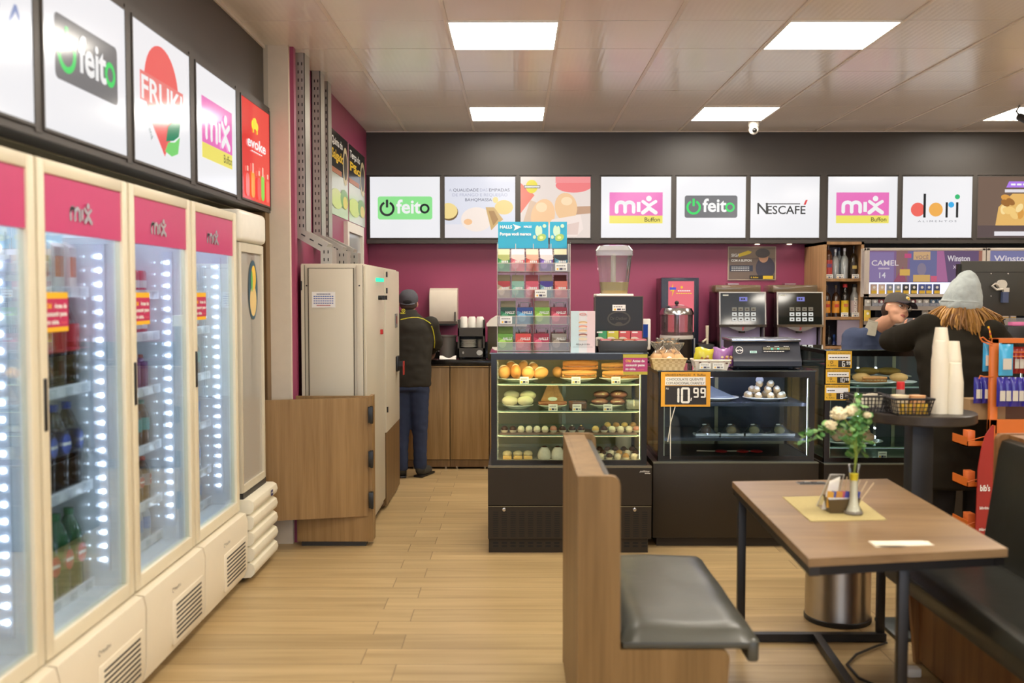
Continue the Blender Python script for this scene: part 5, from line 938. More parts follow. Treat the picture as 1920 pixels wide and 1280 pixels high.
s.n = 24; s.text('25', w_ * .56, h * .52, h * .2, EM((80, 240, 220), 1.2), 'l', .03); s.text('89', w_ * .65, h * .52, h * .2, EM((80, 240, 220), 1.2), 'l', .03); s.bars(w_ * .5, h * .8, w_ * .05, h * .05, TXW, 2); s.bars(w_ * .61, h * .8, w_ * .07, h * .05, TXW, 3); s.bars(w_ * .74, h * .8, w_ * .08, h * .05, TXW, 3); s.bars(w_ * .45, h * .28, w_ * .3, h * .06, TXW, 8); b.build('display_print', None, o, False)
# baskets on case 2
def basket(u0, u1, Y, ztop, lb, mat, name, zbase, dp=.16, hh=.07, weave=False):
    xa, xb = at(u0, 680, Y).x, at(u1, 680, Y).x; o = T(name, lb, 'basket', ((xa + xb) / 2, Y + dp / 2, zbase)); b = MB(o); b.m(mat); f = .018
    b.box(xa + f, xb - f, Y + f, Y + dp - f, zbase, zbase + .006)
    for p0, p1, q0, q1 in (((xa + f, Y + f), (xb - f, Y + f), (xb, Y), (xa, Y)), ((xb - f, Y + f), (xb - f, Y + dp - f), (xb, Y + dp), (xb, Y)), ((xb - f, Y + dp - f), (xa + f, Y + dp - f), (xa, Y + dp), (xb, Y + dp)), ((xa + f, Y + dp - f), (xa + f, Y + f), (xa, Y), (xa, Y + dp))):
        b.add([(p0[0], p0[1], zbase), (p1[0], p1[1], zbase), (q0[0], q0[1], zbase + hh), (q1[0], q1[1], zbase + hh)], [(0, 1, 2, 3)])
    b.build('wall', None, o); b = MB(o); b.m(mat).tube([(xa, Y, zbase + hh), (xb, Y, zbase + hh), (xb, Y + dp, zbase + hh), (xa, Y + dp, zbase + hh), (xa, Y, zbase + hh)], .006).build('rim', None, o)
    return o, xa, xb
WV = bpy.data.materials.new('woven_straw'); WV.use_nodes = True; nt = WV.node_tree; bs = nt.nodes['Principled BSDF']; tc = nt.nodes.new('ShaderNodeTexCoord'); ck = nt.nodes.new('ShaderNodeTexChecker'); ck.inputs[1].default_value = L3((206, 176, 128)); ck.inputs[2].default_value = L3((226, 202, 156)); ck.inputs[3].default_value = 55; nt.links.new(tc.outputs['Object'], ck.inputs[0]); nt.links.new(ck.outputs[0], bs.inputs['Base Color']); bs.inputs['Roughness'].default_value = .6
o, xa, xb = basket(1222, 1288, 6.3, 0, 'woven straw basket of bagged rolls on the low case', WV, 'woven_basket', zt2)
for i, (dx, dy, dz, r) in enumerate(((-.07, .06, .05, .05), (0, .05, .055, .05), (.06, .06, .05, .045), (-.03, .11, .07, .05), (.04, .12, .075, .045))):
    cx, cy, cz = (xa + xb) / 2 + dx, 6.3 + dy, zt2 + dz + .01; q = T('bagged_bread', 'bread in a knotted clear bag, %s of the woven basket' % ('front left', 'front middle, with a round sticker', 'front right', 'back left', 'back right')[i], 'bread bag', (cx, cy, cz)); MB(q).sph((cx, cy, cz), (r * .98, .042, r), 14, 9, rot=(0, .5 * (i - 1), 0)).build('bread', P((214, 168, 116), .5, 0, .2, .4, 30), q)
    b = MB(q); b.m(GL((244, 242, 236), 1.5, .08, .1)); b.lathe((cx, cy, cz), [(0, -r), (r * .95, -r * .4), (r, .2 * r), (r * .5, r * .95), (.012, r * 1.25)], 12, None, 1, .8)
    b.lathe((cx, cy, cz + r * 1.25), [(.012, 0), (.035, .03), (.045, .055), (.02, .045)], 9, R3(.2, .25 * (i - 2), 0, (0, 0, 0)) if 0 else None, 1, .5); b.build('clear_bag', None, q)
    if i == 1: MB(q).sph((cx, cy - .042, cz + .0), (.02, .003, .02)).build('round_sticker', TXW, q)
o, xa, xb = basket(1302, 1370, 6.3, 0, 'white plastic basket of snack bags on the low case', P((236, 228, 214), .4), 'white_basket', zt2, .15, .06)
for u, lb in ((1322, 'left'), (1347, 'right')): p = at(u, 685, 6.29); ptag(p.x, 6.288, zt2 + .008, 'price tag on the %s front of the white basket' % lb, 2, .07, .036)
for i, (u0, u1, c1, lb) in enumerate(((1302, 1338, (200, 190, 50), 'yellow'), (1336, 1368, (150, 100, 160), 'purple'), (1352, 1374, (120, 70, 130), 'dark purple'))):
    y = 6.34 + .05 * (i == 2); xa, xb = at(u0, 660, y).x, at(u1, 660, y).x; z = zt2 + .012; q = T('snack_bag', '%s snack bag in the white basket%s' % (lb, ', behind the others' if i == 2 else ''), 'snack bag', ((xa + xb) / 2, y, z)); b = MB(q); b.m(P(c1, .25, 0, .15, .6, 30)); W2 = xb - xa; H2 = .125 if i < 2 else .13
    b.surf(lambda a, c2: (xa + W2 * (a + .04 * math.sin(9 * c2)), y - .028 * math.sin(PI * a) ** .6 * math.sin(PI * min(1, c2 * 1.02)) ** .6, z + H2 * c2 + .008 * math.sin(6 * a + i)), 12, 10); b.surf(lambda a, c2: (xa + W2 * (1 - a + .04 * math.sin(9 * c2)), y + .028 * math.sin(PI * a) ** .6 * math.sin(PI * min(1, c2 * 1.02)) ** .6, z + H2 * c2 + .008 * math.sin(6 * (1 - a) + i)), 12, 10); b.build('bag', None, q)
    b = MB(q); s = Sheet(b, (xa, y - .031, z), (1, 0, 0)); 
    for k in range(14): s.ell(W2 * (.2 + .6 * random.random()), H2 * (.2 + .4 * random.random()), .009, .007, P(random.choice([(226, 190, 120), (150, 90, 50), (90, 50, 30), (240, 220, 160)]), .4))
    b.build('nut_print', None, q, False)
# ================= case 3 at the till =================
Y3 = 6.4; fx0 = at(1546, 760, Y3).x; fx1 = 3.3; zt3 = at(1600, 655, Y3).z; zb3 = at(1600, 868, Y3).z
def base3(t):
    b = MB(t); b.m(BB).box(fx0 - .01, fx1, Y3 - .04, 7.0, .0, zb3).m(P((110, 112, 96), .3, .4)).box(fx0 - .01, fx1, Y3 - .044, Y3 + .01, zb3 - .004, zb3 + .003); b.build('base', None, t)
Z3 = [at(1640, 820 + 12, 6.6).z - .0, at(1640, 778, 6.55).z, at(1640, 722, 6.55).z]
t3_ = showcase('glass display case below the till with three yellow price boards on its corner', fx0, fx1, Y3, 6.98, zb3, zt3, Z3, (232, 236, 255), 11, base_fn=base3, back=(96, 92, 96))
b = MB(t3_); b.m(EM((225, 235, 255), 14))
for k in range(9): b.sph((2.36, 6.85, zb3 + .1 + .06 * k), .008, 8, 5).sph((2.5, 6.9, zb3 + .1 + .06 * k), .007, 8, 5)
b.m(STEEL).box(2.352, 2.368, 6.858, 6.862, zb3 + .02, zt3 - .03).box(2.492, 2.508, 6.908, 6.912, zb3 + .02, zt3 - .03); b.build('led_strip', None, t3_)
def X3(u, Y=6.55): return at(u, 720, Y).x
plate_at(X3(1630), 6.55, Z3[2], .17, .11, 'white plate with roll and loaf on the upper shelf at the till'); o = bun('bread_roll', X3(1618), 6.58, Z3[2] + .02, (.06, .05, .03), BRD, 'round golden bun on the upper plate at the till', 'bread roll'); sandwich(1640, 6.52, Z3[2] + .02, .16, .04, 'long brown loaf on the upper plate at the till', BRD2)
plate_at(X3(1690), 6.58, Z3[2], .11, .1, 'white plate partly hidden by the leaning woman'); bun('bread_roll', X3(1688), 6.58, Z3[2] + .02, (.06, .05, .03), BRD, 'golden bun partly hidden behind the red capped bottle', 'bread roll')
for u, lb in ((1625, 'left'), (1665, 'right')): bun('pie', X3(u, 6.8), 6.8, Z3[2] + .05, (.085, .06, .025), P((176, 134, 60), .5, 0, .2), 'golden brown pie behind the plates at the till, %s of two' % lb, 'pie')
q = MB().box(X3(1600, 6.8), X3(1700, 6.8), 6.72, 6.88, Z3[2] + .04, Z3[2] + .05).build('raised_tray', P((190, 180, 160), .4)); tag(q, 'raised tray under the two golden brown pies', 'tray')
for u, c_, lb in ((1640, CHOC, 'left'), (1668, PNKF, 'right')): bun('pastry', X3(u), 6.55, Z3[1], (.06, .05, .022), c_, 'dark pastry on the middle shelf at the till, %s of two' % lb, 'pastry')
plate_at(X3(1605), 6.6, Z3[0], .2, .13, 'large white plate of pinkish rolls, lowest at the till')
for i, (u, dz) in enumerate(((1572, 0), (1592, 0), (1612, 0), (1630, 0), (1582, .03), (1604, .035), (1624, .03))): bun('sweet_roll', X3(u, 6.58), 6.58 + .02 * (i > 3), Z3[0] + .02 + dz, (.04, .04, .03), P((226, 176, 140), .5, 0, .1), 'pinkish roll in the %s of the large plate at the till' % ('front row' if i < 4 else 'upper row'), 'roll', 'pinkish rolls, %s row' % ('front' if i < 4 else 'upper'))
ptag(at(1655, 835, 6.42).x, 6.42, zb3 + .03, 'small price tag at the bottom of the case at the till', 3)
for i, (v0, v1, pr, u0, u1) in enumerate(((658, 690, '6', 1549, 1597), (692, 719, '10', 1548, 1594), (721, 750, '8', 1546, 1593))):
    o, b, s, w_, h = price_board(u0, v0, u1, v1, Y3 - .012, 'small yellow price board on the case corner, %s of three' % ('top', 'middle', 'bottom')[i], 0, 0, (236, 186, 50)); s.clip = None
    s.text('APROVEITE A PROMOÇÃO', w_ * .04, h * .83, h * .13, TXK, wid=w_ * .9); s.rect(w_ * .06, h * .48, w_ * .94, h * .8, TXW); s.bars(w_ * .1, h * .6, w_ * (.76 if i < 2 else .3), h * .06, TXK, 7 if i < 2 else 4); s.rect(w_ * .46, h * .06, w_ * .94, h * .46, P((40, 34, 28), .4)); s.text('R. Buffon', w_ * .06, h * .12, h * .13, TXK, wid=w_ * .32); s.arc(w_ * .2, h * .35, h * .07, h * .03, 0, 360, TXK)
    x = w_ * (.62 if len(pr) == 1 else .52)
    for ch in pr: seg(s, ch, x, h * .12, w_ * .09, h * .28, TXW, h * .05); x += w_ * .13
    for k in range(2): seg(s, '9', w_ * (.78 + .075 * k), h * .24, w_ * .05, h * .15, TXW, h * .035)
    b.build('board', None, o, False)
# ================= machines on the back counter =================
YM = 9.3; xa, xb = at(1240, 600, YM).x, at(1309, 600, YM).x; zt_ = at(1270, 521, YM).z; o = T('drink_machine', 'black hot drink machine with glowing pink screen on the back counter', 'drink machine', ((xa + xb) / 2, 9.45, 1.0))
b = MB(o); b.m(P((60, 22, 30), .25)).box(xa, xb, YM, 9.66, 1.0, zt_, .006).m(P((34, 40, 58), .3)).box(xa - .004, xb + .003, YM - .012, YM + .02, 1.0, zt_ + .003, .006); b.build('body', None, o)
pa, pb = at(1252, 622, YM), at(1301, 527, YM); b = MB(o); s = Sheet(b, (pa.x, YM - .013, pa.z)); w_, h = pb.x - pa.x, pb.z - pa.z; s.rect(-.015, -.06, w_ + .015, h + .015, P((22, 22, 28), .2)); s.rect(0, 0, w_, h, EM((240, 120, 130), .9)); s.rect(w_ * .3, 0, w_ * .66, h * .5, EM((236, 170, 176), .9)); s.ell(w_ * .48, h * .5, w_ * .19, h * .04, EM((250, 210, 210), .9)); s.poly([(w_ * .18, h * .95), (w_ * .08, h * .8), (w_ * .17, h * .82), (w_ * .14, h * .7), (w_ * .26, h * .86), (w_ * .18, h * .85)], EM((246, 210, 60), .9)); s.rect(w_ * .05, h * .83, w_ * .3, h * .88, EM((90, 100, 210), .9)); s.ell(w_ * .52, h * .88, .012, .012, EM((250, 200, 80), .9)); s.bars(w_ * .36, h * .8, w_ * .5, h * .02, EM((255, 240, 240), .9), 6); s.bars(w_ * .3, h * .75, w_ * .62, h * .02, EM((250, 210, 90), .9), 7); b.build('screen', None, o, False)
# chocolate dispenser
c0 = at(1269, 600, 9.12); o = T('chocolate_dispenser', 'round hot chocolate dispenser with steel domed lid before the pink screen', 'drink dispenser', (c0.x, 9.12, 1.0)); r = .15; zz = lambda v: at(1269, v, 9.0).z; Cc = (c0.x, 9.13, 0)
MB(o).lathe(Cc, [(0, 1.0), (r * .95, 1.0), (r * .95, zz(634)), (0, zz(634))], 28).build('base', P((40, 34, 30), .3), o)
MB(o).m(P((200, 196, 190), .35)).lathe(Cc, [(r * 1.0, zz(636)), (r * 1.02, zz(632)), (r, zz(629)), (r * .9, zz(629))], 28).build('collar', None, o)
MB(o).m(GL((220, 196, 200), 1.2, 0, .1)).lathe(Cc, [(r * .98, zz(631)), (r * .98, zz(588))], 28).build('jar', None, o); MB(o).lathe(Cc, [(0, zz(631)), (r * .95, zz(631)), (r * .95, zz(624)), (0, zz(624))], 28).build('chocolate', P((96, 50, 36), .3), o)
MB(o).lathe(Cc, [(r * 1.03, zz(590)), (r * 1.03, zz(586)), (r * .9, zz(578)), (r * .5, zz(573)), (0, zz(572))], 28).build('lid', CHROME, o); MB(o).sph((c0.x, 9.13, zz(568)), .02).build('knob', BLACK, o); MB(o).cyl((c0.x, 9.13, zz(630)), (c0.x, 9.13, zz(588)), .022).build('stirrer', P((150, 130, 126), .4), o)
for s_ in (-1, 1): MB(o).box(c0.x + s_ * r - .008 * s_ - .006, c0.x + s_ * r - .008 * s_ + .006, 9.0, 9.03, 1.0, zz(634)).build('side_rail', STEEL, o)
# grinder
p = at(1328, 620, 9.15); o = T('coffee_grinder', 'black appliance with cream lever between the pink screen and the coffee machines', 'appliance', (p.x, 9.3, 1.0)); MB(o).m(BLK2).box(p.x - .09, p.x + .06, 9.15, 9.5, 1.0, at(1300, 645, 9.15).z, .01).build('body', None, o)
zl = at(1300, 645, 9.15).z; MB(o).m(CREAM).tube([(p.x, 9.2, zl), (p.x, 9.2, zl + .09), (p.x, 9.2, zl + .17)], [.012, .014, .016]).tube([(p.x, 9.2, zl + .05), (p.x - .05, 9.16, zl + .02)], .01).build('lever', None, o)
def coffee(u0, u1, lb):
    Yc = 9.1; xa, xb = at(u0, 600, Yc).x, at(u1, 600, Yc).x; w_ = xb - xa; Z = lambda v: at(1400, v, Yc).z; o = T('coffee_machine', lb, 'coffee machine', ((xa + xb) / 2, 9.35, 1.0), 0, 'coffee machines on the back counter')
    b = MB(o); b.m(P((44, 24, 28), .3)).box(xa + .02, xb - .02, Yc + .1, 9.67, 1.0, Z(548), .006).m(STEEL).box(xa + .01, xa + .02, Yc, Yc + .12, 1.0, Z(600)).box(xb - .02, xb - .01, Yc, Yc + .12, 1.0, Z(600)); b.build('body', None, o)
    b = MB(o); b.m(P((186, 176, 220), .35)).box(xa + .03, xb - .03, Yc + .09, Yc + .1, 1.0, Z(612)); b.build('cup_recess', None, o)
    b = MB(o); b.m(GL((190, 170, 140), 1.2, .05, .3)).box(xa - .03, xb - .04, Yc + .03, 9.5, Z(548), Z(534), .012).m(P((130, 96, 60), .6, 0, .6, .3, 160)).box(xa - .02, xb - .05, Yc + .04, 9.48, Z(548), Z(538)).m(STEEL).box(xa + .1, xa + .2, Yc + .1, Yc + .2, Z(533), Z(531)); b.build('bean_hopper', None, o)
    b = MB(o); b.m(STEEL).prism([(Yc - .02, Z(610)), (Yc + .1, Z(610)), (Yc + .1, Z(547)), (Yc + .01, Z(547))], 'x', xa, xb).prism([(Yc - .02, Z(613)), (Yc + .1, Z(613)), (Yc + .1, Z(608)), (Yc - .024, Z(608))], 'x', xa - .002, xb + .002); n_ = 10
    pts = [(xa, Z(613))] + [(xa + w_ * k / n_, Z(613 + 8 * math.sin(PI * max(0, min(1, (k / n_ - .2) / .6))))) for k in range(n_ + 1)] + [(xb, Z(613))]; b.prism(pts, 'y', Yc - .024, Yc - .01); b.build('front_housing', None, o)
    b = MB(o); U2 = Vector((0, .03, Z(547) - Z(610))); s = Sheet(b, (xa, Yc - .0215, Z(610)), (1, 0, 0), U2); h = U2.length; s.rect(w_ * .03, h * .03, w_ * .97, h * .97, P((26, 28, 24), .06, 0, 0, .6)); s.rect(w_ * .08, h * .88, w_ * .2, h * .92, P((190, 190, 180), .4)); s.rect(w_ * .43, h * .72, w_ * .6, h * .85, EM((150, 150, 230), .7)); s.bars(w_ * .46, h * .76, w_ * .1, h * .05, BLACK, 2)
    for i in range(4):
        for k in range(3): s.n = 12; s.rect(w_ * (.27 + .135 * i), h * (.13 + .15 * k), w_ * (.37 + .135 * i), h * (.24 + .15 * k), EM((225, 225, 218), .85) if k < 2 else P((120, 120, 112), .3)); s.n = 14; s.ell(w_ * (.32 + .135 * i), h * (.18 + .15 * k), w_ * .025, h * .02, P((70, 60, 50), .4))
    b.build('control_panel', None, o, False); b = MB(o); s = Sheet(b, (xa + w_ * .5, Yc - .0245, Z(616))); s.text('S', -.01, -.012, .04, P((200, 40, 50), .3), 'l', .03, None, .2); b.build('emblem', None, o, False)
    MB(o).m(BLK2).cyl((xa + w_ * .5, Yc + .02, Z(624)), (xa + w_ * .5, Yc + .02, Z(617)), .03).box(xa + .03, xb - .03, Yc - .01, Yc + .1, 1.0, 1.03).build('spout', None, o)
coffee(1348, 1436, 'coffee machine with black button panel, left one of the two'); coffee(1456, 1543, 'coffee machine with black button panel, right one beside the liquor shelf')
# wall poster
Yp = 9.714; pa, pb = at(1364, 525, Yp), at(1455, 462, Yp); w_, h = pb.x - pa.x, pb.z - pa.z; b = MB(); b.m(P((190, 170, 150), .4)).box(pa.x, pb.x, Yp - .006, Yp, pa.z, pb.z); s = Sheet(b, (pa.x, Yp - .0065, pa.z)); s.clip = (0, 0, w_, h); s.rect(.008, .008, w_ - .008, h - .008, P((110, 94, 84), .4)); s.rect(.008, h * .66, w_ - .008, h - .008, P((132, 114, 96), .4)); s.ell(w_ * .78, h * .36, w_ * .2, h * .34, P((60, 58, 74), .5)); s.ell(w_ * .74, h * .68, w_ * .1, h * .16, P((196, 150, 120), .5)); s.ell(w_ * .72, h * .8, w_ * .15, h * .14, P((84, 80, 80), .5)); s.rect(w_ * .04, h * .26, w_ * .52, h * .44, P((50, 56, 74), .4))
s.text('SIGA', w_ * .07, h * .7, h * .12, TXW, 'l', .03); s.poly([(w_ * .22, h * .68), (w_ * .45, h * .78), (w_ * .5, h * .84), (w_ * .42, h * .88), (w_ * .22, h * .78)], P((226, 200, 50), .4)); s.text('COM A BUFFON', w_ * .07, h * .55, h * .1, TXW, 'l', .03, wid=w_ * .42)
for k in range(3): s.bars(w_ * .07, h * (.38 - .05 * k), w_ * .38, h * .016, TXW, 8)
s.rect(w_ * .45, h * .03, w_ * .95, h * .14, P((40, 36, 34), .4)); s.text('R. Buffon', w_ * .48, h * .06, h * .06, P((226, 190, 40), .4), 'l', .02); s.rect(w_ * .73, h * .03, w_ * .94, h * .13, P((226, 190, 40), .4)); tag(b.build('poster', smooth=False), 'small poster reading SIGA COM A BUFFON on the magenta wall above the coffee machines', 'poster')
# ================= liquor shelf =================
Yl = 9.1; xa, xb = at(1543, 600, Yl).x, at(1618, 600, Yl).x; zT = 2.07; OK2 = WOOD((140, 106, 70), (176, 138, 98)); o = T('liquor_shelf', 'tall wooden shelf of liquor bottles between the coffee machine and the cigarette display', 'shelf', ((xa + xb) / 2, 9.4, 0)); Zs = [at(1580, 640, Yl).z - .2, at(1580, 594, Yl).z, at(1580, 522, Yl).z]
b = MB(o); b.m(OK2).box(xa, xa + .025, Yl, 9.71, 0, zT).box(xb - .025, xb, Yl, 9.71, 0, zT).box(xa, xb, Yl, 9.71, zT - .025, zT); b.build('frame', None, o); MB(o).m(P((176, 168, 180), .4)).box(xa + .025, xb - .025, 9.69, 9.71, 0, zT - .025).build('back_panel', None, o)
for z in Zs: MB(o).m(OK2).box(xa + .025, xb - .025, Yl + .005, 9.69, z - .025, z).build('shelf_board', None, o)
MB(o).m(P((150, 140, 160), .5)).box(xa + .14, xb - .025, Yl + .02, Yl + .04, Zs[0], Zs[1] - .03).build('lower_door', None, o)
def liq(u, shelf, Y, h, r, glass, lab, cap, lb, lab2=None, neck=.3, clear=False):
    p = at(u, 560, Y); z = Zs[shelf]; q = T('liquor_bottle', lb, 'bottle', (p.x, Y, z)); m_ = GL((225, 232, 232), 2.2, .03, .4) if clear else P(glass, .1, 0, .05, .7)
    MB(q).m(m_).lathe((p.x, Y, z), [(0, 0), (r, 0), (r, h * .62), (r * .8, h * .7), (r * neck, h * .78), (r * neck, h * .92), (0, h * .92)], 16).build('bottle', None, q)
    MB(q).lathe((p.x, Y, z + h * .9), [(r * neck * 1.2, 0), (r * neck * 1.2, h * .1), (0, h * .1)], 10).build('cap', P(cap, .3), q)
    if lab:
        b = MB(q); b.m(P(lab, .4)).lathe((p.x, Y, z), [(r * 1.02, h * .12), (r * 1.02, h * .5)], 16)
        if lab2: s = Sheet(b, (p.x, Y - r * 1.03, z)); s.rect(-r * .6, h * .3, r * .6, h * .4, P(lab2, .4))
        b.build('label', None, q, False)
    return q
liq(1552, 2, 9.2, .34, .035, (90, 50, 30), (200, 70, 60), (206, 180, 120), 'whisky bottle with red label on the top liquor shelf', (110, 80, 130)); liq(1565, 2, 9.2, .27, .034, None, None, (200, 205, 215), 'clear bottle on the top liquor shelf, beside the red label', clear=True); liq(1582, 2, 9.2, .28, .036, None, None, (205, 205, 215), 'clear bottle on the top liquor shelf, beside the dark one', clear=True)
liq(1572, 2, 9.35, .29, .035, None, (170, 180, 200), (60, 70, 110), 'clear bottle with dark cap behind the others on top', clear=True); liq(1599, 2, 9.2, .3, .034, (44, 34, 16), (60, 50, 40), (30, 28, 22), 'dark gold bottle at the right end of the top liquor shelf', (214, 190, 110))
liq(1550, 1, 9.2, .29, .034, (60, 36, 20), (232, 160, 56), (80, 60, 50), 'brown bottle with orange label, leftmost on the second liquor shelf', (200, 70, 50)); liq(1567, 1, 9.2, .29, .034, (60, 36, 20), (232, 160, 56), (90, 70, 50), 'brown bottle with orange label, second on the second liquor shelf', (200, 70, 50)); liq(1584, 1, 9.2, .3, .034, (30, 26, 22), (238, 206, 50), (200, 50, 60), 'black bottle with yellow label and red cap', (206, 120, 70), .5)
q = liq(1602, 1, 9.2, .3, .036, None, (196, 180, 180), (30, 34, 40), 'clear bottle with large upright white lettering', None, .5, True); p = at(1602, 560, 9.2); b = MB(q); s = Sheet(b, (p.x + .012, 9.2 - .038, Zs[1] + .03), (0, 0, 1), (-1, 0, 0)); s.N = Vector((0, -1, 0)); s.text('ORLOFF', 0, 0, .036, TXW, 'l', .03, wid=.15); b.build('lettering', None, q, False)
for u, sh, c in ((1555, 2, 'red label whisky'), (1575, 2, 'clear bottles'), (1604, 2, 'dark gold bottle'), (1585, 1, 'yellow label bottle'), (1605, 1, 'lettered bottle')): ptag(at(u, 560, 9.12).x, 9.13, Zs[sh] + .002, 'price tag on the liquor shelf below the %s' % c, 1, .065, .038)
liq(1555, 0, 9.2, .34, .035, (30, 30, 34), (60, 60, 70), (20, 20, 20), 'dark bottle low on the liquor shelf, left'); liq(1565, 0, 9.2, .26, .034, (40, 60, 120), (206, 190, 70), (50, 80, 150), 'blue and yellow bottle low on the liquor shelf')
# ================= cigarette displays =================
Yg = 8.95
def cigbox(u0, u1, lb, art):
    xa, xb = at(u0, 500, Yg).x, at(u1, 500, Yg).x; Z = lambda v: at(1700, v, Yg).z; o = T('cigarette_display', lb, 'cigarette display', ((xa + xb) / 2, Yg + .15, Z(556))); b = MB(o); b.m(P((196, 186, 176), .35))
    b.box(xa, xb, Yg, Yg + .1, Z(470), Z(464.5), .004).box(xa, xb, Yg, Yg + .12, Z(556.5), Z(551)).box(xa, xa + .03, Yg, Yg + .05, Z(556), Z(465)).box(xb - .03, xb, Yg, Yg + .05, Z(556), Z(465)).box(xa, xb, Yg + .12, Yg + .14, Z(556), Z(465)); b.build('frame', None, o)
    w_ = xb - xa - .06; h = Z(469.5) - Z(528); b = MB(o); b.m(BLK2).box(xa + .03, xb - .03, Yg + .02, Yg + .11, Z(529), Z(528)); s = Sheet(b, (xa + .03, Yg + .01, Z(528))); s.clip = (0, 0, w_, h); art(s, w_, h); b.build('poster_panel', None, o, False)
    b = MB(o); b.m(EM((232, 230, 255), 1.3)).box(xa + .035, xb - .035, Yg + .01, Yg + .016, Z(532), Z(529.5)).box(xa + .03, xb - .03, Yg + .115, Yg + .119, Z(551), Z(529)); b.build('light_strip', None, o)
    return xa, xb, Z
def art1(s, w, h):
    E_ = lambda c: BL(tuple(int(.72 * v + .28 * g_) for v, g_ in zip(c, (176, 160, 180))), .72)  # print colours paled towards mauve to imitate a veil of reflections
    s.rect(0, 0, w, h, E_((120, 84, 132))); s.rect(0, 0, w * .22, h * .95, E_((130, 110, 168))); s.rect(w * .24, 0, w * .34, h, E_((132, 92, 84))); s.poly([(w * .22, 0), (w * .33, 0), (w * .3, h * .5)], E_((150, 60, 84))); s.rect(w * .36, 0, w * .6, h, E_((92, 100, 150))); s.rect(w * .6, 0, w * .7, h, E_((176, 96, 150))); s.poly([(w * .7, 0), (w, 0), (w, h), (w * .66, h)], E_((84, 62, 100))); s.rect(w * .97, 0, w, h, E_((160, 90, 60)))
    s.text('CAMEL', w * .02, h * .52, h * .24, E_((250, 240, 232)), 'l', .015, wid=w * .24); s.text('14', w * .09, h * .12, h * .26, E_((236, 236, 240)), 'l', .01); s.rect(w * .08, h * .4, w * .18, h * .45, E_((210, 190, 210)))
    s.rect(w * .39, h * .7, w * .54, h * .97, E_((226, 180, 110))); s.text('VOCÊ', w * .465, h * .73, h * .16, E_((150, 120, 100)), 'c', .02); s.ell(w * .465, h * .4, w * .04, h * .2, E_((130, 120, 140))); s.rect(w * .39, 0, w * .54, h * .22, E_((230, 180, 80))); s.rect(w * .545, 0, w * .6, h * .19, E_((226, 80, 110))); s.rect(w * .31, h * .76, w * .37, h * .9, E_((210, 60, 110))); s.rect(w * .27, h * .2, w * .36, h * .4, E_((236, 186, 60)))
    s.text('Winston', w * .69, h * .66, h * .26, E_((246, 240, 240)), 'l', .02, wid=w * .2); s.text('XS', w * .74, h * .42, h * .14, E_((240, 220, 230)), 'l', .02)
def art2(s, w, h):
    E_ = lambda c: BL(tuple(int(.72 * v + .28 * g_) for v, g_ in zip(c, (176, 160, 180))), .72)  # same painted reflection haze mixed into these print colours
    s.rect(0, 0, w, h, E_((110, 116, 170))); s.rect(w * .42, h * .1, w * .8, h, E_((206, 160, 60))); s.text('Winston', w * .04, h * .66, h * .26, E_((246, 240, 240)), 'l', .02, wid=w * .34)
xa, xb, Z = cigbox(1624, 1848, 'cream framed cigarette display with CAMEL and Winston posters', art1); cigbox(1850, 2060, 'cream framed cigarette display at the right edge, half behind the monitor', art2)
PKZ = Z(551)
cp = MB(); cp.m(P((60, 60, 90), .4)).box(-.027, .027, 0, .022, 0, .088, .002)
def pack(name, col, strip, lb, grp, x, y, z, h=.088):
    b = MB(); b.m(P(col, .4)).box(x - .027, x + .027, y, y + .022, z, z + h, .002); s = Sheet(b, (x - .027, y - .0006, z)); s.rect(.002, .004, .052, h * .36, P(strip, .5)); s.ell(.027, h * .68, .012, .012, TXW); tag(b.build(name), lb, 'cigarette pack', grp)
cols = [((214, 186, 160), 'pale gold'), ((220, 196, 170), 'pale gold'), ((140, 150, 160), 'grey blue'), ((150, 160, 160), 'grey blue'), ((50, 54, 50), 'black'), ((50, 60, 56), 'black'), ((70, 90, 150), 'blue'), ((76, 96, 156), 'blue'), ((74, 80, 120), 'blue')]
pos_ = ['leftmost', 'second', 'third', 'fourth', 'fifth', 'sixth', 'seventh', 'eighth', 'ninth']
for i, u in enumerate((1639, 1654, 1669, 1684, 1699, 1714, 1729, 1742, 1757)): pack('cigarette_pack', cols[i][0], (226, 190, 60), '%s cigarette pack in the white lit strip, %s from the left' % (cols[i][1], pos_[i]) if i else 'pale gold cigarette pack at the left end of the white lit strip', 'packs in the lit strip', at(u, 540, Yg + .04).x, Yg + .04, PKZ)
# lower rack behind the till
o = T('cigarette_rack', 'dark rack with grey shelves of cigarette packs under the lit display', 'rack', (3.9, 9.2, 0)); x0, x1 = at(1631, 600, Yg).x, 5.6
ZR_ = [Z(574), Z(602), Z(640)]
b = MB(o); b.m(P((24, 26, 32), .5)).box(x0, x1, 9.25, 9.3, .0, Z(557)).box(x0 + .1, x0 + .12, 9.1, 9.25, 0, Z(557)); b.build('back_panel', None, o)
for z in ZR_: MB(o).m(P((150, 142, 136), .4)).box(x0, x1, Yg, 9.25, z - .035, z).m(GL((220, 225, 235), 2, .02, .2)).box(x0 + .02, x1, Yg, Yg + .003, z, z + .03).build('shelf_board', None, o)
for i, u in enumerate((1628, 1641, 1653, 1712, 1724, 1737, 1750, 1762, 1850, 1863, 1876, 1889, 1902)): pack('cigarette_pack', random.choice([(160, 160, 160), (120, 50, 60), (70, 100, 130), (180, 176, 170)]), (190, 190, 190), 'cigarette pack on the narrow grey shelf just under the lit display', 'packs on the narrow grey shelf', at(u, 565, Yg + .03).x, Yg + .03, ZR_[0], .06)
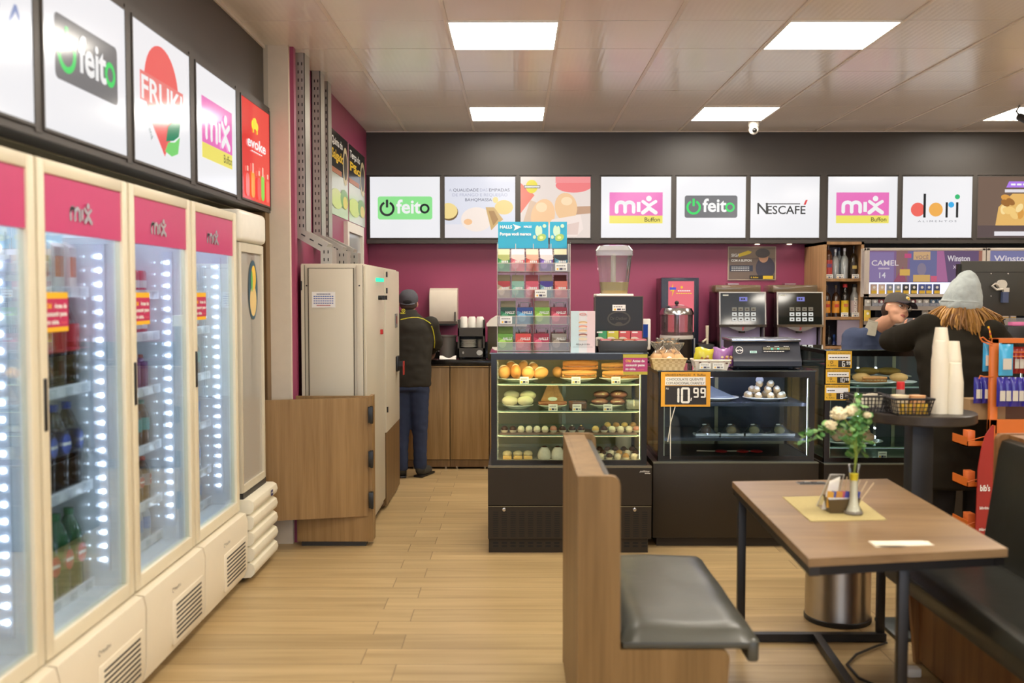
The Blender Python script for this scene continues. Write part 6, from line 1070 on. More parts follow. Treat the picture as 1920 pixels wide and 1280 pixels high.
for u, c, lb in ((1627, (226, 200, 80), 'yellow cigarette pack behind the cashier'), (1735, (206, 200, 190), 'white cigarette pack with square emblem beside the cashier'), (1752, (226, 190, 186), 'pale pink cigarette pack next to the beanie'), (1862, (190, 180, 160), 'tan cigarette pack below the monitor, leftmost of four'), (1874, (220, 200, 180), 'cream cigarette pack below the monitor, second of four'), (1886, (224, 206, 190), 'cream cigarette pack below the monitor, third of four'), (1900, (200, 190, 190), 'pale cigarette pack below the monitor, rightmost of four')): pack('cigarette_pack', c, (226, 180, 80), lb, None, at(u, 590, Yg + .05).x, Yg + .05, ZR_[1], .1)
# ================= till: monitor, printer =================
Yt = 6.6; pa, pb = at(1796, 592, Yt), at(1990, 489, Yt); o = T('till_monitor', 'dark back of the till monitor with round white mount at the right edge', 'monitor', ((pa.x + pb.x) / 2, 6.65, zt3))
MK = P((52, 50, 42), .5); b = MB(o); b.m(MK).box(pa.x + .02, pb.x, Yt, Yt + .03, pa.z, pb.z, .005).m(BLACK).box(pa.x, pa.x + .03, Yt + .015, Yt + .045, pa.z + .02, pb.z - .02).box(pa.x + .11, pb.x, Yt - .001, Yt + .002, pb.z - .075, pb.z - .072); b.build('housing', None, o)
c_ = at(1876, 533, Yt); b = MB(o); b.m(P((200, 194, 180), .4)).cyl((c_.x, Yt - .03, c_.z), (c_.x, Yt, c_.z), .03, None, 24).tube([(c_.x, Yt - .02, c_.z - .02), (c_.x - .05, Yt - .03, c_.z + .005), (c_.x - .07, Yt - .03, c_.z - .01), (c_.x - .04, Yt - .03, c_.z - .035), (c_.x + .02, Yt - .03, c_.z - .03)], .007).box(c_.x + .005, c_.x + .04, Yt - .04, Yt - .01, c_.z - .05, c_.z - .022); b.m(P((70, 80, 110), .4)).box(c_.x - .002, c_.x + .036, Yt - .04, Yt - .01, c_.z - .12, c_.z - .05); b.build('mount', None, o)
b = MB(o); b.m(STEEL)
for du, dv in ((-18, -20), (14, -20), (-18, 22)): q = at(1876 + du, 533 + dv, Yt); b.sph((q.x, Yt - .002, q.z), (.005, .003, .005))
b.build('mount_screws', None, o); b = MB(o); b.m(BLACK).tube([(c_.x, Yt + .01, pa.z), (c_.x + .02, Yt + .02, zt3 + .15), (c_.x + .02, Yt + .03, zt3)], [.02, .025, .03]).lathe((c_.x + .02, Yt + .05, zt3), [(0, 0), (.1, 0), (.09, .015), (0, .02)], 24); b.build('stand', None, o); MB(o).m(BLACK).tube([at(1845, 595, Yt), at(1862, 608, Yt), at(1885, 598, Yt)], .004).build('cable', None, o)
p = at(1895, 620, 6.5); o = T('receipt_printer', 'black receipt printer with pink box on top, right of the woman', 'printer', (p.x + .02, 6.5, zt3)); MB(o).m(BLK2).box(p.x - .06, p.x + .09, 6.42, 6.58, zt3, zt3 + .15, .008).build('housing', None, o)
q = MB(); q.m(P((226, 120, 170), .4)).box(p.x - .02, p.x + .08, 6.44, 6.5, zt3 + .151, zt3 + .175, .002); tag(q.build('pink_box'), 'small pink box lying on the receipt printer', 'box')
# ================= bench seats and table =================
BW = WOOD((114, 88, 50), (144, 114, 72), (16, 16, .7)); BWX = WOOD((140, 104, 66), (176, 138, 96), (16, .7, 16)); PADM = P((74, 74, 66), .32, 0, .08, .5, 6, 0, .25)
def bench(lb, x0, y0, y1, sg, wood, pad):
    t = T('bench_seat', lb, 'bench', (x0, (y0 + y1) / 2, 0)); F = lambda a, z: (x0 + sg * a, z)
    prof = [(0, 0), (.47, 0), (.50, .30), (.505, .39)] + [(.505 - .03 * (1 - math.cos(q)), .39 + .03 * math.sin(q)) for q in (PI / 6, PI / 3, PI / 2)] + [(.142, .42), (.14, .97)] + [(.14 - .028 * (1 - math.cos(q)), .97 + .03 * math.sin(q)) for q in (PI / 6, PI / 3, PI / 2)] + [(0, 1.0)]
    for ya, yb in ((y0, y0 + .03), (y1 - .03, y1)): MB(t).m(wood).prism([F(a, z) for a, z in prof], 'y', ya, yb).build('end_panel', None, t)
    xs = lambda a, b: (min(x0 + sg * a, x0 + sg * b), max(x0 + sg * a, x0 + sg * b))
    MB(t).m(wood).box(*xs(.0, .018), y0 + .03, y1 - .03, .02, .995).box(*xs(.018, .09), y0 + .03, y1 - .03, .978, .996).build('back_board', None, t)
    MB(t).m(wood).box(*xs(.44, .46), y0 + .03, y1 - .03, .02, .4).box(*xs(.05, .46), y0 + .03, y1 - .03, .395, .415).build('seat_box', None, t)
    b = MB(t); b.m(pad); N = 14
    def top(i, j):
        a = .145 + .46 * i; d = min(i, 1 - i, j * 2.2, (1 - j) * 2.2); pz = .445 + .04 * min(1, max(0, d) * 7) ** .5 + .004 * math.sin(7 * i + 5 * j) * math.sin(9 * j)
        return (x0 + sg * a, y0 + .0 + (y1 - y0) * j, pz)
    b.surf(top, N, 26); b.box(*xs(.15, .60), y0 + .004, y1 - .004, .421, .447, .006); b.box(*xs(.565, .604), y0 + .002, y1 - .002, .375, .45, .012); b.build('seat_cushion', None, t)
    b = MB(t); b.m(pad).prism([F(.02, .47), F(.2 if sg < 0 else .15, .47), F(.135, .93), F(.12, .972), F(.09, .98), F(.02, .975)], 'y', y0 + .032, y1 - .032); b.build('back_cushion', None, t)
    return t
bench('light wood bench seat with grey cushion in the foreground, left of the table', .205, 3.25, 4.28, 1, BW, PADM)
bench('dark cushioned bench seat at the right edge, beyond the table', 2.2, 2.2, 4.27, -1, WOOD((104, 66, 36), (150, 108, 64), (16, 16, .7)), P((34, 34, 28), .35, 0, .08, .4, 6, 0, .2))
t = T('cafe_table', 'light wood top table with black metal frame between the two benches', 'table', (1.33, 3.9, 0)); TZ = .74
TM = WOOD((124, 98, 70), (152, 124, 90), (1.2, 14, 14), .3, .45)
b = MB(t); b.m(TM).prism([(.952, 3.2), (1.662, 3.33), (1.727, 4.60), (.992, 4.53)], 'z', TZ - .028, TZ); b.build('tabletop', None, t)
IR = P((24, 22, 22), .4, 0, .05); q = MB(t); q.m(IR)
q.prism([(.958, 3.21), (1.656, 3.34), (1.658, 3.375), (.96, 3.245)], 'z', TZ - .06, TZ - .029).prism([(.998, 4.49), (1.72, 4.56), (1.722, 4.59), (.994, 4.522)], 'z', TZ - .06, TZ - .029).prism([(.958, 3.21), (.99, 3.21), (1.03, 4.52), (.998, 4.52)], 'z', TZ - .06, TZ - .029).prism([(1.62, 3.33), (1.656, 3.34), (1.722, 4.58), (1.69, 4.58)], 'z', TZ - .06, TZ - .029); q.build('apron', None, t)
for a, c_ in ((1.01, 4.5), (1.665, 4.55), (1.29, 3.34)): MB(t).m(IR).box(a, a + .035, c_ - .03, c_, 0, TZ - .05, .002).build('leg', None, t)
b = MB(t); b.m(IR).box(1.01, 1.70, 4.5, 4.535, .005, .04).prism([(1.29, 3.34), (1.325, 3.34), (1.40, 4.5), (1.365, 4.5)], 'z', .005, .04); b.build('floor_bar', None, t)
for u in (1510, 1536):
    p = fl(u, 906, TZ); b = MB(t); b.m(P((150, 146, 140), .3, .6)).box(p.x - .035, p.x + .035, p.y - .03, p.y + .03, TZ, TZ + .002).m(BLACK).box(p.x - .03, p.x + .03, p.y - .025, p.y + .025, TZ + .002, TZ + .004).m(GREY).box(p.x - .006, p.x + .02, p.y - .01, p.y + .012, TZ + .004, TZ + .008); b.build('power_socket', None, t)
b = MB(); b.m(P((176, 160, 108), .75, 0, .1, .3, 90, 0, .3)).prism([tuple(fl(*c_, TZ)[:2]) for c_ in ((1520, 978), (1663, 975), (1603, 929), (1467, 932))], 'z', TZ + .0005, TZ + .0025); tag(b.build('placemat'), 'olive straw placemat in the middle of the wooden table', 'placemat')
b = MB(); b.m(P((236, 226, 204), .7)).prism([tuple(fl(*c_, TZ)[:2]) for c_ in ((1642, 1026), (1752, 1022), (1730, 1014), (1628, 1015))], 'z', TZ + .0005, TZ + .002).surf(lambda i, j: tuple(fl(1630 + 110 * i + 10 * j, 1014 + 8 * j, TZ + .004 + .004 * math.sin(6 * i))), 8, 3); tag(b.build('napkin'), 'folded white paper napkin near the front edge of the table', 'napkin')
def F2(u, v): p = fl(u, v, TZ + .003); return p
# napkin holder
p = F2(1556, 952); t = T('napkin_holder', 'clear acrylic stand holding white napkins on the placemat', 'napkin holder', (p.x, p.y, TZ + .003)); z = TZ + .003
b = MB(t); b.m(GL((226, 224, 216), 1.6, .03, .15)); b.add([(p.x - .04, p.y + .04, z), (p.x + .035, p.y + .04, z), (p.x + .055, p.y + .0, z + .135), (p.x - .0, p.y + .0, z + .135)], [(0, 1, 2, 3)]).box(p.x - .04, p.x + .035, p.y - .03, p.y + .04, z, z + .004); b.m(P((200, 198, 190), .3))
b.tube([(p.x - .04, p.y + .04, z), (p.x, p.y, z + .135), (p.x + .055, p.y, z + .135), (p.x + .035, p.y + .04, z)], .0022, 6); b.build('stand', None, t)
for k in range(3): d_ = .009 * k; b = MB(); b.m(P((244, 240, 230), .7)).add([(p.x - .045 + d_, p.y - .045 + d_, z + .004), (p.x + d_, p.y - .045 + d_, z + .004), (p.x + .03 + d_ * .4, p.y - .025 + d_, z + .118 + .004 * k), (p.x - .012 + d_ * .4, p.y - .025 + d_, z + .1 + .004 * k), (p.x - .045 + d_, p.y - .039 + d_, z + .004), (p.x + d_, p.y - .039 + d_, z + .004), (p.x + .03 + d_ * .4, p.y - .019 + d_, z + .118 + .004 * k), (p.x - .012 + d_ * .4, p.y - .019 + d_, z + .1 + .004 * k)], [(0, 1, 2, 3), (7, 6, 5, 4), (3, 2, 6, 7), (0, 3, 7, 4), (1, 5, 6, 2)]); tag(b.build('paper_napkin'), 'white paper napkin standing in the clear acrylic stand', 'napkin', 'napkins in the stand')
# sachet box
p = F2(1576, 962); t = T('sachet_box', 'small brown box of sugar sachets and stirrers behind the vase', 'sachet holder', (p.x + .01, p.y, z)); b = MB(t); b.m(P((92, 74, 44), .5))
b.add([(p.x - .04, p.y - .0, z), (p.x + .06, p.y + .0, z), (p.x + .075, p.y - .01, z + .06), (p.x - .048, p.y - .01, z + .055), (p.x - .04, p.y + .06, z), (p.x + .06, p.y + .06, z), (p.x + .075, p.y + .07, z + .06), (p.x - .048, p.y + .07, z + .06)], [(0, 1, 2, 3), (5, 4, 7, 6), (1, 5, 6, 2), (4, 0, 3, 7), (0, 4, 5, 1)]); b.build('box', None, t)
SC_ = [((226, 170, 60), 'orange'), ((70, 90, 170), 'blue'), ((214, 150, 60), 'orange'), ((200, 90, 110), 'pink'), ((80, 80, 170), 'blue'), ((226, 200, 180), 'pale'), ((60, 70, 150), 'blue')]
for i, (c_, cn) in enumerate(SC_):
    x = p.x - .04 + .0155 * i; b = MB(); b.m(P(c_, .4)); b.prism([(x - .012, z + .02), (x + .012, z + .02), (x + .016 + .002 * i, z + .082), (x - .008 + .002 * i, z + .086)], 'y', p.y + .008 + .002 * (i % 2), p.y + .013 + .002 * (i % 2)).m(TXW).box(x - .006, x + .008, p.y + .006, p.y + .008, z + .05, z + .06)
    tag(b.build('sugar_sachet'), '%s sugar sachet in the brown box, %s' % (cn, ['far left', 'second from left', 'third from left', 'centre', 'third from right', 'second from right', 'far right beside the vase'][i]), 'sachet')
for i in range(5):
    a_ = .012 * i; b = MB(); b.m(P((214, 196, 160), .6)).tube([(p.x + .02 + a_, p.y + .04, z + .01), (p.x + .04 + 2.2 * a_, p.y + .05, z + .135 - .006 * i)], .0022, 5); tag(b.build('stirrer'), 'thin wooden stirrer leaning in the brown box behind the vase', 'stirrer', 'stirrers in the brown box')
# vase with flowers
p = F2(1600, 963); vx, vy = p.x, p.y; H = .195; t = T('flower_vase', 'slim glass vase filled with white sand, holding cream flowers and eucalyptus', 'vase', (vx, vy, z))
pv = [(0, 0), (.034, 0), (.036, .006), (.032, .014), (.022, .035), (.0165, .07), (.0155, .12), (.019, .17), (.024, H)]
MB(t).m(GL((246, 250, 248), .7, .01)).lathe((vx, vy, z), pv, 28).build('glass', None, t)
MB(t).m(P((232, 224, 204), .5, 0, .06, .5, 200)).lathe((vx, vy, z), [(0, .01), (.028, .012), (.019, .036), (.0145, .07), (.0138, .12), (.0145, .132), (0, .132)], 24).build('sand', None, t)
MB(t).m(P((240, 214, 50), .6, 0, .15, .3, 150)).lathe((vx, vy, z), [(0, .132), (.0145, .132), (.0165, .158), (0, .16)], 18).build('yellow_sand', None, t)
MB(t).m(P((120, 112, 100), .4, 0, .4, .5, 160)).lathe((vx, vy, z), [(.0345, .001), (.0365, .006), (.033, .014)], 24).build('pebble_rim', None, t)
LF = P((84, 140, 70), .5, 0, .15, .4, 25); LF2 = P((128, 172, 100), .5, 0, .15, .4, 25)
def V(u, v, dy=0): q = at(u, v, vy + dy); return q
random.seed(11)
base = Vector((vx, vy, z + .15))
stems = [[(1606, 850), (1604, 800), (1612, 745)], [(1604, 850), (1590, 815), (1565, 800), (1530, 808), (1500, 823)], [(1606, 850), (1608, 812), (1616, 770)], [(1604, 850), (1596, 800), (1575, 775)], [(1608, 850), (1622, 825), (1640, 830)]]
b = MB(t); b.m(P((130, 150, 60), .5))
SP_ = []
for k, st in enumerate(stems): pts = [base] + [V(u, v, .02 * ((k % 3) - 1)) for u, v in st]; SP_.append(pts); b.tube(pts, .0022, 6)
b.build('stem', None, t)
def leafcl(cx, n, spread, mats, name, r=.017):
    b = MB(t)
    for _ in range(n):
        c_ = cx(); a = Euler((random.uniform(-1.2, 1.2), random.uniform(-.9, .9), random.uniform(0, 6.3))); rr_ = r * random.uniform(.6, 1.15); b.m(random.choice(mats)); n_ = 8; vs = [Vector((0, 0, .002))]
        for i in range(n_): an = 2 * PI * i / n_; vs.append(Vector((rr_ * math.cos(an), rr_ * .82 * math.sin(an), .003 * math.cos(2 * an))))
        b.add([c_ + (a.to_matrix() @ q) for q in vs], [(0, i + 1, (i + 1) % n_ + 1) for i in range(n_)])
    return b.build(name, None, t)
def along(pts, s0=.3, sp=.018):
    def f():
        i = random.uniform(s0, .999) * (len(pts) - 1); a = int(i); return pts[a].lerp(pts[min(a + 1, len(pts) - 1)], i - a) + Vector((random.uniform(-sp, sp), random.uniform(-sp, sp), random.uniform(-sp, sp)))
    return f
leafcl(along(SP_[0], .5, .018), 30, 0, [LF, LF2], 'eucalyptus_sprig', .014); leafcl(along(SP_[1], .4, .026), 55, 0, [LF, LF2], 'eucalyptus_sprig', .017); leafcl(along(SP_[2], .35, .034), 75, 0, [LF, LF, LF2], 'eucalyptus_sprig', .02); leafcl(along(SP_[4], .4, .012), 10, 0, [LF], 'eucalyptus_sprig', .009)
for u, v, r in ((1573, 775, .03), (1597, 770, .024), (1558, 797, .022), (1626, 778, .014)):
    c_ = V(u, v, -.01); b = MB(t); b.m(P((238, 226, 188), .6, 0, .08, .3, 60))
    for _ in range(46):
        d = Vector((random.gauss(0, 1), random.gauss(0, 1), random.gauss(0, 1))).normalized(); b.sph(c_ + Vector((d.x * r, d.y * r * .8, d.z * r * .75)), (r * .26, r * .26, r * .2), 6, 4)
    b.sph(c_, r * .85, 10, 6); b.build('flower_head', None, t)
# steel bin, cable, plug
bx, by = 1.585, 4.84; t = T('steel_bin', 'tall brushed steel round bin under and behind the table', 'bin', (bx, by, 0)); BS = P((176, 168, 156), .3, 1.0, .06)
MB(t).lathe((bx, by, 0), [(0, 0), (.155, 0), (.158, .02), (.155, .03), (.155, .62), (.15, .625), (.145, .61), (.14, .1), (0, .1)], 40).build('body', BS, t); MB(t).lathe((bx, by, 0), [(.156, .0), (.16, .004), (.16, .022), (.156, .026)], 40).build('base_ring', BLK2, t)
tag(MB().m(BLACK).tube([(1.69, 4.47, .012), (1.62, 4.42, .012), (1.5, 4.32, .012), (1.42, 4.2, .012), (1.42, 4.05, .012), (1.5, 3.9, .012), (1.56, 3.8, .012)], .006).build('cable'), 'black cable looping on the floor under the table', 'cable')
p = fl(1712, 1268, .0); tag(MB().m(WHITE).box(p.x - .03, p.x + .03, p.y - .02, p.y + .03, 0, .04, .01).build('plug'), 'small white plug on the floor beneath the table, low right', 'plug')
# ================= high round table =================
hx, hy, hz = 1.895, 4.66, 1.05; t = T('high_table', 'dark round high table carrying cups and two black baskets', 'table', (hx, hy, 0)); DKW = WOOD((40, 34, 30), (62, 54, 46), (4, 14, 14), .35)
MB(t).m(DKW).lathe((hx, hy, 0), [(0, hz - .045), (.245, hz - .045), (.25, hz - .04), (.25, hz - .004), (.245, hz), (0, hz)], 48).build('tabletop', None, t); MB(t).m(BLK2).box(hx - .05, hx + .05, hy - .05, hy + .05, .02, hz - .045, .004).build('column', None, t); MB(t).m(P((52, 56, 52), .4)).box(hx - .14, hx + .2, hy - .15, hy + .15, 0, .02, .004).build('foot_plate', None, t)
pc = MB().lathe((0, 0, 0), [(.038, 0), (.0385, .003), (.0265, .095), (0, .095)], 14).build('paper_cup', P((236, 228, 206), .5)); tag(pc, '', 'cup'); CUP = Pool(pc)
for (u, y, n_, lb) in ((1762, 4.72, 33, 'tallest stack'), (1761, 4.56, 27, 'front left stack'), (1785, 4.7, 26, 'rear right stack'), (1789, 4.55, 16, 'shortest, front right stack')):
    x = at(u, 760, y).x
    for k in range(n_): CUP.put((x, y, hz + .0092 * k), 0, 'white paper cup in the %s on the high table' % lb, 'paper cups, %s' % lb)
def mesh_basket(u0, u1, y, lb, dp=.17, h=.075):
    xa, xb = at(u0, 760, y).x, at(u1, 760, y).x; t = T('plastic_basket', lb, 'basket', ((xa + xb) / 2, y + dp / 2, hz)); b = MB(t); b.m(P((30, 28, 28), .4)); f = .016; r = .0025
    b.box(xa + f, xb - f, y + f, y + dp - f, hz, hz + .004); n1 = 9; n2 = 7
    for i in range(n1 + 1):
        a = i / n1; X0, X1 = xa + f + (xb - xa - 2 * f) * a, xa + (xb - xa) * a
        for (ya, yb) in ((y + f, y), (y + dp - f, y + dp)): b.cyl((X0, ya, hz), (X1, yb, hz + h), r, None, 4)
    for i in range(n2 + 1):
        a = i / n2; Y0, Y1 = y + f + (dp - 2 * f) * a, y + dp * a
        for (X0, X1) in ((xa + f, xa), (xb - f, xb)): b.cyl((X0, Y0, hz), (X1, Y1, hz + h), r, None, 4)
    for k in range(1, 4): g_ = f * (1 - k / 4); zz = hz + h * k / 4; b.tube([(xa + g_, y + g_, zz), (xb - g_, y + g_, zz), (xb - g_, y + dp - g_, zz), (xa + g_, y + dp - g_, zz), (xa + g_, y + g_, zz)], .002, 4)
    b.build('mesh_wall', None, t); MB(t).m(P((34, 32, 32), .35)).tube([(xa, y, hz + h), (xb, y, hz + h), (xb, y + dp, hz + h), (xa, y + dp, hz + h), (xa, y, hz + h)], .006, 6).build('rim', None, t); return xa, xb
xa, xb = mesh_basket(1606, 1671, 4.58, 'black mesh basket of paper sachets on the left of the high table')
random.seed(5)
for i in range(14):
    b = MB(); x = xa + .025 + (xb - xa - .05) * (i / 13); y = 4.61 + .1 * random.random(); b.m(P((226, 218, 196), .6)).box(x - .009, x + .009, y - .002, y + .002, hz + .02, hz + .078, 0, R3(random.uniform(-.3, .3), random.uniform(-.35, .35), 0, (x, y, hz + .04))); tag(b.build('sachet'), 'white sachet standing in the left black mesh basket', 'sachet', 'sachets in the left mesh basket')
xa, xb = mesh_basket(1680, 1752, 4.46, 'black mesh basket with tubs, in front of the cup stacks')
xm = (xa + xb) / 2
b = MB(); b.m(P((226, 212, 180), .5)).lathe((xm - .035, 4.55, hz), [(0, .005), (.03, .005), (.04, .085), (.038, .085), (.03, .06), (0, .06)], 20); tag(b.build('cream_tub'), 'cream paper tub in the right mesh basket', 'tub')
b = MB(); b.m(P((222, 170, 120), .5)).lathe((xm + .045, 4.55, hz), [(0, .005), (.03, .005), (.036, .082), (.038, .084), (0, .086)], 20); tag(b.build('orange_tub'), 'orange paper tub with lid in the right mesh basket', 'tub')
for i, x in enumerate((xm - .045, xm - .012, xm + .025, xm + .055)): tag(MB().m(P((232, 186, 50), .5)).box(x - .012, x + .012, 4.485, 4.495, hz + .006, hz + .055).build('yellow_sachet'), 'yellow sachet behind the front mesh of the right basket', 'sachet', 'yellow sachets in the right mesh basket')
t = T('sauce_bottle', 'small clear bottle with red cap standing behind the right mesh basket', 'bottle', (at(1688, 760, 4.68).x, 4.68, hz)); x = t.location.x; MB(t).m(GL((230, 220, 210), 1.5, .02, .4)).cyl((x, 4.68, hz), (x, 4.68, hz + .1), .02).build('bottle', None, t); MB(t).m(P((206, 40, 40), .4)).cyl((x, 4.68, hz + .1), (x, 4.68, hz + .135), .018).build('cap', None, t)
# ================= orange snack rack =================
Yo = 5.2; OR = P((214, 112, 40), .4, 0, .05); px0 = at(1858, 700, Yo).x; px1 = px0 + .5; zo = at(1858, 634, Yo).z
t = T('snack_rack', 'orange metal snack rack with red side panel at the right edge', 'rack', (px0 + .2, Yo + .15, 0)); b = MB(t); b.m(OR).box(px0, px0 + .04, Yo, Yo + .03, 0, zo, .003).box(px1 - .04, px1, Yo, Yo + .03, 0, zo, .003).box(px0, px1, Yo, Yo + .03, zo - .025, zo).box(px0, px0 + .03, Yo, Yo + .2, 0, .04).box(px0, px1, Yo, Yo + .03, at(1880, 812, Yo).z, at(1880, 787, Yo).z); b.build('frame', None, t)
b = MB(t); b.m(OR)
for v in (648 + 12, 668, 720, 730): zz = at(1880, v, Yo).z; b.tube([(px0 + .04, Yo + .0, zz), (px1 - .04, Yo + .0, zz)], .003, 6)
for v in (657, 722): zz = at(1880, v, Yo).z; [b.tube([(px0 + .06 + .03 * k, Yo, zz - .03), (px0 + .06 + .03 * k, Yo - .02, zz + .0), (px0 + .06 + .03 * k, Yo, zz + .03)], .0035, 6) for k in range(2)]
b.tube([at(1862, 648, Yo), at(1852, 644, Yo), at(1842, 640, Yo), at(1838, 634, Yo), at(1843, 632, Yo), at(1850, 638, Yo), at(1862, 644, Yo)], .004, 6).tube([at(1862, 706, Yo), at(1845, 706, Yo), at(1838, 704, Yo), at(1836, 710, Yo)], .004, 6); b.build('wire_hook', None, t)
b = MB(t); RP = P((166, 44, 34), .45, 0, .04); zs_ = [at(1850, v, Yo - .02).z for v in (995, 880, 840, 815, 797)]; us = [1830, 1832, 1838, 1845, 1857]; xx = [at(u, 900, Yo - .02).x for u in us]; xr = at(1860, 900, Yo - .02).x
pts = [(xr, .1), (xr, zs_[4])] + [(xx[i], zs_[i]) for i in (4, 3, 2, 1, 0)] + [(xx[0], .1)]; b.m(RP).prism(pts, 'y', Yo - .03, Yo - .02).m(OR).box(xr, xr + .006, Yo - .032, Yo - .0, .1, zs_[4]); s = Sheet(b, (xx[0], Yo - .031, 0)); w_ = xr - xx[0]
s.text("bib's", w_ * .52, at(1845, 918, Yo).z, .045, TXW, 'c', .03, wid=w_ * .62); s.text('Salfordinhos', w_ * .52, at(1845, 952, Yo).z, .02, TXW, 'c', .03, wid=w_ * .66); s.text('miu-miu', w_ * .52, at(1845, 992, Yo).z, .025, TXW, 'c', .03, wid=w_ * .66); b.build('red_side_panel', None, t, False)
for v in (828, 905, 985):
    z_ = at(1830, v, Yo).z; xa = at(1817, v, Yo).x; b = MB(t); b.m(OR).box(xa, px0, Yo + .02, Yo + .2, z_ - .03, z_ - .024).box(xa, px0, Yo + .02, Yo + .024, z_ - .03, z_ + .0).box(xa, xa + .004, Yo + .02, Yo + .2, z_ - .03, z_ + .02)
    b.tube([(xa, Yo + .02, z_), (px0, Yo + .02, z_ + .03)], .003, 5); b.build('side_tray', None, t)
    q = MB(); q.m(P((226, 120, 60), .4)).box(xa + .02, xa + .06, Yo + .06, Yo + .12, z_ - .023, z_ + .05, .003); tag(q.build('snack_carton'), 'orange snack packet in the %s side tray of the orange rack' % ({828: 'upper', 905: 'middle', 985: 'lower'}[v]), 'snack packet')
b = MB(t); b.m(P((160, 130, 90), .6)).box(px0 - .07, px0 + .12, Yo + .08, Yo + .2, at(1850, 790, Yo).z, at(1850, 752, Yo).z).m(P((90, 60, 40), .6)).box(px0 + .12, px1 - .04, Yo + .08, Yo + .2, .3, at(1850, 765, Yo).z); b.build('cardboard_back', None, t)
def sbag(u0, u1, v0, v1, y, c1, lb, grp):
    pa, pb = at(u0, v1, y), at(u1, v0, y); W2, H2 = pb.x - pa.x, pb.z - pa.z; b = MB(); b.m(P(c1, .2, 0, .15, .7, 20)); fn = lambda sg: (lambda a, c_: (pa.x + W2 * (a if sg < 0 else 1 - a), y + sg * .016 * (math.sin(PI * a) * math.sin(PI * c_)) ** .5 if 0 < a < 1 and 0 < c_ < 1 else y, pa.z + H2 * c_))
    b.surf(fn(-1), 8, 8); b.surf(fn(1), 8, 8); b.m(P((206, 200, 186), .4)).box(pa.x + W2 * .2, pa.x + W2 * .8, y - .0185, y - .0175, pa.z + H2 * .2, pa.z + H2 * .55); tag(b.build('snack_bag'), lb, 'snack bag', grp)
for i in range(4): sbag(1842 + 7 * i, 1858 + 7 * i, 641, 696, Yo + .05 + .03 * (i % 2), (60, 160, 210), 'light blue snack bag hanging left of the orange post', 'light blue bags on the orange rack')
sbag(1872, 1900, 645, 704, Yo - .03, (70, 176, 224), 'light blue snack bag in front, right of the orange post', None)
for i in range(4): sbag(1897 + 9 * i, 1911 + 9 * i, 650, 700, Yo + .04, (150, 40, 34), 'dark red snack bag hanging on the upper wire', 'dark red bags on the orange rack')
for i in range(5): sbag(1825 + 8 * i, 1838 + 8 * i, 707, 756, Yo + .05 + .02 * (i % 2), (52, 50, 150), 'dark blue snack bag hanging left of the orange post', 'dark blue bags left of the post')
for i in range(5): sbag(1868 + 12 * i, 1886 + 12 * i, 707, 762, Yo - .03 + .01 * (i % 2), (50, 44, 150), 'dark blue snack bag hanging right of the orange post', 'dark blue bags right of the post')
# ================= people =================
from mathutils.bvhtree import BVHTree
SKIN = P((214, 160, 130), .5, 0, .05, .4, 30); SKIN2 = P((206, 150, 124), .5, 0, .05, .4, 30)
def cap_(b, p, q, r0, r1=None):
    r1 = r0 if r1 is None else r1; b.cyl(p, q, r0, r1, 16); b.sph(p, r0, 14, 8); b.sph(q, r1, 14, 8)
def limb(b, pts, rs):
    for i in range(len(pts) - 1): cap_(b, pts[i], pts[i + 1], rs[i], rs[i + 1])
def head_prims(b, M):
    S = lambda c, r: b.sph(c, r, 16, 10, M)
    S((0, .012, .028), (.075, .093, .086)); S((0, -.02, -.02), (.064, .07, .078)); S((0, -.036, -.07), (.046, .05, .038)); S((0, -.068, -.088), (.024, .02, .018))
    S((.034, -.052, -.03), (.028, .028, .026)); S((-.034, -.052, -.03), (.028, .028, .026)); S((0, -.07, .032), (.05, .018, .014))
    S((0, -.098, -.02), (.012, .018, .013)); S((0, -.086, .0), (.009, .014, .026)); S((.011, -.088, -.026), (.009, .01, .008)); S((-.011, -.088, -.026), (.009, .01, .008)); S((0, -.078, -.058), (.026, .012, .014))
    S((.076, .01, -.01), (.009, .017, .03)); S((-.076, .01, -.01), (.009, .017, .03))
def head_details(t, par, M, skin_l=(176, 96, 86)):
    for sx in (-1, 1):
        b = MB(t); b.m(P((236, 232, 226), .2)).sph((sx * .029, -.072, .008), (.014, .01, .008), 12, 8, M); e = b.build('eye', None, par)
        MB(t).sph((sx * .029 + .003, -.081, .009), (.0062, .003, .0062), 10, 6, M).build('iris', P((50, 34, 26), .2), par)
        MB(t).tube([(sx * .012, -.082, .027), (sx * .03, -.084, .033), (sx * .048, -.072, .028)], [.002, .003, .0015], 6, M).build('eyebrow', P((70, 48, 36), .6), par)
    MB(t).tube([(-.022, -.082, -.057), (-.008, -.0905, -.053), (0, -.091, -.055), (.008, -.0905, -.053), (.022, -.082, -.057)], [.002, .004, .0042, .004, .002], 8, M).tube([(-.02, -.082, -.059), (0, -.0905, -.063), (.02, -.082, -.059)], [.002, .0045, .002], 8, M).build('lips', P(skin_l, .4), par)
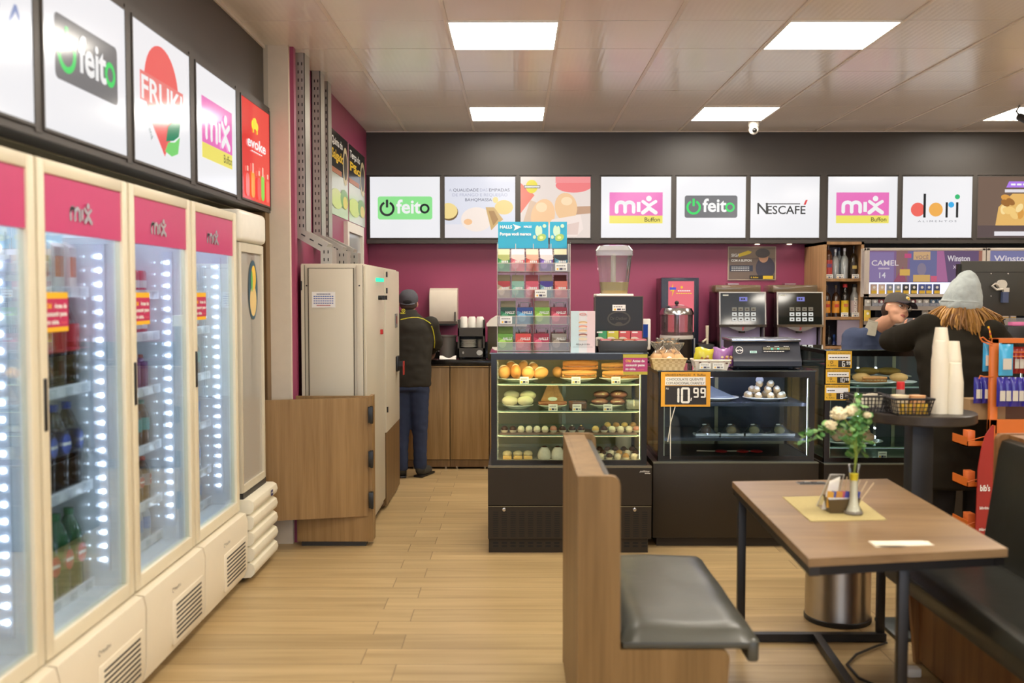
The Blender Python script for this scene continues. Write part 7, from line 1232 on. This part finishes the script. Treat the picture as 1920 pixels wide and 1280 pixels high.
def hand(b, w_, d, side, curl=.5, sc=1.0, up=Vector((0, 0, 1))):
    # palm from wrist w_ along d, five fingers; side = direction towards the thumb
    d = d.normalized(); sd_ = (side - d * side.dot(d)).normalized(); n = d.cross(sd_); c = w_ + d * .045 * sc
    for k in (-.026, 0, .024): cap_(b, w_ + sd_ * k * .5 * sc, w_ + d * .085 * sc + sd_ * k * sc, .016 * sc, .0125 * sc)
    for i, (o_, l) in enumerate(((.03, .072), (.011, .08), (-.009, .075), (-.028, .058))):
        p0 = w_ + d * .085 * sc + sd_ * o_ * sc; p = p0; dd = d.copy()
        for k, f in enumerate((.45, .32, .23)):
            a = curl * (k + .6) * .7; v = (d * math.cos(a) - n * math.sin(a)).normalized(); q = p + v * l * f * sc; cap_(b, p, q, (.0088 - .001 * k) * sc, (.0082 - .001 * k) * sc); p = q
    p0 = w_ + d * .025 * sc + sd_ * .024 * sc; p1 = p0 + (d * .6 + sd_ * .7 - n * .3).normalized() * .04 * sc; p2 = p1 + (d * .9 + sd_ * .3 - n * .3).normalized() * .03 * sc; cap_(b, p0, p1, .0115 * sc, .0095 * sc); cap_(b, p1, p2, .0095 * sc, .008 * sc)
def rings(b, rs, n=28):                              # elliptical rings (cx,cy,z,rx,ry) -> closed trunk
    vs = []; fs = []
    for cx, cy, z, rx, ry in rs:
        for k in range(n): a = 2 * PI * k / n; vs.append((cx + rx * math.copysign(abs(math.cos(a)) ** .85, math.cos(a)), cy + ry * math.copysign(abs(math.sin(a)) ** .85, math.sin(a)), z))
    for i in range(len(rs) - 1):
        for k in range(n): fs.append((i * n + k, i * n + (k + 1) % n, (i + 1) * n + (k + 1) % n, (i + 1) * n + k))
    fs += [list(range(n))[::-1], list(range((len(rs) - 1) * n, len(rs) * n))]; b.add(vs, fs)
def onsurf(ob, off):
    bv = BVHTree.FromPolygons([v.co + Vector(off) for v in ob.data.vertices], [list(p.vertices) for p in ob.data.polygons])
    def f(u, v, lift=.003):
        d = ray(u, v).normalized(); h = bv.ray_cast(Vector((0, 0, CAMZ)), d)
        return (h[0] - d * lift) if h[0] else None
    return f
def cloth(rgb, rough=.8, bump=.35, sc=9): return P(rgb, rough, 0, .12, .2, sc, 0, bump)
def folds(ob, amp, sc, seed=0):                      # real wrinkles in the mesh
    from mathutils import noise
    for v in ob.data.vertices:
        q = v.co * sc + Vector((seed, seed * 2, 0)); v.co += v.normal * amp * (noise.noise(Vector((q.x, q.y, q.z * 2.2))) + .5 * noise.noise(q * 2.3))
# ---- man at the back counter ----
t = T('person', 'man in dark jacket with yellow piping, blue jeans and grey cap, back turned', 'person', (-.92, 8.62, 0))
hc = Vector((-.945, 8.80, 1.515)); MH = Matrix.Translation(hc) @ Euler((-.35, 0, PI)).to_matrix().to_4x4() @ Matrix.Diagonal((1.0, 1, 1, 1))
b = MB(t); head_prims(b, MH); limb(b, [(-.935, 8.72, 1.36), (-.94, 8.77, 1.45)], [.06, .056]); rings(b, [(-.92, 8.66, .86, .13, .08), (-.92, 8.67, 1.05, .13, .08), (-.92, 8.69, 1.3, .16, .08), (-.93, 8.7, 1.38, .08, .06)])
for s_, el, wr in ((1, (-.70, 8.80, 1.16), (-.76, 9.02, 1.08)), (-1, (-1.18, 8.80, 1.16), (-1.06, 9.02, 1.08))):
    limb(b, [(-.93 + .2 * s_, 8.69, 1.33), el, wr], [.04, .035, .026]); hand(b, Vector(wr), Vector((-.1 * s_, .8, -.3)), Vector((-s_, 0, .2)), .9)
for s_, hx_, kx, ax in ((1, -.835, -.83, -.835), (-1, -1.005, -1.0, -1.0)): limb(b, [(hx_, 8.66, .85), (kx, 8.64, .47), (ax, 8.64, .09)], [.06, .045, .035])
body = blob(b, SKIN, .009, 3, 'body', t)
b = MB(t); rings(b, [(-.925, 8.66, .79, .185, .125), (-.925, 8.66, .83, .192, .13), (-.925, 8.665, 1.0, .19, .13), (-.925, 8.68, 1.2, .205, .125), (-.925, 8.69, 1.33, .2, .11), (-.93, 8.70, 1.39, .12, .085), (-.935, 8.72, 1.43, .075, .07), (-.94, 8.73, 1.46, .07, .068)])
for s_, el, wr in ((1, (-.70, 8.79, 1.16), (-.755, 9.0, 1.085)), (-1, (-1.18, 8.79, 1.16), (-1.07, 9.0, 1.085))): limb(b, [(-.93 + .185 * s_, 8.69, 1.33), el, wr], [.075, .06, .042])
jk = blob(b, cloth((50, 47, 41)), .012, 7, 'jacket', t); folds(jk, .007, 9)
f = onsurf(jk, t.location); PY = P((214, 206, 50), .6)
b = MB(t); b.m(PY)
for path in ([(751, 599), (760, 597), (772, 595), (784, 595), (794, 598), (803, 603), (808, 607)], [(809, 611), (812, 619), (814, 630), (815, 642), (814, 652)]):
    pts = [q for q in (f(u, v, .001) for u, v in path) if q]
    if len(pts) > 1: b.tube(pts, .0045, 6)
b.build('yellow_piping', None, jk)
q = f(757, 582, .006) or Vector((-.95, 8.6, 1.42)); b = MB(t); s = Sheet(b, (q.x, q.y - .004, q.z), (1, .0, 0), (0, .3, 1)); s.arc(-.003, .0, .014, .004, 0, 360, PY); s.text('R', -.003, -.007, .018, PY, 'c', .03); s.text('Buffon', -.003, -.03, .018, PY, 'c', .03); b.build('emblem', None, jk, False)
b = MB(t); rings(b, [(-.92, 8.655, .90, .14, .09), (-.92, 8.655, .82, .165, .112), (-.92, 8.65, .76, .168, .12)])
for hx_, kx, ax, ay in ((-.845, -.835, -.835, 8.64), (-1.0, -.995, -.995, 8.6)): limb(b, [(hx_, 8.655, .75), (hx_, 8.65, .64), (kx, 8.64, .46), (ax, ay, .26), (ax, ay, .1)], [.095, .086, .07, .062, .06])
jn = blob(b, cloth((48, 56, 78), .85, .3, 12), .012, 5, 'jeans', t); folds(jn, .006, 11, 3)
q = onsurf(jn, t.location)(803, 785, .004)
if q: MB(t).sph(q, (.006, .006, .018)).build('white_tag', TXW, jn)
for ax, ay, rz in ((-.825, 8.66, -.35), (-1.0, 8.63, .1)):
    M = Matrix.Translation((ax, ay, 0)) @ Euler((0, 0, rz)).to_matrix().to_4x4(); b = MB(t); b.m(P((46, 44, 38), .6)).sph((0, .06, .04), (.046, .13, .045), 18, 10, M).sph((0, -.02, .065), (.044, .06, .05), 16, 10, M).m(BLACK).box(-.046, .046, -.075, .19, 0, .02, .01, M); b.build('shoe', None, t)
CAPM = cloth((84, 84, 90), .85, .1, 60); b = MB(t); M = MH @ Matrix.Translation((0, .012, .04)); b.m(CAPM).lathe((0, 0, 0), [(.084, -.015), (.086, .01), (.08, .04), (.06, .068), (.03, .082), (0, .086)], 28, M, 1, 1.16); b.build('cap', None, t)
b = MB(t); b.m(P((40, 38, 42), .7)).sph((0, .098, .012), (.04, .008, .022), 14, 8, M).m(P((110, 114, 124), .6)).tube([(-.06, .074, -.012), (-.03, .094, -.012), (0, .1, -.012), (.03, .094, -.012), (.06, .074, -.012)], .006, 6, M); b.build('cap_strap', None, t)
MB(t).m(P((70, 52, 42), .8, 0, .2)).sph((0, .025, -.0), (.079, .092, .05), 20, 12, MH).build('hair', None, t)
# ---- cashier ----
hc = at(1681, 580, 7.1); t = T('person', 'cashier with glasses, grey cap and blue grey jacket looking up from behind the counter', 'person', (2.74, 7.3, 0))
MH = Matrix.Translation(hc) @ Euler((-.12, .34, .3), 'XYZ').to_matrix().to_4x4() @ Matrix.Diagonal((1.0, 1.0, 1.0, 1))
nb = Vector((2.64, 7.26, 1.35)); b = MB(t); head_prims(b, MH); limb(b, [nb, MH @ Vector((0, .03, -.06))], [.056, .05]); rings(b, [(2.68, 7.4, .85, .14, .1), (2.66, 7.38, 1.1, .14, .1), (2.62, 7.32, 1.28, .12, .08), (2.62, 7.3, 1.34, .07, .06)])
for el, wr in (((2.42, 7.28, 1.14), (2.5, 7.2, 1.05)), ((2.88, 7.28, 1.12), (2.82, 7.2, 1.04))):
    limb(b, [(2.64 + (.16 if el[0] > 2.6 else -.16), 7.31, 1.25), el, wr], [.04, .034, .025]); hand(b, Vector(wr), Vector((.1, -.2, -.6)), Vector((1 if el[0] < 2.6 else -1, 0, 0)), .8)
for s_ in (-1, 1): limb(b, [(2.7 + .09 * s_, 7.42, .85), (2.7 + .09 * s_, 7.4, .46), (2.7 + .09 * s_, 7.44, .06)], [.06, .045, .035])
body = blob(b, SKIN, .008, 3, 'body', t); head_details(t, body, MH)
b = MB(t); rings(b, [(2.69, 7.41, .82, .2, .14), (2.68, 7.4, 1.0, .19, .135), (2.655, 7.36, 1.18, .21, .13), (2.635, 7.32, 1.30, .19, .11), (2.635, 7.29, 1.345, .11, .09), (2.64, 7.28, 1.36, .08, .075)])
for el, wr in (((2.42, 7.27, 1.14), (2.5, 7.2, 1.06)), ((2.88, 7.27, 1.12), (2.82, 7.2, 1.05))): limb(b, [(2.64 + (.15 if el[0] > 2.6 else -.16), 7.31, 1.27), el, wr], [.085, .062, .042])
jk = blob(b, cloth((70, 80, 106)), .012, 6, 'jacket', t); folds(jk, .006, 9, 5)
b = MB(t); b.m(P((160, 154, 138), .8, 0, .1, .2, 30, 0, .3)); N_ = 20
for (rr1, zz1, rr2, zz2) in ((.076, .0, .092, .055), (.105, -.01, .088, .06)):
    vs = []
    for k in range(N_ + 1): a = math.radians(-60 + 300 * k / N_); vs += [(nb.x + rr1 * math.cos(a), nb.y + rr1 * math.sin(a), nb.z + zz1 - .03 + .02 * math.sin(a)), (nb.x + .012 + rr2 * .9 * math.cos(a), nb.y - .01 + rr2 * .9 * math.sin(a), nb.z + zz2 + .015 * math.sin(a))]
    b.add(vs, [(2 * k, 2 * k + 1, 2 * k + 3, 2 * k + 2) for k in range(N_)])
b.build('collar', None, jk)
b = MB(t)
rings(b, [(2.7, 7.42, .86, .16, .12), (2.7, 7.42, .74, .16, .12)])
for s_ in (-1, 1): limb(b, [(2.7 + .085 * s_, 7.42, .76), (2.7 + .09 * s_, 7.4, .46), (2.7 + .09 * s_, 7.43, .08)], [.09, .065, .055])
blob(b, cloth((40, 40, 46)), .015, 4, 'trousers', t)
for s_ in (-1, 1): MB(t).m(BLACK).sph((2.7 + .09 * s_, 7.39, .04), (.045, .12, .042)).build('shoe', None, t)
MB(t).m(P((60, 42, 34), .7, 0, .2, .3, 60)).sph((0, .04, .0), (.0745, .085, .075), 20, 12, MH).build('hair', None, t)
CAPG = cloth((88, 84, 80), .8, .1, 60); M = MH @ Matrix.Translation((0, .006, .038)); b = MB(t); b.m(CAPG).lathe((0, 0, 0), [(.083, -.01), (.085, .012), (.082, .04), (.066, .066), (.035, .082), (0, .087)], 28, M, 1, 1.17); cp_ = b.build('cap', None, t)
b = MB(t); b.m(cloth((64, 56, 62), .8, .1, 60)).surf(lambda i, j: ((i - .5) * .15 * (1 - .25 * j * j), -.07 - .085 * j - .02 * math.sin(PI * i), .006 - .018 * j - .02 * (2 * i - 1) ** 2), 14, 6, 0, M).surf(lambda i, j: ((i - .5) * .15 * (1 - .25 * j * j), -.07 - .085 * j - .02 * math.sin(PI * i), .011 - .018 * j - .02 * (2 * i - 1) ** 2), 14, 6, 0, M); b.build('cap_visor', None, cp_)
b = MB(t); b.m(P((236, 220, 150), .5)).sph((.004, -.093, .036), (.02, .006, .015), 12, 8, M).m(YEL).sph((.004, -.098, .036), (.008, .003, .008), 10, 6, M); b.build('cap_emblem', None, cp_)
b = MB(t); GM = P((190, 180, 150), .25, .9)
for sx in (-1, 1):
    b.m(GM).tube([(sx * .029 + .024 * math.cos(a), -.092, .004 + .017 * math.sin(a)) for a in [2 * PI * k / 20 for k in range(21)]], .0013, 5, MH).tube([(sx * .053, -.09, .008), (sx * .072, -.05, .01), (sx * .078, .01, .008)], .0013, 5, MH)
b.tube([(-.006, -.095, .008), (0, -.098, .011), (.006, -.095, .008)], .0013, 5, MH); gl = b.build('glasses', None, t)
b = MB(t); b.m(GL((242, 244, 244), .8))
for sx in (-1, 1): b.add([(sx * .029 + .024 * math.cos(a), -.092, .004 + .017 * math.sin(a)) for a in [2 * PI * k / 20 for k in range(20)]], [list(range(20))], MH)
b.build('lens', None, gl)
# ---- woman in the beanie ----
YW = 5.78; P_ = lambda u, v, y=YW: at(u, v, y); hc = P_(1801, 560, 5.84); t = T('person', 'woman in black coat and pale grey beanie leaning on the counter, seen from behind', 'person', (hc.x - .06, 5.75, 0)); cx = hc.x - .08
MH = Matrix.Translation(hc - Vector((0, 0, .03))) @ Euler((.1, .0, PI - .3)).to_matrix().to_4x4() @ Matrix.Diagonal((.94, .94, .94, 1)); sl = P_(1738, 616, 5.82); sr = P_(1858, 625, 5.72); el = P_(1668, 656, 6.16); el.z = max(el.z, zt3 + .07); wr = P_(1694, 622, 6.24); er = P_(1900, 668, 5.95); wrr = P_(1885, 640, 6.2)
b = MB(t); head_prims(b, MH); limb(b, [(hc.x - .02, hc.y - .03, hc.z - .2), hc + Vector((0, -.0, -.06))], [.06, .055]); zc = sl.z - .03
rings(b, [(cx, 5.68, .9, .13, .09), (cx, 5.7, 1.15, .12, .09), (cx, 5.78, zc - .02, .13, .08), (cx + .02, 5.79, zc + .03, .07, .06)])
limb(b, [sl, el, wr], [.042, .035, .026]); hand(b, wr, Vector((.5, -.1, .35)), Vector((.3, -.2, 1)), 1.2, .85); limb(b, [sr, er, wrr], [.042, .035, .026]); hand(b, wrr, Vector((-.3, .4, .1)), Vector((-1, 0, .2)), .8)
for s_ in (-1, 1): limb(b, [(cx + .08 * s_, 5.66, .88), (cx + .085 * s_, 5.62, .46), (cx + .085 * s_, 5.66, .06)], [.06, .045, .035])
body = blob(b, SKIN2, .008, 3, 'body', t); head_details(t, body, MH)
CO = P((34, 30, 22), .9, 0, .15, .15, 12, 0, .2); b = MB(t)
rings(b, [(cx - .02, 5.66, .5, .235, .16), (cx - .02, 5.66, .53, .24, .165), (cx - .01, 5.66, .75, .215, .16), (cx, 5.66, .95, .2, .155), (cx, 5.70, 1.12, .205, .14), (cx, 5.75, 1.28, .215, .13), (cx, 5.78, zc - .01, .17, .11), (cx + .03, 5.79, zc + .04, .085, .08), (cx + .04, 5.79, zc + .08, .075, .075)])
limb(b, [sl, (sl + el) / 2 + Vector((-.01, 0, -.02)), el, wr - Vector((0, 0, .005))], [.09, .085, .07, .04]); limb(b, [sr, er, wrr], [.08, .068, .048])
jk = blob(b, CO, .013, 6, 'coat', t); folds(jk, .008, 7, 9)
b = MB(t)
for s_ in (-1, 1): limb(b, [(cx + .08 * s_, 5.65, .86), (cx + .085 * s_, 5.62, .46), (cx + .085 * s_, 5.66, .12)], [.085, .062, .05])
blob(b, cloth((26, 24, 24)), .014, 4, 'trousers', t)
for s_ in (-1, 1): MB(t).m(P((24, 22, 20), .5)).sph((cx + .085 * s_, 5.7, .045), (.045, .13, .046)).cyl((cx + .085 * s_, 5.66, .04), (cx + .085 * s_, 5.66, .2), .052, .056).build('boot', None, t)
# beanie
BN = P((170, 178, 176), .85, 0, .06, .2, 40, 0, .25); b = MB(t); b.m(BN); vs = []
pc0 = P_(1802, 575, 5.84); rg = []
for i, (dz, r, dx) in enumerate(((-.028, .102, 0), (.0, .108, 0), (.03, .108, 0), (.032, .101, 0), (.07, .1, .002), (.11, .09, .006), (.15, .07, .012), (.185, .045, .018), (.205, .022, .02), (.212, .008, .02))): rg.append((pc0.x + dx, 5.845 - .008 * i * .3, pc0.z + dz, r, r * 1.08))
M = R3(0, .06, 0, pc0); b2 = MB(t); b2.tf = M; b2.m(BN); rings(b2, rg, 36); bn = b2.build('beanie', None, t); bn.modifiers.new('s', 'SUBSURF').render_levels = 2; bn.modifiers['s'].levels = 2; tx = bpy.data.textures.new('knit_folds', 'CLOUDS'); tx.noise_scale = .06; dm = bn.modifiers.new('d', 'DISPLACE'); dm.texture = tx; dm.strength = .02; dm.mid_level = .5
b = MB(t); b.tf = M; b.m(BN).tube([(pc0.x + .109 * math.cos(a), 5.842 + .117 * math.sin(a), pc0.z + .03) for a in [2 * PI * k / 36 for k in range(37)]], .004, 6); b.build('cuff_edge', None, bn)
# hair locks
random.seed(3); HR = [P((150, 106, 46), .5, 0, .2, .4, 50), P((122, 82, 36), .5, 0, .2, .4, 50), P((176, 130, 62), .5, 0, .2, .4, 50)]; b = MB(t)
for i in range(300):
    a = random.uniform(-PI * 1.08, PI * .1); r0 = .088 + .01 * random.random(); p0 = Vector((pc0.x + r0 * math.cos(a), 5.845 + r0 * 1.05 * math.sin(a), pc0.z + .01)); out = Vector((math.cos(a) * 1.15, math.sin(a) * .6, 0)); L_ = random.uniform(.15, .31) * (1 - .35 * abs(math.cos(a)) ** 2); k_ = random.uniform(.15, .6) + .12 * max(0, math.cos(a)); ph = random.uniform(0, 6.3); am = random.uniform(.006, .018); fr = random.uniform(5, 10); pts = []
    for j in range(11):
        s_ = j / 10; pts.append(p0 + out * (k_ * .17 * math.sin(s_ * 1.9)) + Vector((am * math.sin(fr * s_ + ph) * s_, -am * .5 * math.cos(fr * s_ + ph), -L_ * s_ + .012 * s_ * s_)))
    q = random.uniform(.55, 1.0); b.m(HR[i % 3]).tube(pts, [x * q for x in (.006, .008, .009, .0095, .009, .009, .008, .007, .006, .004, .0015)], 5, None, .7)
b.m(HR[1]).sph((pc0.x, 5.85, pc0.z - .05), (.095, .1, .09), 18, 12); b.build('hair', None, t)
f = onsurf(jk, t.location); b = MB(t); pts = [q for q in (f(u, v, .004) for u, v in ((1848, 598), (1853, 612), (1857, 628), (1860, 645), (1862, 662))) if q]
if len(pts) > 1: 
    for k in range(len(pts) - 1):
        for j in range(4): b.m([YEL, P((206, 90, 60), .5)][j % 2]).tube([pts[k].lerp(pts[k + 1], j / 4), pts[k].lerp(pts[k + 1], (j + 1) / 4)], .011, 6, None, .4)
    b.build('lanyard', None, t)
